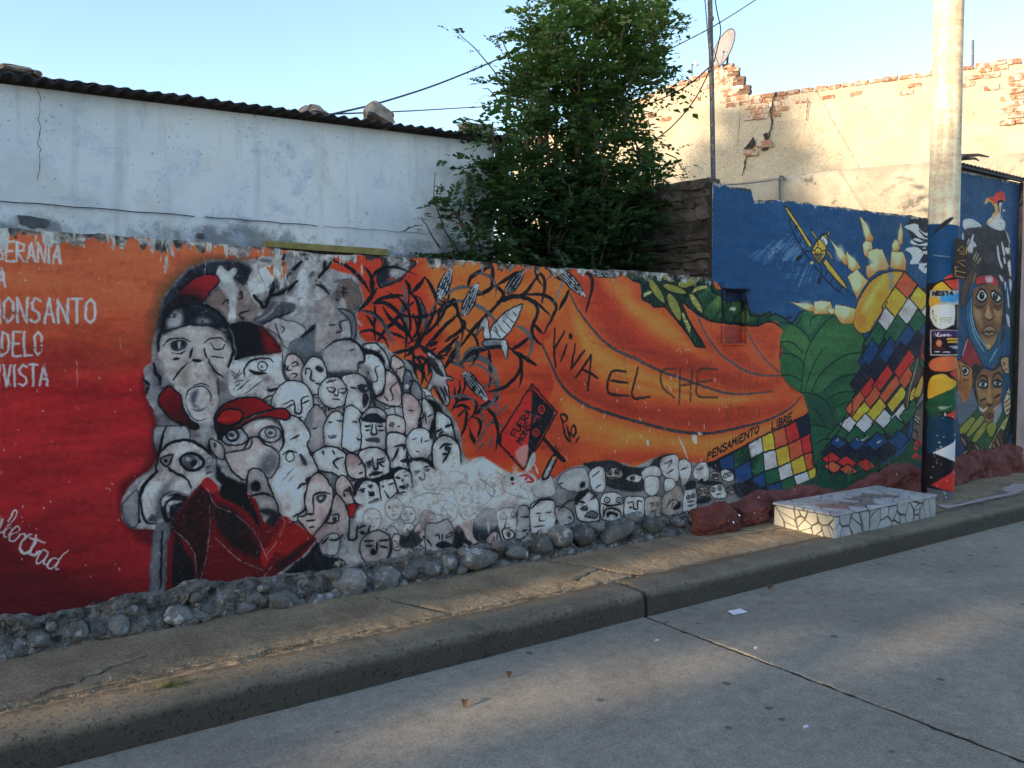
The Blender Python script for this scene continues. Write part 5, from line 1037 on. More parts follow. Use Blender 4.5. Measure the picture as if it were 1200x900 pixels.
M['pebble'] = speckled('pebble', (.22, .19, .15), (.42, .37, .30), 20, 200, .2, .3, .003, .9, per_obj=.3)
M['leaf_dry'] = plain('dry_leaf', (.11, .065, .035), .8)
M['paper'] = plain('scrap_paper', (.72, .73, .80), .8)
M['wood'] = speckled('old_yellow_wood', (.22, .17, .055), (.38, .31, .12), 14, 90, .25, .5, .004, .8)
M['rooftin'] = speckled('weathered_dark_sheet', (.035, .035, .042), (.10, .092, .10), 8, 80, .3, .4, .004, .75, spots=(12, .62, (.16, .10, .07)))
M['roofstone'] = speckled('roof_ballast_stone', (.26, .19, .15), (.46, .37, .31), 9, 70, .25, .7, .01, .95)
M['cable'] = plain('black_cable', (.03, .03, .036), .6)
M['wire2'] = plain('grey_cable', (.10, .10, .13), .6)
M['steel'] = speckled('peeling_steel_tube', (.06, .065, .075), (.13, .135, .15), 18, 60, .3, .3, .002, .55, spots=(30, .58, (.34, .26, .18)))
M['conc_old'] = speckled('stained_concrete_wall', (.30, .25, .185), (.50, .43, .33), 1.8, 50, .18, .5, .008, .92, spots=(2.6, .60, (.17, .15, .125)))
M['tan'] = speckled('tan_plaster', (.53, .43, .305), (.68, .575, .43), 1.6, 32, .22, 1.0, .04, .93, spots=(5, .64, (.42, .30, .21)))
M['brick'] = speckled('old_brick', (.30, .135, .08), (.44, .25, .165), 9, 60, .3, .8, .012, .92, spots=(8, .48, (.56, .46, .37)), per_obj=.3)
M['brick_dark'] = speckled('shaded_brick', (.10, .06, .045), (.22, .13, .09), 9, 60, .25, .6, .008, .92, per_obj=.25)  # darker copy of the brick, shade of the broken end in its colour
M['dish'] = plain('grey_dish', (.30, .28, .285), .6)
M['bulb'] = plain('white_plastic', (.75, .75, .75), .4)
M['tile_white'] = speckled('white_tile', (.38, .385, .39), (.56, .57, .58), 8, 60, .12, .15, .002, .4, spots=(13, .62, (.26, .235, .20)), spec=.5, per_obj=.14)
M['tile_sunlit'] = speckled('sunlit_tile', (.52, .47, .36), (.66, .61, .48), 8, 60, .1, .1, .002, .35, spec=.5, per_obj=.14)  # warm low sun painted into the tile colour of the bench's left end
M['tile_red'] = speckled('dusty_red_tile', (.34, .19, .17), (.44, .27, .24), 8, 60, .1, .1, .002, .4, spec=.5, per_obj=.1)
M['tile_grey'] = speckled('grey_brown_tile', (.20, .18, .165), (.30, .27, .25), 8, 60, .1, .1, .002, .4, spec=.5, per_obj=.12)
M['grout'] = speckled('dark_grout', (.09, .08, .066), (.19, .17, .14), 20, 100, .2, .5, .004, .95)
M['mirror'] = plain('mirror_shard', (.85, .85, .88), .06, .5, 1.0)
M['pinkwall'] = speckled('pink_plaster', (.40, .27, .24), (.52, .37, .33), 3, 60, .12, .4, .005, .9)
M['void'] = plain('vent_mesh', (.10, .105, .115), .8)
M['bark'] = speckled('bark', (.055, .042, .03), (.13, .10, .07), 20, 80, .3, .8, .01, .95)
M['black_board'] = plain('black_board', (.012, .012, .014), .5)
M['gold'] = plain('gold_paint', (.55, .33, .10), .5)
M['grass'] = plain('grass_blade', (.10, .13, .03), .8)

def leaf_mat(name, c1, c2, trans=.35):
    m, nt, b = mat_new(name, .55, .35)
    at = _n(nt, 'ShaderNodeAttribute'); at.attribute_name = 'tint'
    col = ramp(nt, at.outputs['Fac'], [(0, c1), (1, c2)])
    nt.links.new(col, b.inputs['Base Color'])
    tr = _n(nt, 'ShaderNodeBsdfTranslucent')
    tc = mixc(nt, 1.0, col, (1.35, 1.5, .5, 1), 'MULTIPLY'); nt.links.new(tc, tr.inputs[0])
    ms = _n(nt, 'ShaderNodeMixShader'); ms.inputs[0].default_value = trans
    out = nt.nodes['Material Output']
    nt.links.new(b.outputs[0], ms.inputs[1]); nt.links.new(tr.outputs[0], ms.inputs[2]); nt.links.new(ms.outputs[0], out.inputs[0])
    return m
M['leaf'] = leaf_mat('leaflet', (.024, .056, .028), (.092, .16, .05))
M['leaf_far'] = leaf_mat('street_tree_leaf', (.03, .06, .02), (.08, .12, .035), .2)

def plaster_white():
    m, nt, b = mat_new('whitewashed_plaster', .9, .2)
    v = wcoord(nt)
    big = noise_node(nt, v, 1.6, 7, .6, .4)
    c = ramp(nt, big, [(.28, (.60, .63, .66)), (.45, (.73, .745, .755)), (.58, (.79, .79, .78)), (.75, (.81, .79, .75))])
    sp = _n(nt, 'ShaderNodeSeparateXYZ'); nt.links.new(v, sp.inputs[0])
    # mould and splash stains rising from the wall top below
    st = noise_node(nt, v, 7, 9, .78, .2)
    pa = noise_node(nt, v, 1.1, 3, .5)
    st = math_n(nt, 'ADD', math_n(nt, 'MULTIPLY', math_n(nt, 'SUBTRACT', pa, .52), 1.3), st)
    lo = math_n(nt, 'SUBTRACT', 2.42, sp.outputs[2]); lo = math_n(nt, 'MULTIPLY', lo, 1.5)
    k = math_n(nt, 'ADD', st, lo)
    c = mixc(nt, ramp(nt, k, [(.66, (0, 0, 0)), (.84, (.85,) * 3)]), c, (.17, .175, .18))
    # speckles of lost whitewash
    s = noise_node(nt, v, 42, 3, .6); s2 = noise_node(nt, v, 3, 3, .5)
    kk = math_n(nt, 'ADD', math_n(nt, 'MULTIPLY', s2, .25), s)
    c = mixc(nt, ramp(nt, kk, [(.78, (0, 0, 0)), (.84, (.7,) * 3)]), c, (.25, .27, .31))
    # warm dust patches
    d = noise_node(nt, v, 2.3, 8, .7, .5)
    c = mixc(nt, ramp(nt, d, [(.52, (0, 0, 0)), (.72, (.5,) * 3)]), c, (.55, .50, .40))
    bl = noise_node(nt, v, 5, 9, .75, .3)
    c = mixc(nt, ramp(nt, bl, [(.53, (0, 0, 0)), (.66, (.7,) * 3)]), c, (.46, .51, .59))
    mp_ = _n(nt, 'ShaderNodeMapping'); mp_.inputs['Scale'].default_value = (9, 9, .7); nt.links.new(v, mp_.inputs[0])
    rs_ = noise_node(nt, mp_.outputs[0], 1.0, 6, .7)
    c = mixc(nt, ramp(nt, rs_, [(.54, (0, 0, 0)), (.72, (.45,) * 3)]), c, (.42, .41, .38))
    nt.links.new(c, b.inputs['Base Color'])
    bump(nt, b, math_n(nt, 'ADD', noise_node(nt, v, 6, 8, .6), math_n(nt, 'MULTIPLY', noise_node(nt, v, 70, 5, .6), .4)), .45, .015)
    return m
M['white'] = plaster_white()

# ================================================================ setting: ground, road, kerb, pavement
def struct(o): return tag(o, kind='structure')
gm = MB(); gm.add([(-400, -400, -.06), (400, -400, -.06), (400, 400, -.06), (-400, 400, -.06)], [(0, 1, 2, 3)])
struct(gm.build('ground', M['ground']))

road = bpy.data.objects.new('road', None); link(road); struct(road)
bed = MB(); bed.add([(-45, -4.2, -.009), (45, -4.2, -.009), (45, 3.62, -.009), (-45, 3.62, -.009)], [(0, 1, 2, 3)]); bed.build('joint_bed', M['dirt'], road)
def slab(x0, x1, y0, y1):
    """concrete bay: chipped long edges along the joints, thickness below"""
    n = max(int((y1 - y0) / .04), 2)
    ys = np.linspace(y0, y1, n)
    ja = np.array([.007 * mnoise.noise((x0, y * 6, 0)) + .006 * mnoise.noise((x0, y * 25, 3)) for y in ys])
    jb = np.array([.007 * mnoise.noise((x1, y * 6, 5)) + .006 * mnoise.noise((x1, y * 25, 8)) for y in ys])
    v, f = [], []
    for i, y in enumerate(ys):
        a, b = x0 + .007 + 3.0 * abs(ja[i]), x1 - .007 - 3.0 * abs(jb[i])
        v += [(a, y, -.03), (a, y, -.006), (a + .006, y, 0), (b - .006, y, 0), (b, y, -.006), (b, y, -.03)]
    for i in range(n - 1):
        for k in range(5): f.append((i * 6 + k, i * 6 + k + 1, i * 6 + k + 7, i * 6 + k + 6))
    return mesh_obj('slab', v, [q[::-1] for q in f], M['road'], road)
xs_ = [-20, -15.4, -10.8, -6.0, -1.2, 3.4, 9.6, 14.2, 18.8, 24]
for i in range(len(xs_) - 1): slab(xs_[i], xs_[i + 1], -.45, 3.52); slab(xs_[i], xs_[i + 1], -4.2, -.47)
# tyre-polished dust: fine gravel and leaf litter come below

kerb = bpy.data.objects.new('kerb', None); link(kerb); struct(kerb)
def kerb_piece(x0, x1, dy=0, dz=0):
    prof = [(3.508, -.03), (3.510, .0), (3.515, .05), (3.520, .10), (3.526, .126), (3.540, .141), (3.562, .147), (3.70, .150), (3.775, .149), (3.785, .10), (3.785, -.03)]
    n = max(int((x1 - x0) / .018), 2); v, f = [], []; m = len(prof)
    for i in range(n + 1):
        x = x0 + (x1 - x0) * i / n
        for k, (y, z) in enumerate(prof):
            if 0 < k < 9:
                q = .005 * mnoise.noise((x * 1.7, k * .35, 1)) + .0035 * mnoise.noise((x * 7, k * .9, 7)) + .004 * mnoise.noise((x * 26, k * 1.7, 4)) - (.012 * max(mnoise.noise((x * 9, k * .6, 13)) - .35, 0) * 3 if 3 < k < 7 else 0)
            else: q = 0
            endr = .006 if (i == 0 and abs(x0 - 3.415) < .01) or (i == n and abs(x1 - 3.395) < .01) else 0
            v.append((x + (endr if i == 0 else -endr) * (k > 2 and k < 9), y + dy + q * .8 + endr * (k < 6), z + dz + (q - endr if 3 < k < 9 else 0)))
    for i in range(n):
        for k in range(m - 1): f.append((i * m + k, (i + 1) * m + k, (i + 1) * m + k + 1, i * m + k + 1))
    nv_ = len(v); v += v[:m] + v[n * m:n * m + m]
    f.append(tuple(range(nv_, nv_ + m))); f.append(tuple(range(nv_ + m, nv_ + 2 * m))[::-1])
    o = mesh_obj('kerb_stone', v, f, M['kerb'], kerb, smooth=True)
    for p in list(o.data.polygons)[-2:]: p.use_smooth = False
    return o
ks = [(-9, -4.2, 0, 0), (-4.194, 0, 0, 0), (.0, 1.736, 0, .0), (1.738, 3.395, .002, -.002), (3.415, 8.6, -.003, .002), (8.602, 12.5, 0, 0), (12.51, 18, 0, 0)]
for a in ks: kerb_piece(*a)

# pavement: a grid with cracks, broken edge and hollows
def seg_dist(X, Y, pts):
    d = np.full(X.shape, 9.0)
    for (ax, ay), (bx, by) in zip(pts[:-1], pts[1:]):
        L = (bx - ax) ** 2 + (by - ay) ** 2 + 1e-9
        t = np.clip(((X - ax) * (bx - ax) + (Y - ay) * (by - ay)) / L, 0, 1)
        d = np.minimum(d, np.hypot(X - ax - t * (bx - ax), Y - ay - t * (by - ay)))
    return d
def pavement(x0, x1, step):
    nx, ny = int((x1 - x0) / step), int(.86 / step)
    x = np.linspace(x0, x1, nx); y = np.linspace(3.70, 4.56, ny)
    X, Y = np.meshgrid(x, y)
    s = (ny, nx)
    Zb = .150 + .0 * X + .016 * np.clip((Y - 3.8) / .6, 0, 1)
    Zb = Zb + .007 * fbm(s, .25 / step, 4, 61) + .0028 * fbm(s, .03 / step, 2, 62)
    # worn, gravelly strip behind the kerb where the screed has broken up
    wear = np.clip(1 - np.abs(Y - 3.83 - .03 * np.sin(X * 2.1)) / .12, 0, 1) * np.clip(.6 - (X - 2.6) * .4, .12, 1)
    Zb -= wear * (.008 + .011 * np.clip(fbm(s, .035 / step, 3, 63) + .2, 0, 1))
    r = random.Random(5)
    def wander(p, q, n, amp):
        return [(p[0] + (q[0] - p[0]) * i / n + r.uniform(-amp, amp), p[1] + (q[1] - p[1]) * i / n + r.uniform(-amp, amp)) for i in range(n + 1)]
    cr = [wander((-.6, 3.80), (1.5, 3.86), 34, .016), wander((1.2, 3.84), (3.6, 3.80), 36, .013), wander((3.4, 3.80), (5.6, 3.79), 30, .012),
          wander((3.33, 4.36), (3.62, 3.80), 9, .02), wander((3.50, 4.05), (3.2, 3.93), 5, .015), wander((.3, 3.9), (.75, 4.1), 9, .02), wander((4.6, 4.2), (5.6, 4.1), 12, .02), wander((2.0, 4.3), (2.25, 3.85), 8, .02), wander((5.05, 4.28), (5.5, 4.0), 8, .015)]
    for c, wd in zip(cr, (.013, .014, .013, .014, .012, .012, .012, .011, .012)):
        d = seg_dist(X, Y, c); Zb -= .022 * np.clip(1.35 - d / wd, 0, 1)
    # under the kerb's back edge the sheet dips so that the kerb stands in it
    Zb -= np.clip((3.785 - Y) / .02, 0, 1) * .06
    v = np.stack([X, Y, Zb], -1).reshape(-1, 3)
    i = np.arange((ny - 1) * (nx - 1)); q = (i // (nx - 1)) * nx + i % (nx - 1)
    f = np.stack([q, q + 1, q + nx + 1, q + nx], -1)
    return v, f, cr
v, f, CRK = pavement(-.7, 8.0, .0125)
pav = struct(mesh_obj('pavement', v, f, M['walk'], smooth=True))
for c in CRK:
    V_, F_ = [], []
    for i, p in enumerate(c):
        q = c[min(i + 1, len(c) - 1)]; o_ = c[max(i - 1, 0)]; t = np.array(q) - np.array(o_); t = t / (np.hypot(*t) + 1e-6); w_ = random.uniform(.0015, .0050)
        z_ = .146 + .016 * min(max((p[1] - 3.8) / .6, 0), 1)
        V_ += [(p[0] - t[1] * w_, p[1] + t[0] * w_, z_), (p[0] + t[1] * w_, p[1] - t[0] * w_, z_)]
    for i in range(len(c) - 1): F_.append((2 * i, 2 * i + 1, 2 * i + 3, 2 * i + 2))
    mesh_obj('crack', V_, F_, M['dirt'], pav)  # dark strip painted in for the shade and dirt down the crack
v, f, _c = pavement(8.0, 14.5, .03); struct(mesh_obj('pavement', v, f, M['walk'], smooth=True))
v, f, _c = pavement(-9.0, -.7, .04); struct(mesh_obj('pavement', v, f, M['walk'], smooth=True))
def flat_patch(name, pts, z, mat, parent=None):
    zz_ = lambda y: .150 + .016 * min(max((y - 3.8) / .6, 0), 1) + .008
    c = np.mean(pts, 0); v = [(c[0], c[1], zz_(c[1]))] + [(a, b, zz_(b)) for a, b in pts]
    return mesh_obj(name, v, [(0, i + 1, (i + 1) % len(pts) + 1) for i in range(len(pts))], mat, parent)
pts = []
for (a, b) in [(1098, 590), (1118, 596), (1150, 592), (1186, 585), (1215, 580), (1215, 566), (1188, 566), (1172, 572), (1186, 578), (1165, 584), (1140, 588), (1112, 590)]:
    p = on_z(a, b, .171); pts.append((p[0], min(max(p[1], 3.79), 4.45)))
dense = []
for i in range(len(pts)):
    a, b = pts[i], pts[(i + 1) % len(pts)]
    for k in range(5):
        t = k / 5; dense.append((a[0] + (b[0] - a[0]) * t + random.uniform(-.012, .012), a[1] + (b[1] - a[1]) * t + random.uniform(-.008, .008)))
flat_patch('paint_patch', dense, .171, M['pinkpaint'], bpy.data.objects['pavement.001'] if 'pavement.001' in bpy.data.objects else None)

# ================================================================ mural walls
def uvw(x, z): return (min(max((x - WX0) / (WX1 - WX0), .001), .999), (z - WZ0) / (WZ1 - WZ0))
def rag(x, a, seed): return a * (mnoise.noise((x * 3, seed, 0)) + .7 * mnoise.noise((x * 11, seed, 2)) + .5 * mnoise.noise((x * 37, seed, 4)))
def wall_sheet(name, x0, x1, zf, yfront, thick, mat, parent, zbot=.05, step=.02, hole=None, seed=1, topmat=None, amp=.006):
    """plaster wall with an uneven face, ragged top, thickness; hole=(x0,x1,z0,z1) leaves a recess opening"""
    xs = list(np.arange(x0, x1, step)) + [x1]
    if hole:
        xs = sorted([x for x in xs if min(abs(x - hole[0]), abs(x - hole[1])) > .006] + [hole[0], hole[1]])
    rows = sorted(set([0, .12, .25, .4, .55, .7, .8, .9, 1.0]))
    v, f, uv = [], [], []
    zt = [zf(x) for x in xs]
    def zrow(i, r):
        return zbot + (zt[i] - zbot) * r
    hz = None
    if hole: hz = (hole[2], hole[3])
    R = rows if not hole else None
    cols = []
    for i, x in enumerate(xs):
        zs = [zrow(i, r) for r in rows]
        if hole: zs = sorted([z for z in zs if abs(z - hz[0]) > .03 and abs(z - hz[1]) > .03] + [hz[0], hz[1]])
        cols.append(zs)
    nr = min(len(c) for c in cols)
    cols = [c[:nr - 1] + [c[-1]] for c in cols]
    for i, x in enumerate(xs):
        for z in cols[i]:
            y = yfront + amp * mnoise.noise((x * .9, z * 1.3, seed)) + amp * .4 * mnoise.noise((x * 4, z * 4, seed + 3))
            if hole and hole[0] - .03 < x < hole[1] + .03 and hole[2] - .05 < z < hole[3] + .1: y = yfront
            v.append((x, y, z)); uv.append(uvw(x, z))
    for i in range(len(xs) - 1):
        for k in range(nr - 1):
            if hole:
                xm, zm = (xs[i] + xs[i + 1]) / 2, (cols[i][k] + cols[i][k + 1]) / 2
                if hole[0] < xm < hole[1] and hole[2] < zm < hole[3]: continue
            a = i * nr + k; f.append((a, a + nr, a + nr + 1, a + 1))
    # top and back and ends
    nb = len(v)
    for i, x in enumerate(xs):
        t = cols[i][-1]
        v += [(x, yfront + thick * .5, t + .006 + rag(x, .006, seed + 9)), (x, yfront + thick, t - .004), (x, yfront + thick, zbot)]
        uv += [uvw(x, min(t, 3.5))] * 3
    for i in range(len(xs) - 1):
        a, b = i * nr + nr - 1, (i + 1) * nr + nr - 1
        p, q = nb + i * 3, nb + (i + 1) * 3
        f += [(a, b, q, p), (p, q, q + 1, p + 1), (p + 1, q + 1, q + 2, p + 2)]
    for i in (0, len(xs) - 1):
        loop = [i * nr + k for k in range(nr)] + [nb + i * 3, nb + i * 3 + 1, nb + i * 3 + 2]
        f.append(tuple(loop[::-1]) if i == 0 else tuple(loop))
    o = mesh_obj(name, v, f, mat, parent, smooth=False, uv=uv)
    o.data.materials.append(M['mortar_dark'])
    for p in list(o.data.polygons)[-2:]: p.material_index = 1
    return o

low = empty('mural_wall', (2, 4.5, 0), 'low painted plaster wall with grey heads, red field and orange profile', 'wall')
wall_sheet('painted_plaster', -4.0, 5.03, lambda x: 2.135 + .02 * mnoise.noise((x * .8, 0, 0)) + rag(x, .012, 3), WALL_Y, .17, M['mural'], low, seed=1)
tall = empty('mural_wall', (6.7, 4.5, 0), 'taller blue painted wall with yellow aeroplane, sun and chequered flags', 'wall')
def tall_top(x):
    if x < 5.5: return 2.885 - .03 * (x - 5.03) + rag(x, .008, 5)
    if x < 5.53: return 2.87 - (x - 5.5) / .03 * .085
    return float(np.interp(x, [5.53, 5.8, 8.6], [2.785, 2.825, 2.885])) + rag(x, .015, 6)
NX0, NX1, NZ0, NZ1 = 5.17, 5.455, 1.622, 2.045
wall_sheet('painted_plaster', 5.031, 8.62, tall_top, WALL_Y, .2, M['mural'], tall, hole=(NX0, NX1, NZ0, NZ1), seed=1)
# recessed meter box with its sill hood
d_ = .045
v = [(NX0, WALL_Y, NZ0), (NX1, WALL_Y, NZ0), (NX1, WALL_Y, NZ1), (NX0, WALL_Y, NZ1)] + [(NX0, WALL_Y + d_, NZ0), (NX1, WALL_Y + d_, NZ0), (NX1, WALL_Y + d_, NZ1), (NX0, WALL_Y + d_, NZ1)]
uvs = [uvw(x, z) for x, y, z in v]
niche = mesh_obj('meter_niche', v, [(4, 5, 6, 7), (0, 4, 7, 3), (1, 2, 6, 5), (0, 1, 5, 4), (3, 7, 6, 2)], M['mural'], tall, uv=uvs)
def mural_box(name, a, b, parent):
    bb = MB().box(a, b)
    return mesh_obj(name, bb.v, bb.f, M['mural'], parent, uv=[uvw(p[0], p[2]) for p in bb.v])
mural_box('niche_hood', (5.145, 4.462, 2.055), (5.50, 4.502, 2.105), niche)
for (x0, x1, z0, z1) in ((NX0 - .004, NX0 + .014, NZ0, NZ1), (NX1 - .014, NX1 + .004, NZ0, NZ1)):
    mural_box('niche_jamb', (x0, 4.488, z0), (x1, 4.512, z1), niche)
mural_box('niche_sill', (NX0 - .004, 4.486, NZ0 - .016), (NX1 + .006, 4.512, NZ0 - .002), niche)
end = empty('mural_wall', (9.3, 4.5, 0), 'painted end wall with condor and two faces under a tin awning', 'wall')
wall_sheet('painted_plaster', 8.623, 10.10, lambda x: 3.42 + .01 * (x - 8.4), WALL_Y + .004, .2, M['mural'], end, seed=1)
# awning sheet over the end wall
def corrugated(name, x0, x1, y0, y1, z0, z1, mat, parent, pitch=.076, amp=.010, thick=.004, wob=0, seed=0):
    n = int((x1 - x0) / pitch * 8); v, f = [], []
    xs = np.linspace(x0, x1, n)
    ysn = 4
    for j in range(ysn):
        t = j / (ysn - 1)
        for x in xs:
            z = z0 + (z1 - z0) * t + amp * math.sin(2 * math.pi * x / pitch) + (wob * mnoise.noise((x * 2.3, seed, t)) if wob else 0)
            yy = y0 + (y1 - y0) * t + (rag(x, .004, seed) if j == 0 else 0)
            v += [(x, yy, z), (x, yy, z - thick)]
    for j in range(ysn - 1):
        for i in range(n - 1):
            a, b = (j * n + i) * 2, ((j + 1) * n + i) * 2
            f += [(a, a + 2, b + 2, b), (a + 1, b + 1, b + 3, a + 3)]
    for i in range(n - 1):
        a = i * 2; f.append((a, a + 1, a + 3, a + 2))
    return mesh_obj(name, v, f, mat, parent, smooth=True)
awning = MB().box((8.70, 4.455, 3.44), (10.10, 4.49, 3.462)).build('awning', M['rooftin'], end)
corrugated('awning_sheet', 8.66, 10.14, 4.445, 4.72, 3.475, 3.52, M['rooftin'], awning, amp=.012)
b_ = MB(); b_.tube([(8.62, 4.40, 3.53), (8.85, 4.35, 3.56), (9.12, 4.38, 3.58)], [.02, .016, .008]); b_.tube([(8.60, 4.45, 3.50), (8.80, 4.36, 3.52), (9.0, 4.42, 3.53)], [.018, .012, .006]); b_.build('old_rafter_end', M['rooftin'], awning)
pw = empty('house_wall', (12.5, 4.5, 0), 'plain pink plaster wall beyond the condor painting', 'wall')
wall_sheet('plaster', 10.106, 15.0, lambda x: 3.44, WALL_Y - .035, .2, M['pinkwall'], pw, seed=4)

# ---- rubble footing of the low wall
foot = (np.arange(-4.0, 4.83, .011))
def footing():
    v, f = [], []; zr = np.linspace(0, 1, 22); n = len(zr)
    for x in foot:
        zt = .345 - .012 * x + .035 * mnoise.noise((x * 1.4, 0, 9)) + .03 * mnoise.noise((x * 6, 0, 4)) + .012 * mnoise.noise((x * 21, 0, 4))
        for r in zr:
            z = .09 + (zt - .09) * r
            out = (.115 * (1 - r) ** .7 + .022) * (.85 + .5 * mnoise.noise((x * 2.2, r * 2, 3)))
            nz = .045 * mnoise.noise((x * 8, z * 10, 1)) + .030 * mnoise.noise((x * 23, z * 24, 6)) + .016 * mnoise.noise((x * 60, z * 60, 2)) - .05 * max(mnoise.noise((x * 13, z * 15, 8)) - .18, 0) * 2
            if r > .97: out, nz = -.004, 0
            v.append((x, WALL_Y - max(out + nz, -.004 if r > .97 else .006), z))
    for i in range(len(foot) - 1):
        for k in range(n - 1):
            a = i * n + k; f.append((a, a + n, a + n + 1, a + 1))
    return v, f
v, f = footing(); mesh_obj('footing', v, f, M['cement'], low, smooth=False)
def rock(name, c, r, mat, parent=None, seed=0, sub=2, bumpy=.18, rot=0, smooth=True, sq=.85, fine=.06):
    bm = bmesh.new(); bmesh.ops.create_icosphere(bm, subdivisions=sub, radius=1)
    for q in bm.verts:
        p = q.co
        k = 1 + bumpy * mnoise.noise(p * 1.3 + Vector((seed * 3.1, 0, 0))) + bumpy * .45 * mnoise.noise(p * 3.2 + Vector((0, seed * 2.3, 0))) + fine * mnoise.noise(p * 8 + Vector((0, 0, seed)))
        # squared off a little, as field stones are
        p = Vector([math.copysign(abs(t) ** sq, t) for t in p])
        q.co = Vector((p.x * r[0], p.y * r[1], p.z * r[2])) * k
        q.co.rotate(Matrix.Rotation(rot, 3, 'Y'))
    me = bpy.data.meshes.new(name); bm.to_mesh(me); bm.free()
    me.materials.append(mat)
    if smooth: me.polygons.foreach_set('use_smooth', np.ones(len(me.polygons), bool))
    o = bpy.data.objects.new(name, me); link(o, parent)
    off = Vector((0, 0, 0))
    if parent is not None: off = parent.matrix_basis.translation
    o.location = Vector(c) - off
    return o
def stone_px(x, y, wpx, hpx, seed, mat='stone', parent=low, dep=.09, yy=None):
    Y = 4.43 if yy is None else yy
    p, a, b = on_y(x, y, Y), on_y(x - wpx / 2, y, Y), on_y(x + wpx / 2, y, Y); m = (p - CAM) @ fw / F
    hz_ = hpx * m * .5; wx_ = (b[0] - a[0]) * .5
    return rock('stone', (p[0], Y + .012, p[2]), (wx_ * .95, min(dep, wx_), hz_ * .98), M[mat], parent, seed, 3, .22, random.uniform(-.3, .3), sq=.95, fine=.07)
# stones seen in the footing of the photograph: x, y, width, height
for k, s_ in enumerate([(46, 750, 32, 22), (92, 740, 26, 26), (24, 757, 20, 18), (140, 735, 30, 30), (172, 733, 18, 18), (210, 722, 40, 24), (243, 716, 22, 20), (330, 704, 42, 24), (375, 706, 34, 22), (411, 683, 37, 30), (452, 679, 36, 26),
                        (286, 712, 26, 20), (505, 668, 24, 20), (526, 660, 18, 18), (480, 672, 18, 16), (560, 655, 44, 24), (607, 648, 30, 16), (635, 640, 24, 22), (658, 628, 24, 26), (684, 627, 22, 24), (610, 663, 26, 14), (650, 658, 22, 14), (725, 622, 42, 24), (765, 615, 24, 18), (808, 625, 34, 16), (785, 628, 20, 18), (700, 644, 22, 12), (745, 640, 24, 10), (575, 670, 22, 12), (8, 768, 24, 16), (66, 762, 20, 14), (118, 752, 22, 14), (190, 738, 18, 12), (268, 722, 18, 14), (352, 708, 16, 14), (395, 696, 16, 14), (432, 690, 14, 12), (470, 684, 16, 12), (492, 680, 14, 10), (540, 668, 16, 12), (590, 662, 16, 12), (626, 654, 14, 12), (668, 646, 16, 12), (715, 638, 14, 10), (760, 632, 16, 12), (795, 612, 14, 10), (815, 608, 12, 10), (310, 690, 16, 12), (230, 700, 18, 12), (155, 716, 16, 12), (60, 735, 14, 12), (545, 648, 14, 12), (585, 640, 16, 12), (700, 618, 14, 12), (745, 606, 16, 10), (425, 640, 0, 0)]):
    if s_[2]: stone_px(*s_, seed=k + 1, dep=.075 if s_[3] > 20 else .06)

# ---- red cement rocks along the tall wall
def ledge(name, x0, x1, top, label, seed):
    v, f = [], []; xs = np.arange(x0, x1, .022); zr = np.linspace(0, 1, 15); n = len(zr)
    for x in xs:
        e = min((x - x0) / .12, (x1 - x) / .12, 1); e = max(e, 0) ** .5
        zt = .12 + (top(x) - .12) * (.25 + .75 * e) + .03 * mnoise.noise((x * 3.1, seed, 1)) + .022 * mnoise.noise((x * 9, seed, 2))
        for r in zr:
            z = .10 + (zt - .10) * r
            bul = (1 - r ** 2.4) ** .5 * .17 * (.75 + .55 * mnoise.noise((x * 2.4, r * 1.6, seed))) * (.35 + .65 * e)
            nz = .05 * mnoise.noise((x * 7, z * 8, seed)) + .028 * mnoise.noise((x * 17, z * 18, seed)) + .012 * mnoise.noise((x * 45, z * 45, seed))
            if r > .98: bul, nz = 0, 0
            v.append((x, WALL_Y + .004 - max(bul + nz + .012, 0), z))
    for i in range(len(xs) - 1):
        for k in range(n - 1):
            a = i * n + k; f.append((a, a + n, a + n + 1, a + 1))
    o = mesh_obj(name, v, f, M['redrock'], None, smooth=True)
    return tag(o, label, 'rockwork')
led1 = ledge('rock_ledge', 5.12, 8.05, lambda x: np.interp(x, [5.1, 5.5, 6.3, 6.7, 7.1, 7.6, 8.1], [.30, .37, .38, .27, .34, .44, .44]), 'lumpy dark red cement ledge behind the mosaic bench at the blue wall', 2)
led2 = ledge('rock_ledge', 8.06, 10.25, lambda x: np.interp(x, [8, 8.6, 9.3, 10, 10.4], [.42, .43, .45, .47, .47]), 'lumpy dark red cement ledge below the condor painting', 5)
r1 = rock('painted_boulder', (4.90, 4.33, .245), (.215, .11, .125), M['redrock'], None, 21, 5, .34, fine=.10); tag(r1, 'larger dark red boulder at the end of the grey footing', 'boulder')
r2 = rock('painted_boulder', (5.33, 4.36, .235), (.19, .10, .10), M['redrock'], None, 25, 5, .34, fine=.10); tag(r2, 'smaller dark red boulder beside the mosaic bench', 'boulder')
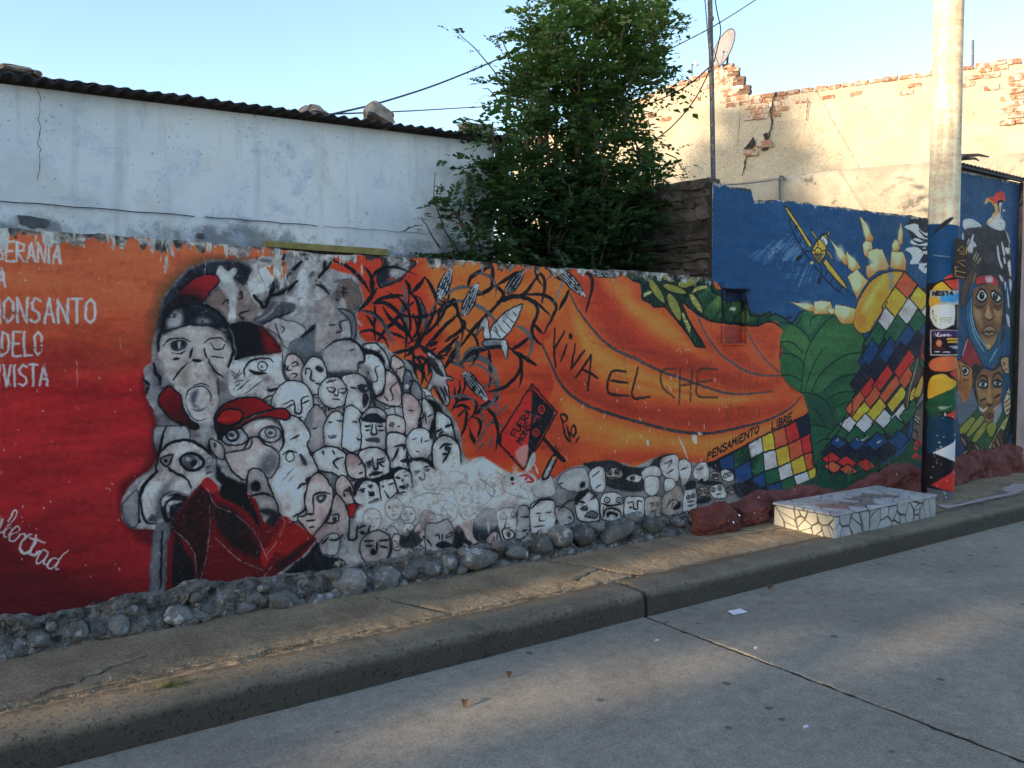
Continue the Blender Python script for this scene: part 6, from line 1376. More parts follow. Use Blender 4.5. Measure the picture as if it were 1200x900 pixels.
def shards(host, pxs):
    dg = bpy.context.evaluated_depsgraph_get() if False else None
    for (x, y) in pxs:
        d = Vector(ray(x, y)).normalized(); o_ = Vector(CAM) - host.location
        hit, loc, nor, _ = host.ray_cast(o_, d)
        if not hit: continue
        u = nor.orthogonal().normalized(); w_ = nor.cross(u); s = random.uniform(.004, .008); a0 = random.uniform(0, 6)
        P = [loc + nor * .004 + (u * math.cos(a0 + t) + w_ * math.sin(a0 + t)) * s * random.uniform(.7, 1.3) for t in (0, 1.6, 3.0, 4.6)]
        Q = [p - nor * .006 for p in P]
        tilt = Vector((random.uniform(-1, 1), random.uniform(-1, 1), random.uniform(-1, 1))) * .003
        P[0] += tilt; P[2] -= tilt
        mesh_obj('mirror_shard', [tuple(p) for p in P + Q], [(0, 1, 2, 3), (0, 4, 5, 1), (1, 5, 6, 2), (2, 6, 7, 3), (3, 7, 4, 0)], M['mirror'], host, world=False)
bpy.context.view_layer.update()
shards(r1, [(853, 611), (859, 612), (866, 604)]); shards(r2, [(893, 598), (898, 596), (891, 607), (884, 601)])
shards(led1, [(889, 583), (895, 579), (941, 570), (931, 574), (958, 568), (1050, 556)])

# ================================================================ mosaic bench
BX0, BX1, BY0, BY1, BZ0, BZ1 = 5.50, 6.93, 3.685, 4.235, .12, .335
bench = empty('mosaic_bench', ((BX0 + BX1) / 2, (BY0 + BY1) / 2, .15), 'low bench slab covered in broken white tiles', 'bench')
MB().box((BX0 + .012, BY0 + .012, BZ0), (BX1 - .012, BY1 - .012, BZ1 - .012)).build('concrete_core', M['grout'], bench)
def voronoi(w_, h_, n, seed, rel=1, jit=1):
    r = random.Random(seed)
    S = [(r.uniform(0, w_), r.uniform(0, h_)) for _ in range(n)]
    def clip(P, nx, ny, c):
        out = []
        for i in range(len(P)):
            a, b = P[i - 1], P[i]; da, db = a[0] * nx + a[1] * ny - c, b[0] * nx + b[1] * ny - c
            if (da <= 0) != (db <= 0):
                t = da / (da - db); out.append((a[0] + (b[0] - a[0]) * t, a[1] + (b[1] - a[1]) * t))
            if db <= 0: out.append(b)
        return out
    cellsv = []
    for it in range(rel + 1):
        cellsv = []
        for i, s in enumerate(S):
            P = [(0, 0), (w_, 0), (w_, h_), (0, h_)]
            for k, q in enumerate(S):
                if k == i: continue
                nx, ny = q[0] - s[0], q[1] - s[1]
                P = clip(P, nx, ny, (q[0] ** 2 + q[1] ** 2 - s[0] ** 2 - s[1] ** 2) / 2)
                if len(P) < 3: break
            cellsv.append(P)
        if it < rel: S = [tuple(np.mean(P, 0)) if len(P) > 2 else s for P, s in zip(cellsv, S)]
    return [P for P in cellsv if len(P) > 2]
def tiles(o, u, v_, nrm, w_, h_, n, seed, matf, gap=.004, th=.009, prob=1.0, rel=0):
    o, u, v_, nrm = map(Vector, (o, u, v_, nrm)); r = random.Random(seed + 99)
    for P in voronoi(w_, h_, n, seed, rel):
        if r.random() > prob: continue
        c = np.mean(P, 0); q = []
        for p in P:
            d = np.array(p) - c; L = np.hypot(*d); q.append(c + d * max(1 - gap * r.uniform(.7, 2.0) / max(L, 1e-4), .2))
        dz = r.uniform(-.0015, .0015)
        lo_ = [o + u * a + v_ * b - nrm * .004 for a, b in q]; hi_ = [o + u * a + v_ * b + nrm * (th + dz) for a, b in q]; m_ = len(q)
        nf = Vector(u).cross(Vector(v_)).dot(nrm)
        top = list(range(m_, 2 * m_)); f = [tuple(top if nf > 0 else top[::-1])]
        for i in range(m_):
            k = (i + 1) % m_; f.append((i, k, m_ + k, m_ + i) if nf > 0 else (k, i, m_ + i, m_ + k))
        mesh_obj('tile', [tuple(p) for p in lo_ + hi_], f, matf(c[0], c[1], r), bench)
tiles((BX0, BY0 + .010, BZ0 + .012), (1, 0, 0), (0, 0, 1), (0, -1, 0), BX1 - BX0, BZ1 - BZ0 - .025, 25, 6, lambda a, b, r: M['tile_white'], gap=.010)
tiles((BX0 + .010, BY0 + .004, BZ0 + .012), (0, 1, 0), (0, 0, 1), (-1, 0, 0), BY1 - BY0, BZ1 - BZ0 - .03, 16, 9, lambda a, b, r: M['tile_sunlit'], gap=.007)
tiles((BX1 - .010, BY0, BZ0 + .012), (0, 1, 0), (0, 0, 1), (1, 0, 0), BY1 - BY0, BZ1 - BZ0 - .025, 14, 13, lambda a, b, r: M['tile_white'])
def topm(a, b, r):
    if .18 < a < .42 and .10 < b < .28: return M['tile_red']
    if .40 < a < 1.12 and .10 < b < .38 and abs(b - .24 - .06 * math.sin(a * 9)) < .09: return M['tile_grey']
    return M['tile_white']
tiles((BX0 - .012, BY0 - .012, BZ1 - .010), (1, 0, 0), (0, 1, 0), (0, 0, 1), BX1 - BX0 + .02, BY1 - BY0 + .02, 95, 17, topm, gap=.006, th=.012)

# ================================================================ painted utility pole
PC = np.array([7.77, 4.12]); PR0, PR1 = .142, .118
def pole_to_m(p):
    """photo pixel -> (arc length on the pole's skin, height)"""
    out, sc = [], []
    for x, y in p:
        d = ray(x, y); q = CAM[:2] - PC; dd = d[:2]
        t = -(q @ dd) / (dd @ dd); near = q + dd * t                  # closest approach to the axis
        z = CH + d[2] * (t - .12 / np.hypot(*dd)); R = PR0 - (PR0 - PR1) * z / 7.5
        view = -PC / np.hypot(*PC); side = np.array([-view[1], view[0]])
        o_ = np.clip((near @ side) / R, -1, 1)
        out.append((math.asin(o_) * R, z)); sc.append(t)
    return np.array(out), np.array(sc)
pv = Canvas(-.48, 0.0, .48, 6.4, 280, pole_to_m, warp=.002)
pv.a[:] = np.array([172, 157, 143], np.float32) * (1 + .10 * pv.n2 + .08 * pv.n1 + .14 * fbm((pv.H, pv.W), (200, 12), 3, 71))[..., None]
D4p, D5p, F1 = Zf(1040, 340, 6.43), Zf(1040, 470, 6.92), Zf(1060, 200, 4.5)
def band(y0, y1, c, smooth=False): pv.poly(PX, [(1060, y0), (1150, y0), (1150, y1), (1060, y1)], c, smooth)
band(263, 600, (26, 24, 32)); band(263, 332, (24, 62, 104))
pv.poly(F1, '150,340 250,262 245,245 180,290', (30, 34, 46)); pv.line(F1, '150,445 200,452 240,455', 1, (120, 130, 140))
pv.poly(F1, '140,640 185,590 240,600 290,650 290,720 140,720', (208, 150, 46)); pv.poly(F1, '200,580 260,540 300,560 300,640 260,625', (176, 64, 48)); pv.lines(F1, '140,620 200,580 300,560|200,580 250,625 300,645', 2, K)
pv.poly(D4p, '320,60 360,45 410,90 340,125', (206, 150, 50))
pv.poly(D4p, '312,560 340,520 420,500 500,500 545,520 530,580 470,610 390,612 330,600', (196, 92, 60)); pv.poly(D4p, '470,625 540,600 545,700 510,670', (160, 58, 52))
pv.poly(D4p, '305,815 310,700 340,650 420,630 470,660 525,715 450,760 380,790', (202, 150, 50)); pv.poly(D4p, '305,830 380,795 450,765 540,720 545,900 305,900', (32, 74, 52))
pv.poly(D5p, '325,0 575,0 575,60 480,75 400,90 325,85', (32, 72, 52)); pv.poly(D5p, '410,45 470,40 520,40 440,70', (120, 136, 126), dry=.3)
pv.poly(D5p, '330,90 440,100 420,125 330,125', (30, 62, 50)); pv.poly(D5p, '475,110 575,70 575,165 520,135', (158, 54, 48)); pv.poly(D5p, '460,98 472,96 472,118 460,118', (190, 190, 196))
pv.poly(D5p, '325,160 360,130 430,122 520,150 575,180 575,310 470,370 380,410 320,410', (22, 52, 78)); pv.poly(D5p, '365,415 470,370 568,310 572,400 555,512 500,475', (194, 196, 202), smooth=False)
pv.poly(D5p, '350,680 450,620 560,540 560,760 450,715', (172, 48, 44), smooth=False); pv.poly(D5p, '320,700 450,720 560,765 560,860 320,860', (88, 90, 102), smooth=False)
for i in range(26): pv.dot(PX, random.uniform(1090, 1120), random.uniform(480, 585), random.uniform(.4, .9), (180, 180, 184))
# pasted papers are printed on the same canvas, the sheets themselves stand proud of the skin
pv.poly(D4p, '322,0 545,0 545,100 500,110 500,260 405,297 350,260 322,200', (150, 158, 164), smooth=False); pv.poly(D4p, '400,40 545,15 545,60 500,92 400,90', (60, 132, 186), smooth=False); pv.poly(D4p, '325,55 370,48 405,95 350,120 325,130', (190, 140, 52), smooth=False)
pv.poly(D4p, '330,135 400,110 500,125 500,235 405,295 330,225', (196, 198, 192)); text(pv, D4p, 'NES14', (345, 40), (30, -1), (0, -28), 1.6, K, ratio=.7)
for i in range(22): pv.line(D4p, [(395 + (i % 7) * 13, 208 + (i // 7) * 16), (403 + (i % 7) * 13, 209 + (i // 7) * 16)], 1.0, (110, 112, 110), smooth=False)
for i in range(10): pv.dot(D4p, 340 + random.uniform(0, 30), 150 + i * 11, random.uniform(3, 8), (90, 96, 84))
pv.poly(D4p, '505,110 545,105 545,298 505,298', (30, 26, 30), smooth=False); pv.poly(D4p, '518,120 545,120 545,290 518,280', (92, 62, 36), smooth=False)
pv.poly(D4p, '325,300 545,300 545,492 325,492', (196, 194, 198), smooth=False); pv.poly(D4p, '332,306 545,306 545,485 332,485', (30, 18, 34), smooth=False); pv.poly(D4p, '332,306 545,306 545,350 332,350', (62, 44, 88), smooth=False)
pv.lines(D4p, '360,325 370,345 385,322 378,345 395,348|395,340 405,335 402,348 412,340 425,336 425,348 435,335 445,345 455,330 460,348 470,338 478,346', 1.4, (196, 186, 204)); pv.poly(D4p, '360,385 385,365 410,385 412,420 440,450 350,450', (64, 34, 28)); pv.dot(D4p, 388, 400, 20, (176, 120, 90), ry=26)
for k, (x0, y0, n) in enumerate(((450, 368, 7), (455, 390, 6))): pv.line(D4p, [(x0, y0), (x0 + n * 12, y0)], 2.4, (190, 150, 60), smooth=False, taper=0)
pv.lines(D4p, '465,425 530,425|480,435 530,440', 2, (150, 156, 180), smooth=False); pv.lines(D4p, '355,464 395,464|415,467 470,467', 1.4, (170, 190, 210), smooth=False)
POLE_IMG = pv.image('pole_paint', (.56, .61, .73)); M['polepaint'] = mural_material('painted_pole', POLE_IMG, .25)
M['pole_conc'] = speckled('weathered_pole', (.34, .31, .25), (.46, .42, .345), 4, 60, .15, .4, .004, .9)
pole = empty('utility_pole', (PC[0], PC[1], .15), 'thick concrete utility pole with painted colour bands and pasted posters', 'pole')
view = -PC / np.hypot(*PC); a_view = math.atan2(view[1], view[0])
def pole_skin(name, z0, z1, a0, a1, off, mat, nz=2, na=48, par=None):
    v, f, uv = [], [], []
    for j in range(nz + 1):
        z = z0 + (z1 - z0) * j / nz; R = PR0 - (PR0 - PR1) * z / 7.5
        for k in range(na + 1):
            a = a0 + (a1 - a0) * k / na
            v.append((PC[0] + (R + off) * math.cos(a_view + a), PC[1] + (R + off) * math.sin(a_view + a), z))
            uv.append(((np.clip(a * R, -.479, .479) + .48) / .96, np.clip(z / 6.4, 0, 1)))
    for j in range(nz):
        for k in range(na):
            q = j * (na + 1) + k; f.append((q, q + 1, q + na + 2, q + na + 1))
    return mesh_obj(name, v, f, mat, par or pole, smooth=True, uv=uv)
shaft = pole_skin('shaft', .10, 6.38, -math.pi, math.pi, 0, M['polepaint'], 20)
pole_skin('upper_shaft', 6.38, 9.0, -math.pi, math.pi, 0, M['pole_conc'], 10)
def paper(name, frame, x0, y0, x1, y1):
    m, _ = pv.pts(frame, [(x0, y0), (x1, y1)], False)
    R = PR0 - (PR0 - PR1) * m[:, 1].mean() / 7.5
    pole_skin(name, m[1, 1], m[0, 1], min(m[:, 0]) / R, max(m[:, 0]) / R, .004, M['polepaint'], 3, 14, shaft)
paper('poster', D4p, 322, 2, 500, 297); paper('poster', D4p, 504, 110, 552, 298); paper('poster', D4p, 325, 301, 552, 492)
# small black board with gold glyphs tied to the pole's side
sv = np.array([-view[1], view[0]])
bp_ = [on_plane(x, y, (PC[0] + .02, PC[1] - .11, 0), (view[0], view[1], 0)) for x, y in ((1119, 280), (1133, 284), (1132, 329), (1116, 326))]
nv = np.array([view[0], view[1], 0])
sign = empty('sign_board', tuple(bp_[2]), 'small black board with gold glyphs on the side of the painted pole', 'sign')
fr_ = [p + nv * .10 for p in bp_]; bk_ = [p + nv * .085 for p in bp_]
mesh_obj('board', fr_ + bk_, [(0, 3, 2, 1), (4, 5, 6, 7), (0, 1, 5, 4), (1, 2, 6, 5), (2, 3, 7, 6), (3, 0, 4, 7)], M['black_board'], sign)
def sg(u, v_): 
    a = fr_[0] * (1 - u) + fr_[1] * u; b = fr_[3] * (1 - u) + fr_[2] * u
    return a * (1 - v_) + b * v_ + nv * .002
gl = MB()
for st in ('.2,.95 .9,.95|.2,.93 .2,.74|.2,.82 .95,.82|.1,.74 .35,.70', '.9,.66 .25,.58 .9,.50', '.25,.30 .6,.16 .9,.30 .25,.30|.95,.14 .95,.34|.4,.36 .85,.36'):
    for s_ in st.split('|'):
        gl.tube([tuple(sg(*map(float, q.split(',')))) for q in s_.split()], .0035, 5)
gl.build('glyph', M['gold'], sign)
# ================================================================ whitewashed house
HY = 4.9
house = empty('house', (.5, HY, 0), 'whitewashed house with dark corrugated roof behind the low painted wall', 'house')
def house_wall():
    v, f = [], []
    xs = np.arange(-6.0, 3.281, .06); zs = np.linspace(0, 1, 14)
    for x in xs:
        zt = 2.895 + .036 * x
        for r in zs:
            z = zt * r
            v.append((x, HY + .010 * mnoise.noise((x * .8, z * .9, 2)) + .004 * mnoise.noise((x * 4, z * 4, 5)), z))
    n = len(zs)
    for i in range(len(xs) - 1):
        for k in range(n - 1):
            a = i * n + k; f.append((a, a + n, a + n + 1, a + 1))
    e = (len(xs) - 1) * n; b0 = len(v)
    for r in zs: v.append((xs[-1], 9.5, (2.895 + .036 * xs[-1]) * r + .6 * r))
    for k in range(n - 1): f.append((e + k, b0 + k, b0 + k + 1, e + k + 1))
    return v, f
v, f = house_wall(); mesh_obj('wall', v, f, M['white'], house, smooth=True)
roof = MB().box((-6.0, 4.93, 2.80), (3.2, 5.0, 2.86)).build('roof', M['rooftin'], house)
def roof_sheet(x0, x1, seed, yo=4.80, dz=0, amp=.009, sl=.036, y1=9.6, pz=.0):
    o = corrugated('roof_sheet', x0, x1, yo, y1, 0, (y1 - yo) * .10, M['rooftin'], roof, amp=amp, wob=.010, seed=seed, thick=.004)
    me = o.data; co = np.zeros(len(me.vertices) * 3, np.float32); me.vertices.foreach_get('co', co); co = co.reshape(-1, 3)
    X = co[:, 0] + house.location.x
    co[:, 2] += 2.918 + .036 * X + dz; me.vertices.foreach_set('co', co.ravel()); me.update()
    return o
xq = -6.1
k = 0
while xq < 3.25:
    roof_sheet(xq, min(xq + .86, 3.42), k, yo=4.80 + random.uniform(-.02, .015), dz=.006 * (k % 2)); xq += .80; k += 1
roof_sheet(.45, 1.75, 31, yo=4.83, dz=.016, amp=.004); roof_sheet(-.4, .42, 33, yo=4.835, dz=.02, amp=.006)
def roof_stone(px, py, wpx, hpx, label, seed, rot=0, yy=4.98):
    p = on_y(px, py, yy); m = (p - CAM) @ fw / F
    o = rock('roof_stone', tuple(p), (wpx * m / 2 * 1.25, .09, hpx * m / 2), M['roofstone'], None, seed, 3, .45, rot, False, .6, .14)
    tag(o, label, 'stone', 'stones weighing down the tin roof')
roof_stone(443, 135, 27, 19, 'blocky upright reddish stone on the tin roof edge', 3, .35)
roof_stone(556, 154, 29, 17, 'rounded pale stone on the roof edge beside the tree', 8)
roof_stone(366, 131, 20, 12, 'low flat stone on the roof edge below the thick cable', 12)
roof_stone(20, 86, 36, 9, 'flat broken slab on the roof edge above the wall crack', 15)
# timber lintel over the hidden window
l0, l1 = on_y(313, 286, HY - .05), on_y(455, 292, HY - .05)
MB().box((l0[0], HY - .055, l0[2] - .022), (l1[0], HY + .02, l0[2] + .022), .004).build('lintel', M['wood'], house, bevel=.004)
MB().box((l0[0] + .08, HY - .02, l0[2] - .07), (l1[0] - .08, HY + .03, l0[2] - .026)).build('window_head', M['mortar_dark'], house)
# vent with broken plaster rim
vp = [on_y(x, y, HY - .012) for x, y in ((20, 252), (35, 253), (55, 257), (58, 260), (53, 267), (45, 265), (37, 268), (30, 263), (24, 262))]
c_ = np.mean(vp, 0)
mesh_obj('vent', [tuple(c_)] + [tuple(p) for p in vp] + [(p[0], HY + .05, p[2]) for p in vp], [(0, i + 1, (i + 1) % 9 + 1) for i in range(9)] + [(i + 1, i + 10, (i + 1) % 9 + 10, (i + 1) % 9 + 1) for i in range(9)], M['void'], house)
q_ = on_y(235, 276, HY - .02); MB().box((q_[0] - .018, HY - .02, q_[2] - .012), (q_[0] + .018, HY + .02, q_[2] + .012)).build('junction_box', M['void'], house)
def ribbon(pts, w_, nrm):
    """irregular dark crack strip lying on a wall"""
    pts = [Vector(p) for p in pts]; V, Fc = [], []; nrm = Vector(nrm)
    for i, p in enumerate(pts):
        t = (pts[min(i + 1, len(pts) - 1)] - pts[max(i - 1, 0)]).normalized(); s = t.cross(nrm).normalized() * w_ * random.uniform(.4, 1.3)
        V += [p + s + nrm * .003, p - s + nrm * .003]
    for i in range(len(pts) - 1): Fc.append((2 * i, 2 * i + 1, 2 * i + 3, 2 * i + 2))
    return [tuple(q) for q in V], Fc
cp = [(40, 100), (44, 106), (47, 113), (47, 126), (45, 140), (48, 150), (45, 162), (44, 168), (48, 175), (46, 182), (47, 195), (45, 205), (43, 216)]
cp2 = []
for a, b in zip(cp[:-1], cp[1:]):
    for t in (0, .33, .66): cp2.append((a[0] + (b[0] - a[0]) * t + random.uniform(-.5, .5), a[1] + (b[1] - a[1]) * t))
v, f = ribbon([on_y(x, y, HY - .011) for x, y in cp2], .0018, (0, -1, 0)); mesh_obj('crack', v, f, M['void'], house)
for a, b in (((-6, 235), (228, 253.2)), ((240, 254), (372, 264.5)), ((380, 265), (500, 274))):
    cb = MB(); n = 10
    cb.tube([tuple(on_y(a[0] + (b[0] - a[0]) * t / n, a[1] + (b[1] - a[1]) * t / n + (.6 * math.sin(t * 2)), HY - .014)) for t in range(n + 1)], .0028 if b[0] < 400 else .0015, 5)
    cb.build('clipped_wire', M['cable'], house)

# ================================================================ rubble wall end beside the blue wall
rub = empty('rubble_wall', (5.25, 5.6, 0), 'dark dry-stacked rubble wall running back from the blue wall', 'wall')
MB().box((5.10, 4.72, 0), (5.42, 7.4, 2.80)).build('earth_core', M['mortar_dark'], rub)
z = 1.95; row = 0
while z < 2.86:
    hh = random.uniform(.035, .12); y = 4.535 + random.uniform(0, .02)
    while y < 6.1:
        L = random.uniform(.10, .30)
        rock('stone', (5.085 + random.uniform(-.015, .02), y + L / 2, z + hh / 2 + random.uniform(-.008, .008)), (.075, L * .56, hh * .60), M['darkstone'], rub, row * 17 + int(y * 9), 3, .38, random.uniform(-.1, .1), False, .55, .12)
        y += L * .96
    z += hh * .95; row += 1
for y in np.arange(4.80, 6.2, .21):
    rock('stone', (5.24, y, 2.86 + random.uniform(-.02, .035)), (.15, .14, .055), M['darkstone'], rub, int(y * 50), 2, .25)

# ================================================================ tan brick building behind
TN = np.array([-.891, -.454, 0.0]); TP = np.array([12.3, 6.0, 0.0]); TD = np.array([-.454, .891, 0.0])
def tpt(x, y, off=0): return on_plane(x, y, TP + TN * off, TN)
def tst(p): return float((np.asarray(p) - TP) @ TD)
tan = empty('brick_building', tuple(TP), 'tan plastered brick building with broken parapet and cracks', 'building')
prof_px = [(1260, 62), (1200, 73), (1186, 69), (1130, 79), (1000, 97), (875, 114), (868, 112), (864, 92), (858, 80), (846, 79), (770, 107), (690, 138), (600, 172)]
def tan_wall():
    top = [tpt(x, y) for x, y in prof_px]
    S = [tst(p) for p in top]; Zt = [p[2] - .03 for p in top]
    v, f = [], []
    ss = sorted(set(list(np.arange(S[0], S[-1], .05)) + S)); rows = np.concatenate([[0, .3, .5], np.linspace(.6, 1, 46)])
    for s in ss:
        zt = np.interp(s, S, Zt)
        for r in rows:
            z = zt * r
            p = TP + TD * s + TN * (.016 * mnoise.noise((s * 1.1, z * 1.3, 3)) + .012 * mnoise.noise((s * 4, z * 5, 7)) + .010 * mnoise.noise((s * 11, z * 12, 7)))
            v.append((p[0], p[1], z))
    n = len(rows)
    for i in range(len(ss) - 1):
        for k in range(n - 1):
            a = i * n + k; f.append((a, a + 1, a + n + 1, a + n))
    # thickness behind the top edge
    b0 = len(v)
    for i, s in enumerate(ss):
        q = v[i * n + n - 1]; p = np.array(q) - TN * .30; v += [tuple(p), (p[0], p[1], 0)]
    for i in range(len(ss) - 1):
        f.append((i * n + n - 1, b0 + 2 * i, b0 + 2 * i + 2, (i + 1) * n + n - 1)); f.append((b0 + 2 * i, b0 + 2 * i + 1, b0 + 2 * i + 3, b0 + 2 * i + 2))
    return v, f, S, Zt
v, f, TS, TZ = tan_wall(); mesh_obj('plaster_wall', v, f, M['tan'], tan, smooth=True)
BW, BH, BD = .185, .072, .12
def brick_mesh(seed, mat):
    r = random.Random(seed); bm = bmesh.new(); bmesh.ops.create_cube(bm, size=1)
    for q in bm.verts: q.co = Vector((q.co.x * BW, q.co.y * BD, q.co.z * BH)) + Vector([r.uniform(-.009, .009) for _ in range(3)])
    bmesh.ops.bevel(bm, geom=bm.edges[:], offset=.007, segments=1, affect='EDGES')
    me = bpy.data.meshes.new('brick'); bm.to_mesh(me); bm.free(); me.materials.append(mat); return me
BM = [brick_mesh(i, M['brick']) for i in range(6)]; BMD = [brick_mesh(i + 20, M['brick_dark']) for i in range(4)]
ang_t = math.atan2(TD[1], TD[0])
def brick(s, z, off, dark=False, turn=0, sc=1):
    o = bpy.data.objects.new('brick', random.choice(BMD if dark else BM)); link(o, tan)
    p = TP + TD * s + TN * off
    o.location = Vector((p[0], p[1], z)) - tan.location
    o.rotation_euler = (random.uniform(-.02, .02), random.uniform(-.02, .02), ang_t + turn + random.uniform(-.02, .02)); o.scale = (sc, 1, 1)
nb_ = 0
s = TS[0] + .1
while s < TS[-1]:                                            # capping course and the first courses under it
    zt = float(np.interp(s, TS, TZ))
    lo_px = TS[6] <= s <= TS[9]
    if not lo_px: brick(s, zt + .012, -.045, sc=random.uniform(.92, 1.04))
    s += .198
for (x0, x1, y0, y1, pr) in ((876, 908, 116, 137, .95), (908, 945, 116, 124, .4), (945, 1100, 104, 112, .22), (1040, 1100, 95, 116, .22), (1125, 1200, 82, 112, .42), (1180, 1210, 75, 150, .7), (845, 872, 82, 122, .85), (775, 845, 92, 118, .25), (690, 775, 120, 150, .3)):
    a, b = tpt(x0, y0), tpt(x1, y1); sA, sB = sorted((tst(a), tst(b)))
    za, zb = sorted((tpt(x0, y1)[2], tpt(x0, y0)[2]))
    r_ = 0; z = math.floor(za / .086) * .086
    while z < zb:
        s = math.floor(sA / .198) * .198 + (.099 if int(round(z / .086)) % 2 else 0)
        while s < sB:
            if random.random() < pr and z < np.interp(s, TS, TZ) - .05: brick(s, z, -.048 + random.uniform(-.006, .006)); nb_ += 1
            s += .198
        z += .086
# toothed broken end of the higher part
e0 = tpt(866, 112); sE = tst(e0)
for k in range(7):
    z = tpt(866, 112)[2] + .04 + k * .078
    dz_ = (.10 + .05 * (k % 2) - .045 * k)
    for j in range(3): brick(sE + .02 - dz_ + .02 * j, z, -.05 - .1 * j, dark=j > 0 or k < 5, turn=math.pi / 2 * (j == 1))  # dark bricks put the end face's shade into its colour
    brick(sE + .26 - dz_, z, -.05, dark=False)
def tcrack(pts, w_):
    P = []
    for a, b in zip(pts[:-1], pts[1:]):
        for t in (0, .25, .5, .75): P.append(tpt(a[0] + (b[0] - a[0]) * t + random.uniform(-.8, .8), a[1] + (b[1] - a[1]) * t, .035))
    v, f = ribbon(P, w_, TN); mesh_obj('crack', v, f, M['mortar_dark'], tan)
tcrack([(910, 108), (906, 118), (903, 130), (905, 145), (902, 156), (900, 165)], .012); tcrack([(885, 165), (880, 177), (874, 185), (872, 197), (869, 210)], .014)
tcrack([(948, 118), (946, 130), (944, 145)], .006); tcrack([(868, 120), (866, 150), (862, 180)], .004)
for q in ([(883, 160), (885, 168), (880, 178), (874, 180), (870, 176), (877, 168)], [(899, 155), (901, 162), (897, 165), (894, 157)], [(893, 170), (901, 166), (900, 175), (892, 177)]):
    c = np.mean(q, 0); P = [tpt(*c, .04)] + [tpt(x, y, .036) for x, y in q]
    mesh_obj('plaster_gap', [tuple(p) for p in P], [(0, i + 1, (i + 1) % len(q) + 1) for i in range(len(q))], M['mortar_dark'], tan)  # flat dark patch painted for the shade inside the hole
for (x, y) in ((878, 178), (882, 180), (894, 170), (899, 171), (897, 168)): 
    p = tpt(x, y); brick(tst(p), p[2], -.01)
# rod on the parapet
p0_, p1_ = tpt(1140, 76, -.1), tpt(1140, 47, -.1); MB().tube([tuple(p0_), tuple(p1_)], .018, 6).build('parapet_rod', M['steel'], tan)

# lower stained concrete wall in front of it
OFF = .9
cw = empty('concrete_wall', tuple(TP + TN * OFF), 'stained low concrete yard wall between the blue wall and brick building', 'wall')
cpx = [(1230, 176), (1120, 187), (1040, 194), (985, 199), (915, 207), (842, 217), (760, 228)]
def cwall():
    top = [on_plane(x, y, TP + TN * OFF, TN) for x, y in cpx]; S = [float((p - TP) @ TD) for p in top]; Z_ = [p[2] for p in top]
    v, f = [], []; ss = np.arange(S[0], S[-1], .05); rows = np.linspace(.25, 1, 12)
    for s in ss:
        zt = np.interp(s, S, Z_) + rag(s, .010, 8)
        for r in rows:
            p = TP + TN * (OFF + .012 * mnoise.noise((s, r * 4, 2))) + TD * s; v.append((p[0], p[1], zt * r))
    n = len(rows)
    for i in range(len(ss) - 1):
        for k in range(n - 1):
            a = i * n + k; f.append((a, a + 1, a + n + 1, a + n))
    b0 = len(v)
    for i in range(len(ss)):
        q = np.array(v[i * n + n - 1]) - TN * .15; v.append(tuple(q))
    for i in range(len(ss) - 1): f.append((i * n + n - 1, b0 + i, b0 + i + 1, (i + 1) * n + n - 1))
    return v, f
v, f = cwall(); mesh_obj('wall_panel', v, f, M['conc_old'], cw, smooth=True)
pt = MB(); P = [on_plane(x, y, TP + TN * (OFF + .05), TN) for x, y in ((913.5, 240), (913.5, 209), (914.5, 206.5), (917.5, 207), (919, 211))]; pt.tube([tuple(p) for p in P], .017, 6); pt.build('bent_pipe', M['steel'], cw)

# ================================================================ dish, small lamp
def dish():
    base = tpt(852, 84, -.12); o = empty('satellite_dish', tuple(base), 'grey satellite dish on the broken brick parapet', 'antenna')
    c = Vector(tpt(851, 59, -.12)); R = .33
    ax = (Vector((-.87, .24, .27))).normalized()                        # it faces up along the street
    u = ax.cross(Vector((0, 0, 1))).normalized(); w_ = u.cross(ax)
    v, f = [], []; nr, na = 7, 28
    for s_ in (0, 1):
        for i in range(nr + 1):
            r = R * i / nr
            for k in range(na):
                a = 2 * math.pi * k / na; v.append(c + (u * math.cos(a) * .92 + w_ * math.sin(a)) * r + ax * (.30 * (r * r) / R - .03 - .008 * s_))
    m_ = (nr + 1) * na
    for s_ in (0, 1):
        for i in range(nr):
            for k in range(na):
                q = [s_ * m_ + i * na + k, s_ * m_ + i * na + (k + 1) % na, s_ * m_ + (i + 1) * na + (k + 1) % na, s_ * m_ + (i + 1) * na + k]; f.append(q if s_ == 0 else q[::-1])
    for k in range(na): f.append((nr * na + k, nr * na + (k + 1) % na, m_ + nr * na + (k + 1) % na, m_ + nr * na + k))
    refl = mesh_obj('reflector', [tuple(p) for p in v], f, M['dish'], o, smooth=True)
    MB().tube([tuple(c + (u * math.cos(a) * .925 + w_ * math.sin(a) * 1.005) * R + ax * (.30 * R - .03) for a in [2 * math.pi * k / 24 for k in range(1)])][0:0] + [tuple(c + (u * math.cos(2 * math.pi * k / 24) * .925 + w_ * math.sin(2 * math.pi * k / 24)) * R + ax * (.30 * R - .034)) for k in range(25)], .010, 5).build('rim', M['wire2'], refl)
    MB().tube([tuple(base - Vector((0, 0, .1)) if False else Vector(base) - Vector((0, 0, .12))), tuple(Vector(base) + Vector((0, 0, .12))), tuple(c - ax * .04)], .02, 6).build('mount', M['steel'], o)
    tip = c + ax * .30
    MB().tube([tuple(c - w_ * R * .95 + ax * .03), tuple(tip)], .008, 5).build('feed_arm', M['steel'], o)
    MB().tube([tuple(tip - ax * .05), tuple(tip + ax * .03)], .022, 8).build('receiver', M['bulb'], o)
dish()
lb = tpt(811, 84, -.1); lamp = empty('yard_lamp', tuple(lb), 'small white bulb lamp on a bracket at the gable edge', 'lamp')
a, b, c = tpt(811, 92, -.1), tpt(811, 75, -.1), tpt(814, 76, -.1)
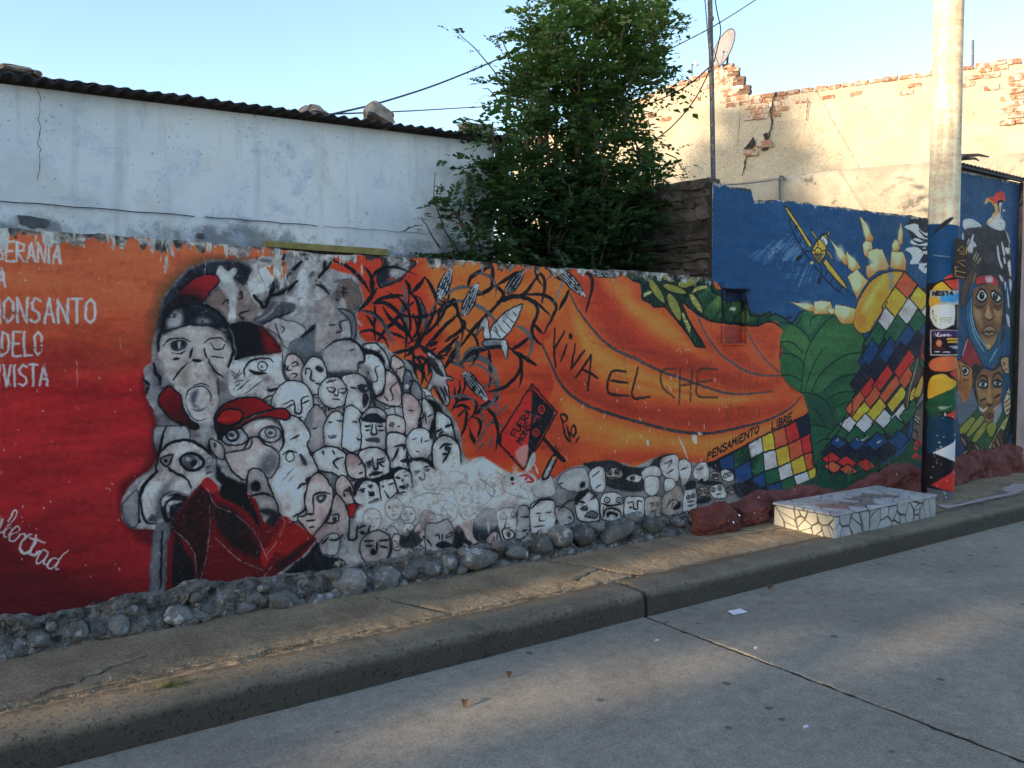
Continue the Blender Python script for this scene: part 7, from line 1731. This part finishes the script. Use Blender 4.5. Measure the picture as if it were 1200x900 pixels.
MB().tube([tuple(a), tuple(b), tuple(c)], .012, 6).build('bracket', M['wire2'], lamp)
rock('bulb', tuple(tpt(816, 75, -.1)), (.035, .035, .04), M['bulb'], lamp, 2, 2, .02)

# ================================================================ steel mast and cables
ms = empty('steel_mast', (5.15, 4.6, 2.7), 'thin steel mast rising from the corner of the blue wall', 'mast')
mp = [on_y(836.5, 226, 4.6), on_y(836, 215, 4.6), on_y(834.5, 120, 4.6), on_y(832, 0, 4.6), on_y(830.5, -70, 4.6)]
MB().tube([tuple(p) for p in mp], .0195, 12).build('tube', M['steel'], ms, smooth=True)
mtube = ms.children[0] if ms.children else None
for yy in (22, 82):
    p = on_y(833, yy, 4.6); MB().tube([(p[0], p[1], p[2] - .012), (p[0], p[1], p[2] + .012)], .024, 12).build('clamp', M['steel'], ms)
def wire(name, pts, r, label, cat='cable', mat='cable', group=None):
    """pts = (px, py, Y): a cable through points whose distance is given by the plane Y"""
    P = [Vector(on_y(a, b, Y)) for a, b, Y in pts]
    Q = []
    n = len(P)
    if n == 2:
        for i in range(13):
            t = i / 12; Q.append(P[0].lerp(P[1], t) - Vector((0, 0, .10 * (P[1] - P[0]).length / 6 * 4 * t * (1 - t))))
    else:
        E = [2 * P[0] - P[1]] + P + [2 * P[-1] - P[-2]]
        for i in range(1, n):
            a, b, c, d = E[i - 1:i + 3]
            for k in range(6):
                t = k / 6; Q.append(.5 * (2 * b + (c - a) * t + (2 * a - 5 * b + 4 * c - d) * t * t + (3 * b - a - 3 * c + d) * t ** 3))
        Q.append(P[-1])
    o = MB().tube([tuple(q) for q in Q], r, 6).build(name, M[mat], None, smooth=True)
    return tag(o, label, cat, group)
wire('power_cable', [(384, 135, 5.05), (450, 119, 5.2), (530, 92, 5.5), (620, 52, 6.2), (720, 0, 7.2), (800, -45, 8.2)], .0065, 'thick dark cable climbing from the tin roof past the tree', mat='wire2')
wire('thin_cable', [(380, 134, 5.2), (480, 130, 7.0), (570, 125, 9.0), (660, 122, 11.0), (740, 116, 13)], .006, 'thin wire running level from the tin roof behind the tree', mat='wire2')
wire('sloping_cable', [(700, 110, 7.0), (770, 66, 6.2), (834, 32, 5.6), (885, 0, 5.2), (930, -30, 5.0)], .006, 'wire crossing the sky behind the steel mast', mat='wire2')
wire('guy_wire', [(834, 76, 4.62), (806, 100, 4.85), (770, 118, 5.2), (735, 130, 5.5)], .0055, 'upper slack wire from the steel mast into the tree')
wire('guy_wire', [(834, 78, 4.62), (818, 110, 4.8), (800, 135, 4.98), (776, 158, 5.3), (750, 172, 5.6)], .0055, 'lower slack wire from the steel mast into the tree')
wire('mast_cable', [(824, -25, 4.6), (826.5, 5, 4.59), (829, 35, 4.585), (831, 60, 4.58), (833, 80, 4.58)], .005, 'cable running down close along the steel mast', mat='wire2')
wire('mast_cable', [(835, -20, 4.6), (840, 12, 4.62), (844.5, 34, 4.62), (842, 50, 4.6), (837, 72, 4.58)], .005, 'loose cable bowing out beside the steel mast', mat='cable')
wire('ground_wire', [(770, 220, 5.6), (800, 220, 5.0), (836, 217, 4.62), (875, 215, 5.2), (913, 210, 6.2)], .006, 'black wire lying over the top of the blue wall corner')

# ================================================================ trees
def leaf_crown(name, centres, mat, parent, n_per, lsize, seed, comp=True, droop=.3):
    """compound leaves: a rachis with paired folded leaflets, merged as the crown"""
    r = np.random.default_rng(seed)
    V, Fc, T = [], [], []
    for (c, d, tint) in centres:
        for _ in range(n_per):
            a = r.normal(size=3); a[2] = a[2] * .45 + .05; a = a * .9 + np.asarray(d) * .5; a /= np.linalg.norm(a)
            u = np.cross(a, (0, 0, 1)); u /= np.linalg.norm(u) + 1e-6; w_ = np.cross(u, a)
            L = lsize * r.uniform(.7, 1.25); base = np.asarray(c) + r.normal(size=3) * .035
            npair = 5 if comp else 2
            tb = np.clip(tint + r.normal() * .14, 0, 1)
            for k in range(npair * 2 + 1):
                t = (k // 2 + 1) / (npair + .6); side = (0 if k == npair * 2 else (1 if k % 2 else -1))
                p = base + a * L * t + np.array([0, 0, -droop * L * t * t])
                dirn = (a * .35 + u * side + w_ * r.uniform(-.25, .25)) if side else a + w_ * r.uniform(-.3, .1)
                dirn = dirn / np.linalg.norm(dirn); dirn[2] -= .15
                l_ = L * .22 * r.uniform(.75, 1.25); wd = l_ * .36
                nrm = w_ + r.normal(size=3) * .35; sdv = np.cross(dirn, nrm); sdv /= np.linalg.norm(sdv) + 1e-6
                up_ = np.cross(sdv, dirn)
                i0 = len(V)
                V += [p, p + dirn * l_ * .45 + sdv * wd + up_ * wd * .25, p + dirn * l_, p + dirn * l_ * .45 - sdv * wd + up_ * wd * .25]
                Fc += [(i0, i0 + 1, i0 + 2), (i0, i0 + 2, i0 + 3)]
                T += [tb] * 4
    o = mesh_obj(name, V, Fc, mat, parent)
    at = o.data.attributes.new('tint', 'FLOAT', 'POINT'); at.data.foreach_set('value', np.asarray(T, np.float32))
    return o
def in_poly(x, y, P):
    c = False
    for i in range(len(P)):
        (ax, ay), (bx, by) = P[i - 1], P[i]
        if (ay > y) != (by > y) and x < (bx - ax) * (y - ay) / (by - ay) + ax: c = not c
    return c
tree = empty('yard_tree', (4.25, 5.4, 0), 'leafy dark green yard tree rising behind the low painted wall', 'tree')
SIL = [(500, 262), (506, 238), (520, 222), (548, 226), (562, 206), (580, 188), (566, 166), (572, 148), (592, 126), (604, 100), (618, 78), (612, 52), (622, 26), (646, 6), (672, -30), (700, -60), (745, -66), (765, -40), (780, 0), (780, 36), (766, 62), (780, 84), (774, 104), (752, 118), (760, 150), (778, 172), (770, 205), (776, 235), (764, 262), (755, 318), (505, 318)]
rr = random.Random(11)
att = []
for _ in range(80):                                              # thick skirt of foliage behind the wall top
    att.append(on_y(rr.uniform(555, 755), rr.uniform(190, 318), rr.uniform(4.95, 5.9)))
while len(att) < 545:
    x, y, Y = rr.uniform(495, 800), rr.uniform(-70, 318), rr.gauss(5.38, .33)
    if not (4.78 < Y < 6.1) or not in_poly(x, y, SIL): continue
    if y < 70 and rr.random() < .4: continue                       # the top is thin and ragged
    # leave some windows of sky in the middle
    if min(math.hypot((x - 655) / 16, (y - 122) / 20), math.hypot((x - 612) / 12, (y - 128) / 16), math.hypot((x - 668) / 12, (y - 160) / 10), math.hypot((x - 690) / 14, (y - 40) / 10)) < 1: continue
    p = on_y(x, y, Y)
    if x < 600 and (x < 522 or rr.random() < .4): continue
    if x < 600:                                                   # low branches hang out in front of the house
        Y = rr.uniform(4.70, 4.86); p = on_y(x, y, Y)
    att.append(p)
stems = []
for k in range(6):
    ang = k * 1.05 + .3; top = np.array([4.3 + .30 * math.cos(ang), 5.42 + .25 * math.sin(ang), 3.4 + .35 * (k % 3)])
    b = np.array([4.25 + .06 * math.cos(ang), 5.4 + .06 * math.sin(ang), 0]); stems.append([b + (top - b) * np.array([t ** 1.5, t ** 1.5, t]) + np.array([.05 * math.sin(t * 7 + k), .05 * math.cos(t * 6 + k), 0]) * t for t in np.linspace(0, 1, 10)])
nodes = [(p, i, j) for i, s in enumerate(stems) for j, p in enumerate(s)]
tk = MB()
for k, s in enumerate(stems): tk.tube([tuple(p) for p in s], [.055 * (1 - .75 * i / 9) for i in range(10)], 7)
NP = np.array([n[0] for n in nodes]); cents = []
for p in sorted(att, key=lambda q: np.linalg.norm(q[:2] - (4.25, 5.4))):
    d = np.linalg.norm(NP - p, axis=1) + np.maximum(NP[:, 2] - p[2] + .12, 0) * 3
    q = NP[np.argmin(d)]; mid = (p + q) / 2 + np.array([rr.uniform(-.03, .03), rr.uniform(-.03, .03), .05])
    tk.tube([tuple(q), tuple(mid), tuple(p)], [.010, .007, .003], 5, cap=False)
    NP = np.vstack([NP, p])
    dirn = p - q; dirn /= np.linalg.norm(dirn) + 1e-6
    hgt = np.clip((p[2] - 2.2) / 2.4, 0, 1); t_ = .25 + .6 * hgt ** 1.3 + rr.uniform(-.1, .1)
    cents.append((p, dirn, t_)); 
    if np.linalg.norm(p - q) > .22: cents.append((mid, dirn, t_ * .8))
# long flowering shoots that stand out of the crown
shoots = [((600, 118), (578, 82), (556, 56), (530, 33), 5.2), ((632, 80), (626, 45), (622, 20), (618, 4), 5.2), ((655, 40), (660, 10), (662, -20), (664, -40), 5.4), ((540, 300), (520, 268), (508, 232), (510, 202), 4.82), ((562, 290), (556, 252), (548, 228), (546, 208), 4.84),
          ((770, 60), (785, 40), (797, 28), (806, 30), 5.3), ((775, 110), (790, 100), (799, 92), (806, 98), 5.2), ((590, 130), (580, 112), (572, 104), (565, 104), 5.2), ((780, 180), (792, 185), (798, 196), (802, 200), 5.1), ((515, 290), (506, 276), (499, 262), (494, 258), 4.82), ((600, 90), (594, 60), (588, 46), (585, 40), 5.2)]
for sh in shoots:
    P = [on_y(x, y, sh[4]) for x, y in sh[:4]]
    tk.tube([tuple(p) for p in P], [.007, .005, .004, .002], 5, cap=False)
    for t in np.linspace(.3, 1, 6):
        k = min(int(t * 3), 2); q = P[k] + (P[k + 1] - P[k]) * (t * 3 - k); cents.append((q, (P[k + 1] - P[k]) / np.linalg.norm(P[k + 1] - P[k]), .3))
tk.build('trunk', M['bark'], tree, smooth=True)
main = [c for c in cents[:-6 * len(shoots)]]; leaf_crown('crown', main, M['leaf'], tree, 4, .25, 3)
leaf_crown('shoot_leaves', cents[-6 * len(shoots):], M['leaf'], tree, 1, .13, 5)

# street trees up the road to the left: they stand out of view and give the street its broken evening shade
def street_tree(x, y, cz, rx, ry, rz, n, label, seed, holes=()):
    o = empty('street_tree', (x, y, 0), label, 'tree', 'street trees up the road')
    MB().tube([(x, y, 0), (x + .1, y, cz * .4), (x, y + .1, cz)], [.28, .22, .12], 10).build('trunk', M['bark'], o, smooth=True)
    r = np.random.default_rng(seed); V, Fc, T = [], [], []
    lob = r.normal(size=(26, 3)); lob /= np.linalg.norm(lob, axis=1)[:, None]; lob *= r.uniform(.35, .8, (26, 1))
    for i in range(n):
        b = lob[r.integers(26)] + r.normal(size=3) * .19
        if np.linalg.norm(b) > 1.08: continue
        p = np.array([x, y, cz]) + b * (rx, ry, rz)
        ry_, rz_ = p[1] - (p[0] + 30) * math.tan(rad(SUN_TRAVEL)), p[2] + (p[0] + 30) * math.tan(rad(SUN_EL))
        if any(((ry_ - hy) / hw) ** 2 + ((rz_ - hz) / hh) ** 2 < 1 for hy, hz, hw, hh in holes): continue
        a = r.normal(size=3); a /= np.linalg.norm(a); u = np.cross(a, r.normal(size=3)); u /= np.linalg.norm(u)
        l_ = r.uniform(.12, .22); i0 = len(V)
        V += [p - a * l_, p + u * l_ * .5, p + a * l_, p - u * l_ * .5]; Fc.append((i0, i0 + 1, i0 + 2, i0 + 3)); T += [r.random()] * 4
    c = mesh_obj('crown', V, Fc, M['leaf_far'], o)
    at = c.data.attributes.new('tint', 'FLOAT', 'POINT'); at.data.foreach_set('value', np.asarray(T, np.float32))
TS_ = math.tan(rad(SUN_EL))
SLIT = [(2.24, 6.92, .30, .40), (2.27, 7.50, .34, .34), (2.20, 7.98, .32, .30), (1.32, 7.12, .26, .22), (1.05, 7.36, .22, .20), (.6, 7.65, .22, .2)]  # crown gaps shaped along the sun's path to throw light patches on the street
street_tree(-30, 2.3, 8.6, 2.2, 3.0, 3.5, 15000, 'broad street tree standing nearest the painted walls up the road', 1, holes=SLIT)
street_tree(-32, -3.2, 8.6, 2.6, 3.4, 4.0, 15000, 'street tree on the far kerb up the road', 2, holes=SLIT)
street_tree(-27, 6.9, 10.8, 2.2, 1.9, 3.2, 11000, 'yard tree standing behind the houses up the road', 3)
# unseen houses added across the street, behind the viewer, to cut the sky's light
def far_house(x0, x1, h, mat, label):
    o = empty('blocker_house', ((x0 + x1) / 2, -6.5, 0), label, 'house', 'unseen houses added to block sky light')
    MB().box((x0, -12, 0), (x1, -6.2, h)).build('wall', mat, o)
    MB().box((x0 - .1, -12.2, h + .003), (x1 - .12, -5.8, h + .16)).build('roof', M['rooftin'], o)
    MB().box(((x0 + x1) / 2 - .5, -6.26, 0), ((x0 + x1) / 2 + .5, -6.16, 2.1)).build('door', M['wood'], o)
    for s_ in (-1, 1):
        c = (x0 + x1) / 2 + s_ * (x1 - x0) * .3; MB().box((c - .5, -6.25, 1.0), (c + .5, -6.17, 2.1)).build('window', M['void'], o)
far_house(-24, -9, 3.6, M['tan'], 'unseen tan house added across the street to block sky light'); far_house(-8.8, 4, 4.0, M['pinkwall'], 'unseen pink house added across the street to block sky light'); far_house(4.2, 18, 3.7, M['conc_old'], 'unseen concrete house added across the street to block sky light')

# ================================================================ small things on the ground
def pebbles():
    V, Fc = [], []
    r = random.Random(3)
    for i in range(420):
        if i < 300: x = r.uniform(-.5, 4.2); y = 3.83 + .03 * math.sin(x * 2.1) + r.gauss(0, .05)
        else: x = r.uniform(-.5, 5.0); y = r.uniform(4.15, 4.38)
        if not (3.79 < y < 4.40): continue
        s = r.uniform(.002, .006) * (1.9 if r.random() < .06 else 1); z = .154 + .016 * min(max((y - 3.8) / .6, 0), 1)
        i0 = len(V); a0 = r.uniform(0, 6)
        for k in range(5):
            V.append((x + s * math.cos(a0 + k * 1.256) * r.uniform(.7, 1.2), y + s * math.sin(a0 + k * 1.256) * r.uniform(.7, 1.2), z - .003))
        V.append((x + s * .1, y, z + s * r.uniform(.4, .8)))
        Fc += [(i0 + k, i0 + (k + 1) % 5, i0 + 5) for k in range(5)]
    for i in range(1500):                                        # grit swept into the gutter and strewn on the slabs
        x = r.uniform(-.5, 9); y = 3.505 - abs(r.gauss(0, .05)) if i < 900 else r.uniform(.8, 3.5)
        s = r.uniform(.0015, .005) * (1.6 if r.random() < .05 else 1); i0 = len(V); a0 = r.uniform(0, 6)
        for k in range(4): V.append((x + s * math.cos(a0 + k * 1.57) * r.uniform(.7, 1.3), y + s * math.sin(a0 + k * 1.57) * r.uniform(.7, 1.3), .0005))
        V.append((x, y, s * .8)); Fc += [(i0 + k, i0 + (k + 1) % 4, i0 + 4) for k in range(4)]
    return V, Fc
v, f = pebbles(); tag(mesh_obj('gravel', v, f, M['pebble']), 'loose grit and pebbles along the broken pavement edge', 'gravel', kind='stuff')
def curled_leaf(px, py, L, ang, label, z=.0):
    p = on_z(px, py, z); v, f = [], []
    for i in range(6):
        t = i / 5; wd = L * .3 * math.sin(math.pi * min(t * .9 + .08, 1))
        cx, cz = L * (t - .5), .010 + .018 * math.sin(t * 2.6)
        for s_ in (-1, 0, 1): v.append((p[0] + cx * math.cos(ang) - s_ * wd * math.sin(ang), p[1] + cx * math.sin(ang) + s_ * wd * math.cos(ang), z + cz + abs(s_) * wd * .45 - .006))
    for i in range(5):
        for k in range(2): a = i * 3 + k; f.append((a, a + 3, a + 4, a + 1))
    o = mesh_obj('fallen_leaf', v, f, M['leaf_dry'], smooth=True); return tag(o, label, 'leaf', 'fallen leaves on the road')
curled_leaf(566, 771, .06, .4, 'broad curled brown leaf against the kerb'); curled_leaf(597, 793, .05, .9, 'narrow dry leaf a little out from the kerb'); curled_leaf(545, 827, .055, 1.0, 'dark curled leaf lying out on the road slab')
curled_leaf(903, 690, .06, .2, 'thin dark leaf in the gutter near the scrap of paper')
pp = on_z(866, 719, .0)
v = [(pp[0] - .06, pp[1] - .012, .006), (pp[0] + .06, pp[1] - .02, .004), (pp[0] + .045, pp[1] + .03, .016), (pp[0] - .05, pp[1] + .045, .012), (pp[0], pp[1] + .01, .024)]
tag(mesh_obj('paper_scrap', v, [(0, 1, 4), (1, 2, 4), (2, 3, 4), (3, 0, 4)], M['paper']), 'folded pale paper scrap on the road near the kerb joint', 'litter')
for k, (x, y, lab) in enumerate(((945, 853, 'small white scrap in the road joint'), (886, 760, 'white cigarette end out on the road slab'), (769, 751, 'tiny white chip by the road joint'))):
    q = on_z(x, y, 0); a = random.uniform(-.4, .4); s = .012
    m = MB().box((q[0] - s, q[1] - .005, .001), (q[0] + s, q[1] + .005, .008), .002); tag(m.build('litter_scrap', M['paper']), lab, 'litter')
def tuft(px, py, n, label, z=.152):
    p = on_z(px, py, z); V, Fc = [], []
    for i in range(n):
        a = random.uniform(0, 6.28); r0 = abs(random.gauss(0, .05)); h = random.uniform(.012, .035); l = random.uniform(.01, .03)
        b = Vector((p[0] + r0 * math.cos(a) * 1.8, p[1] + r0 * math.sin(a) * .5, z - .004)); t = b + Vector((l * math.cos(a * 3), l * math.sin(a * 3), h)); s = Vector((math.sin(a), math.cos(a), 0)) * .0018
        i0 = len(V); V += [b - s, b + s, t]; Fc.append((i0, i0 + 1, i0 + 2))
    tag(mesh_obj('grass_tuft', [tuple(q) for q in V], Fc, M['grass']), label, 'grass', kind='stuff')
tuft(200, 803, 140, 'flattened green and dry grass tuft by the kerb')
# gum stains: dark discs pressed into the road are wear of the slab, a few raised crumbs stay as grit
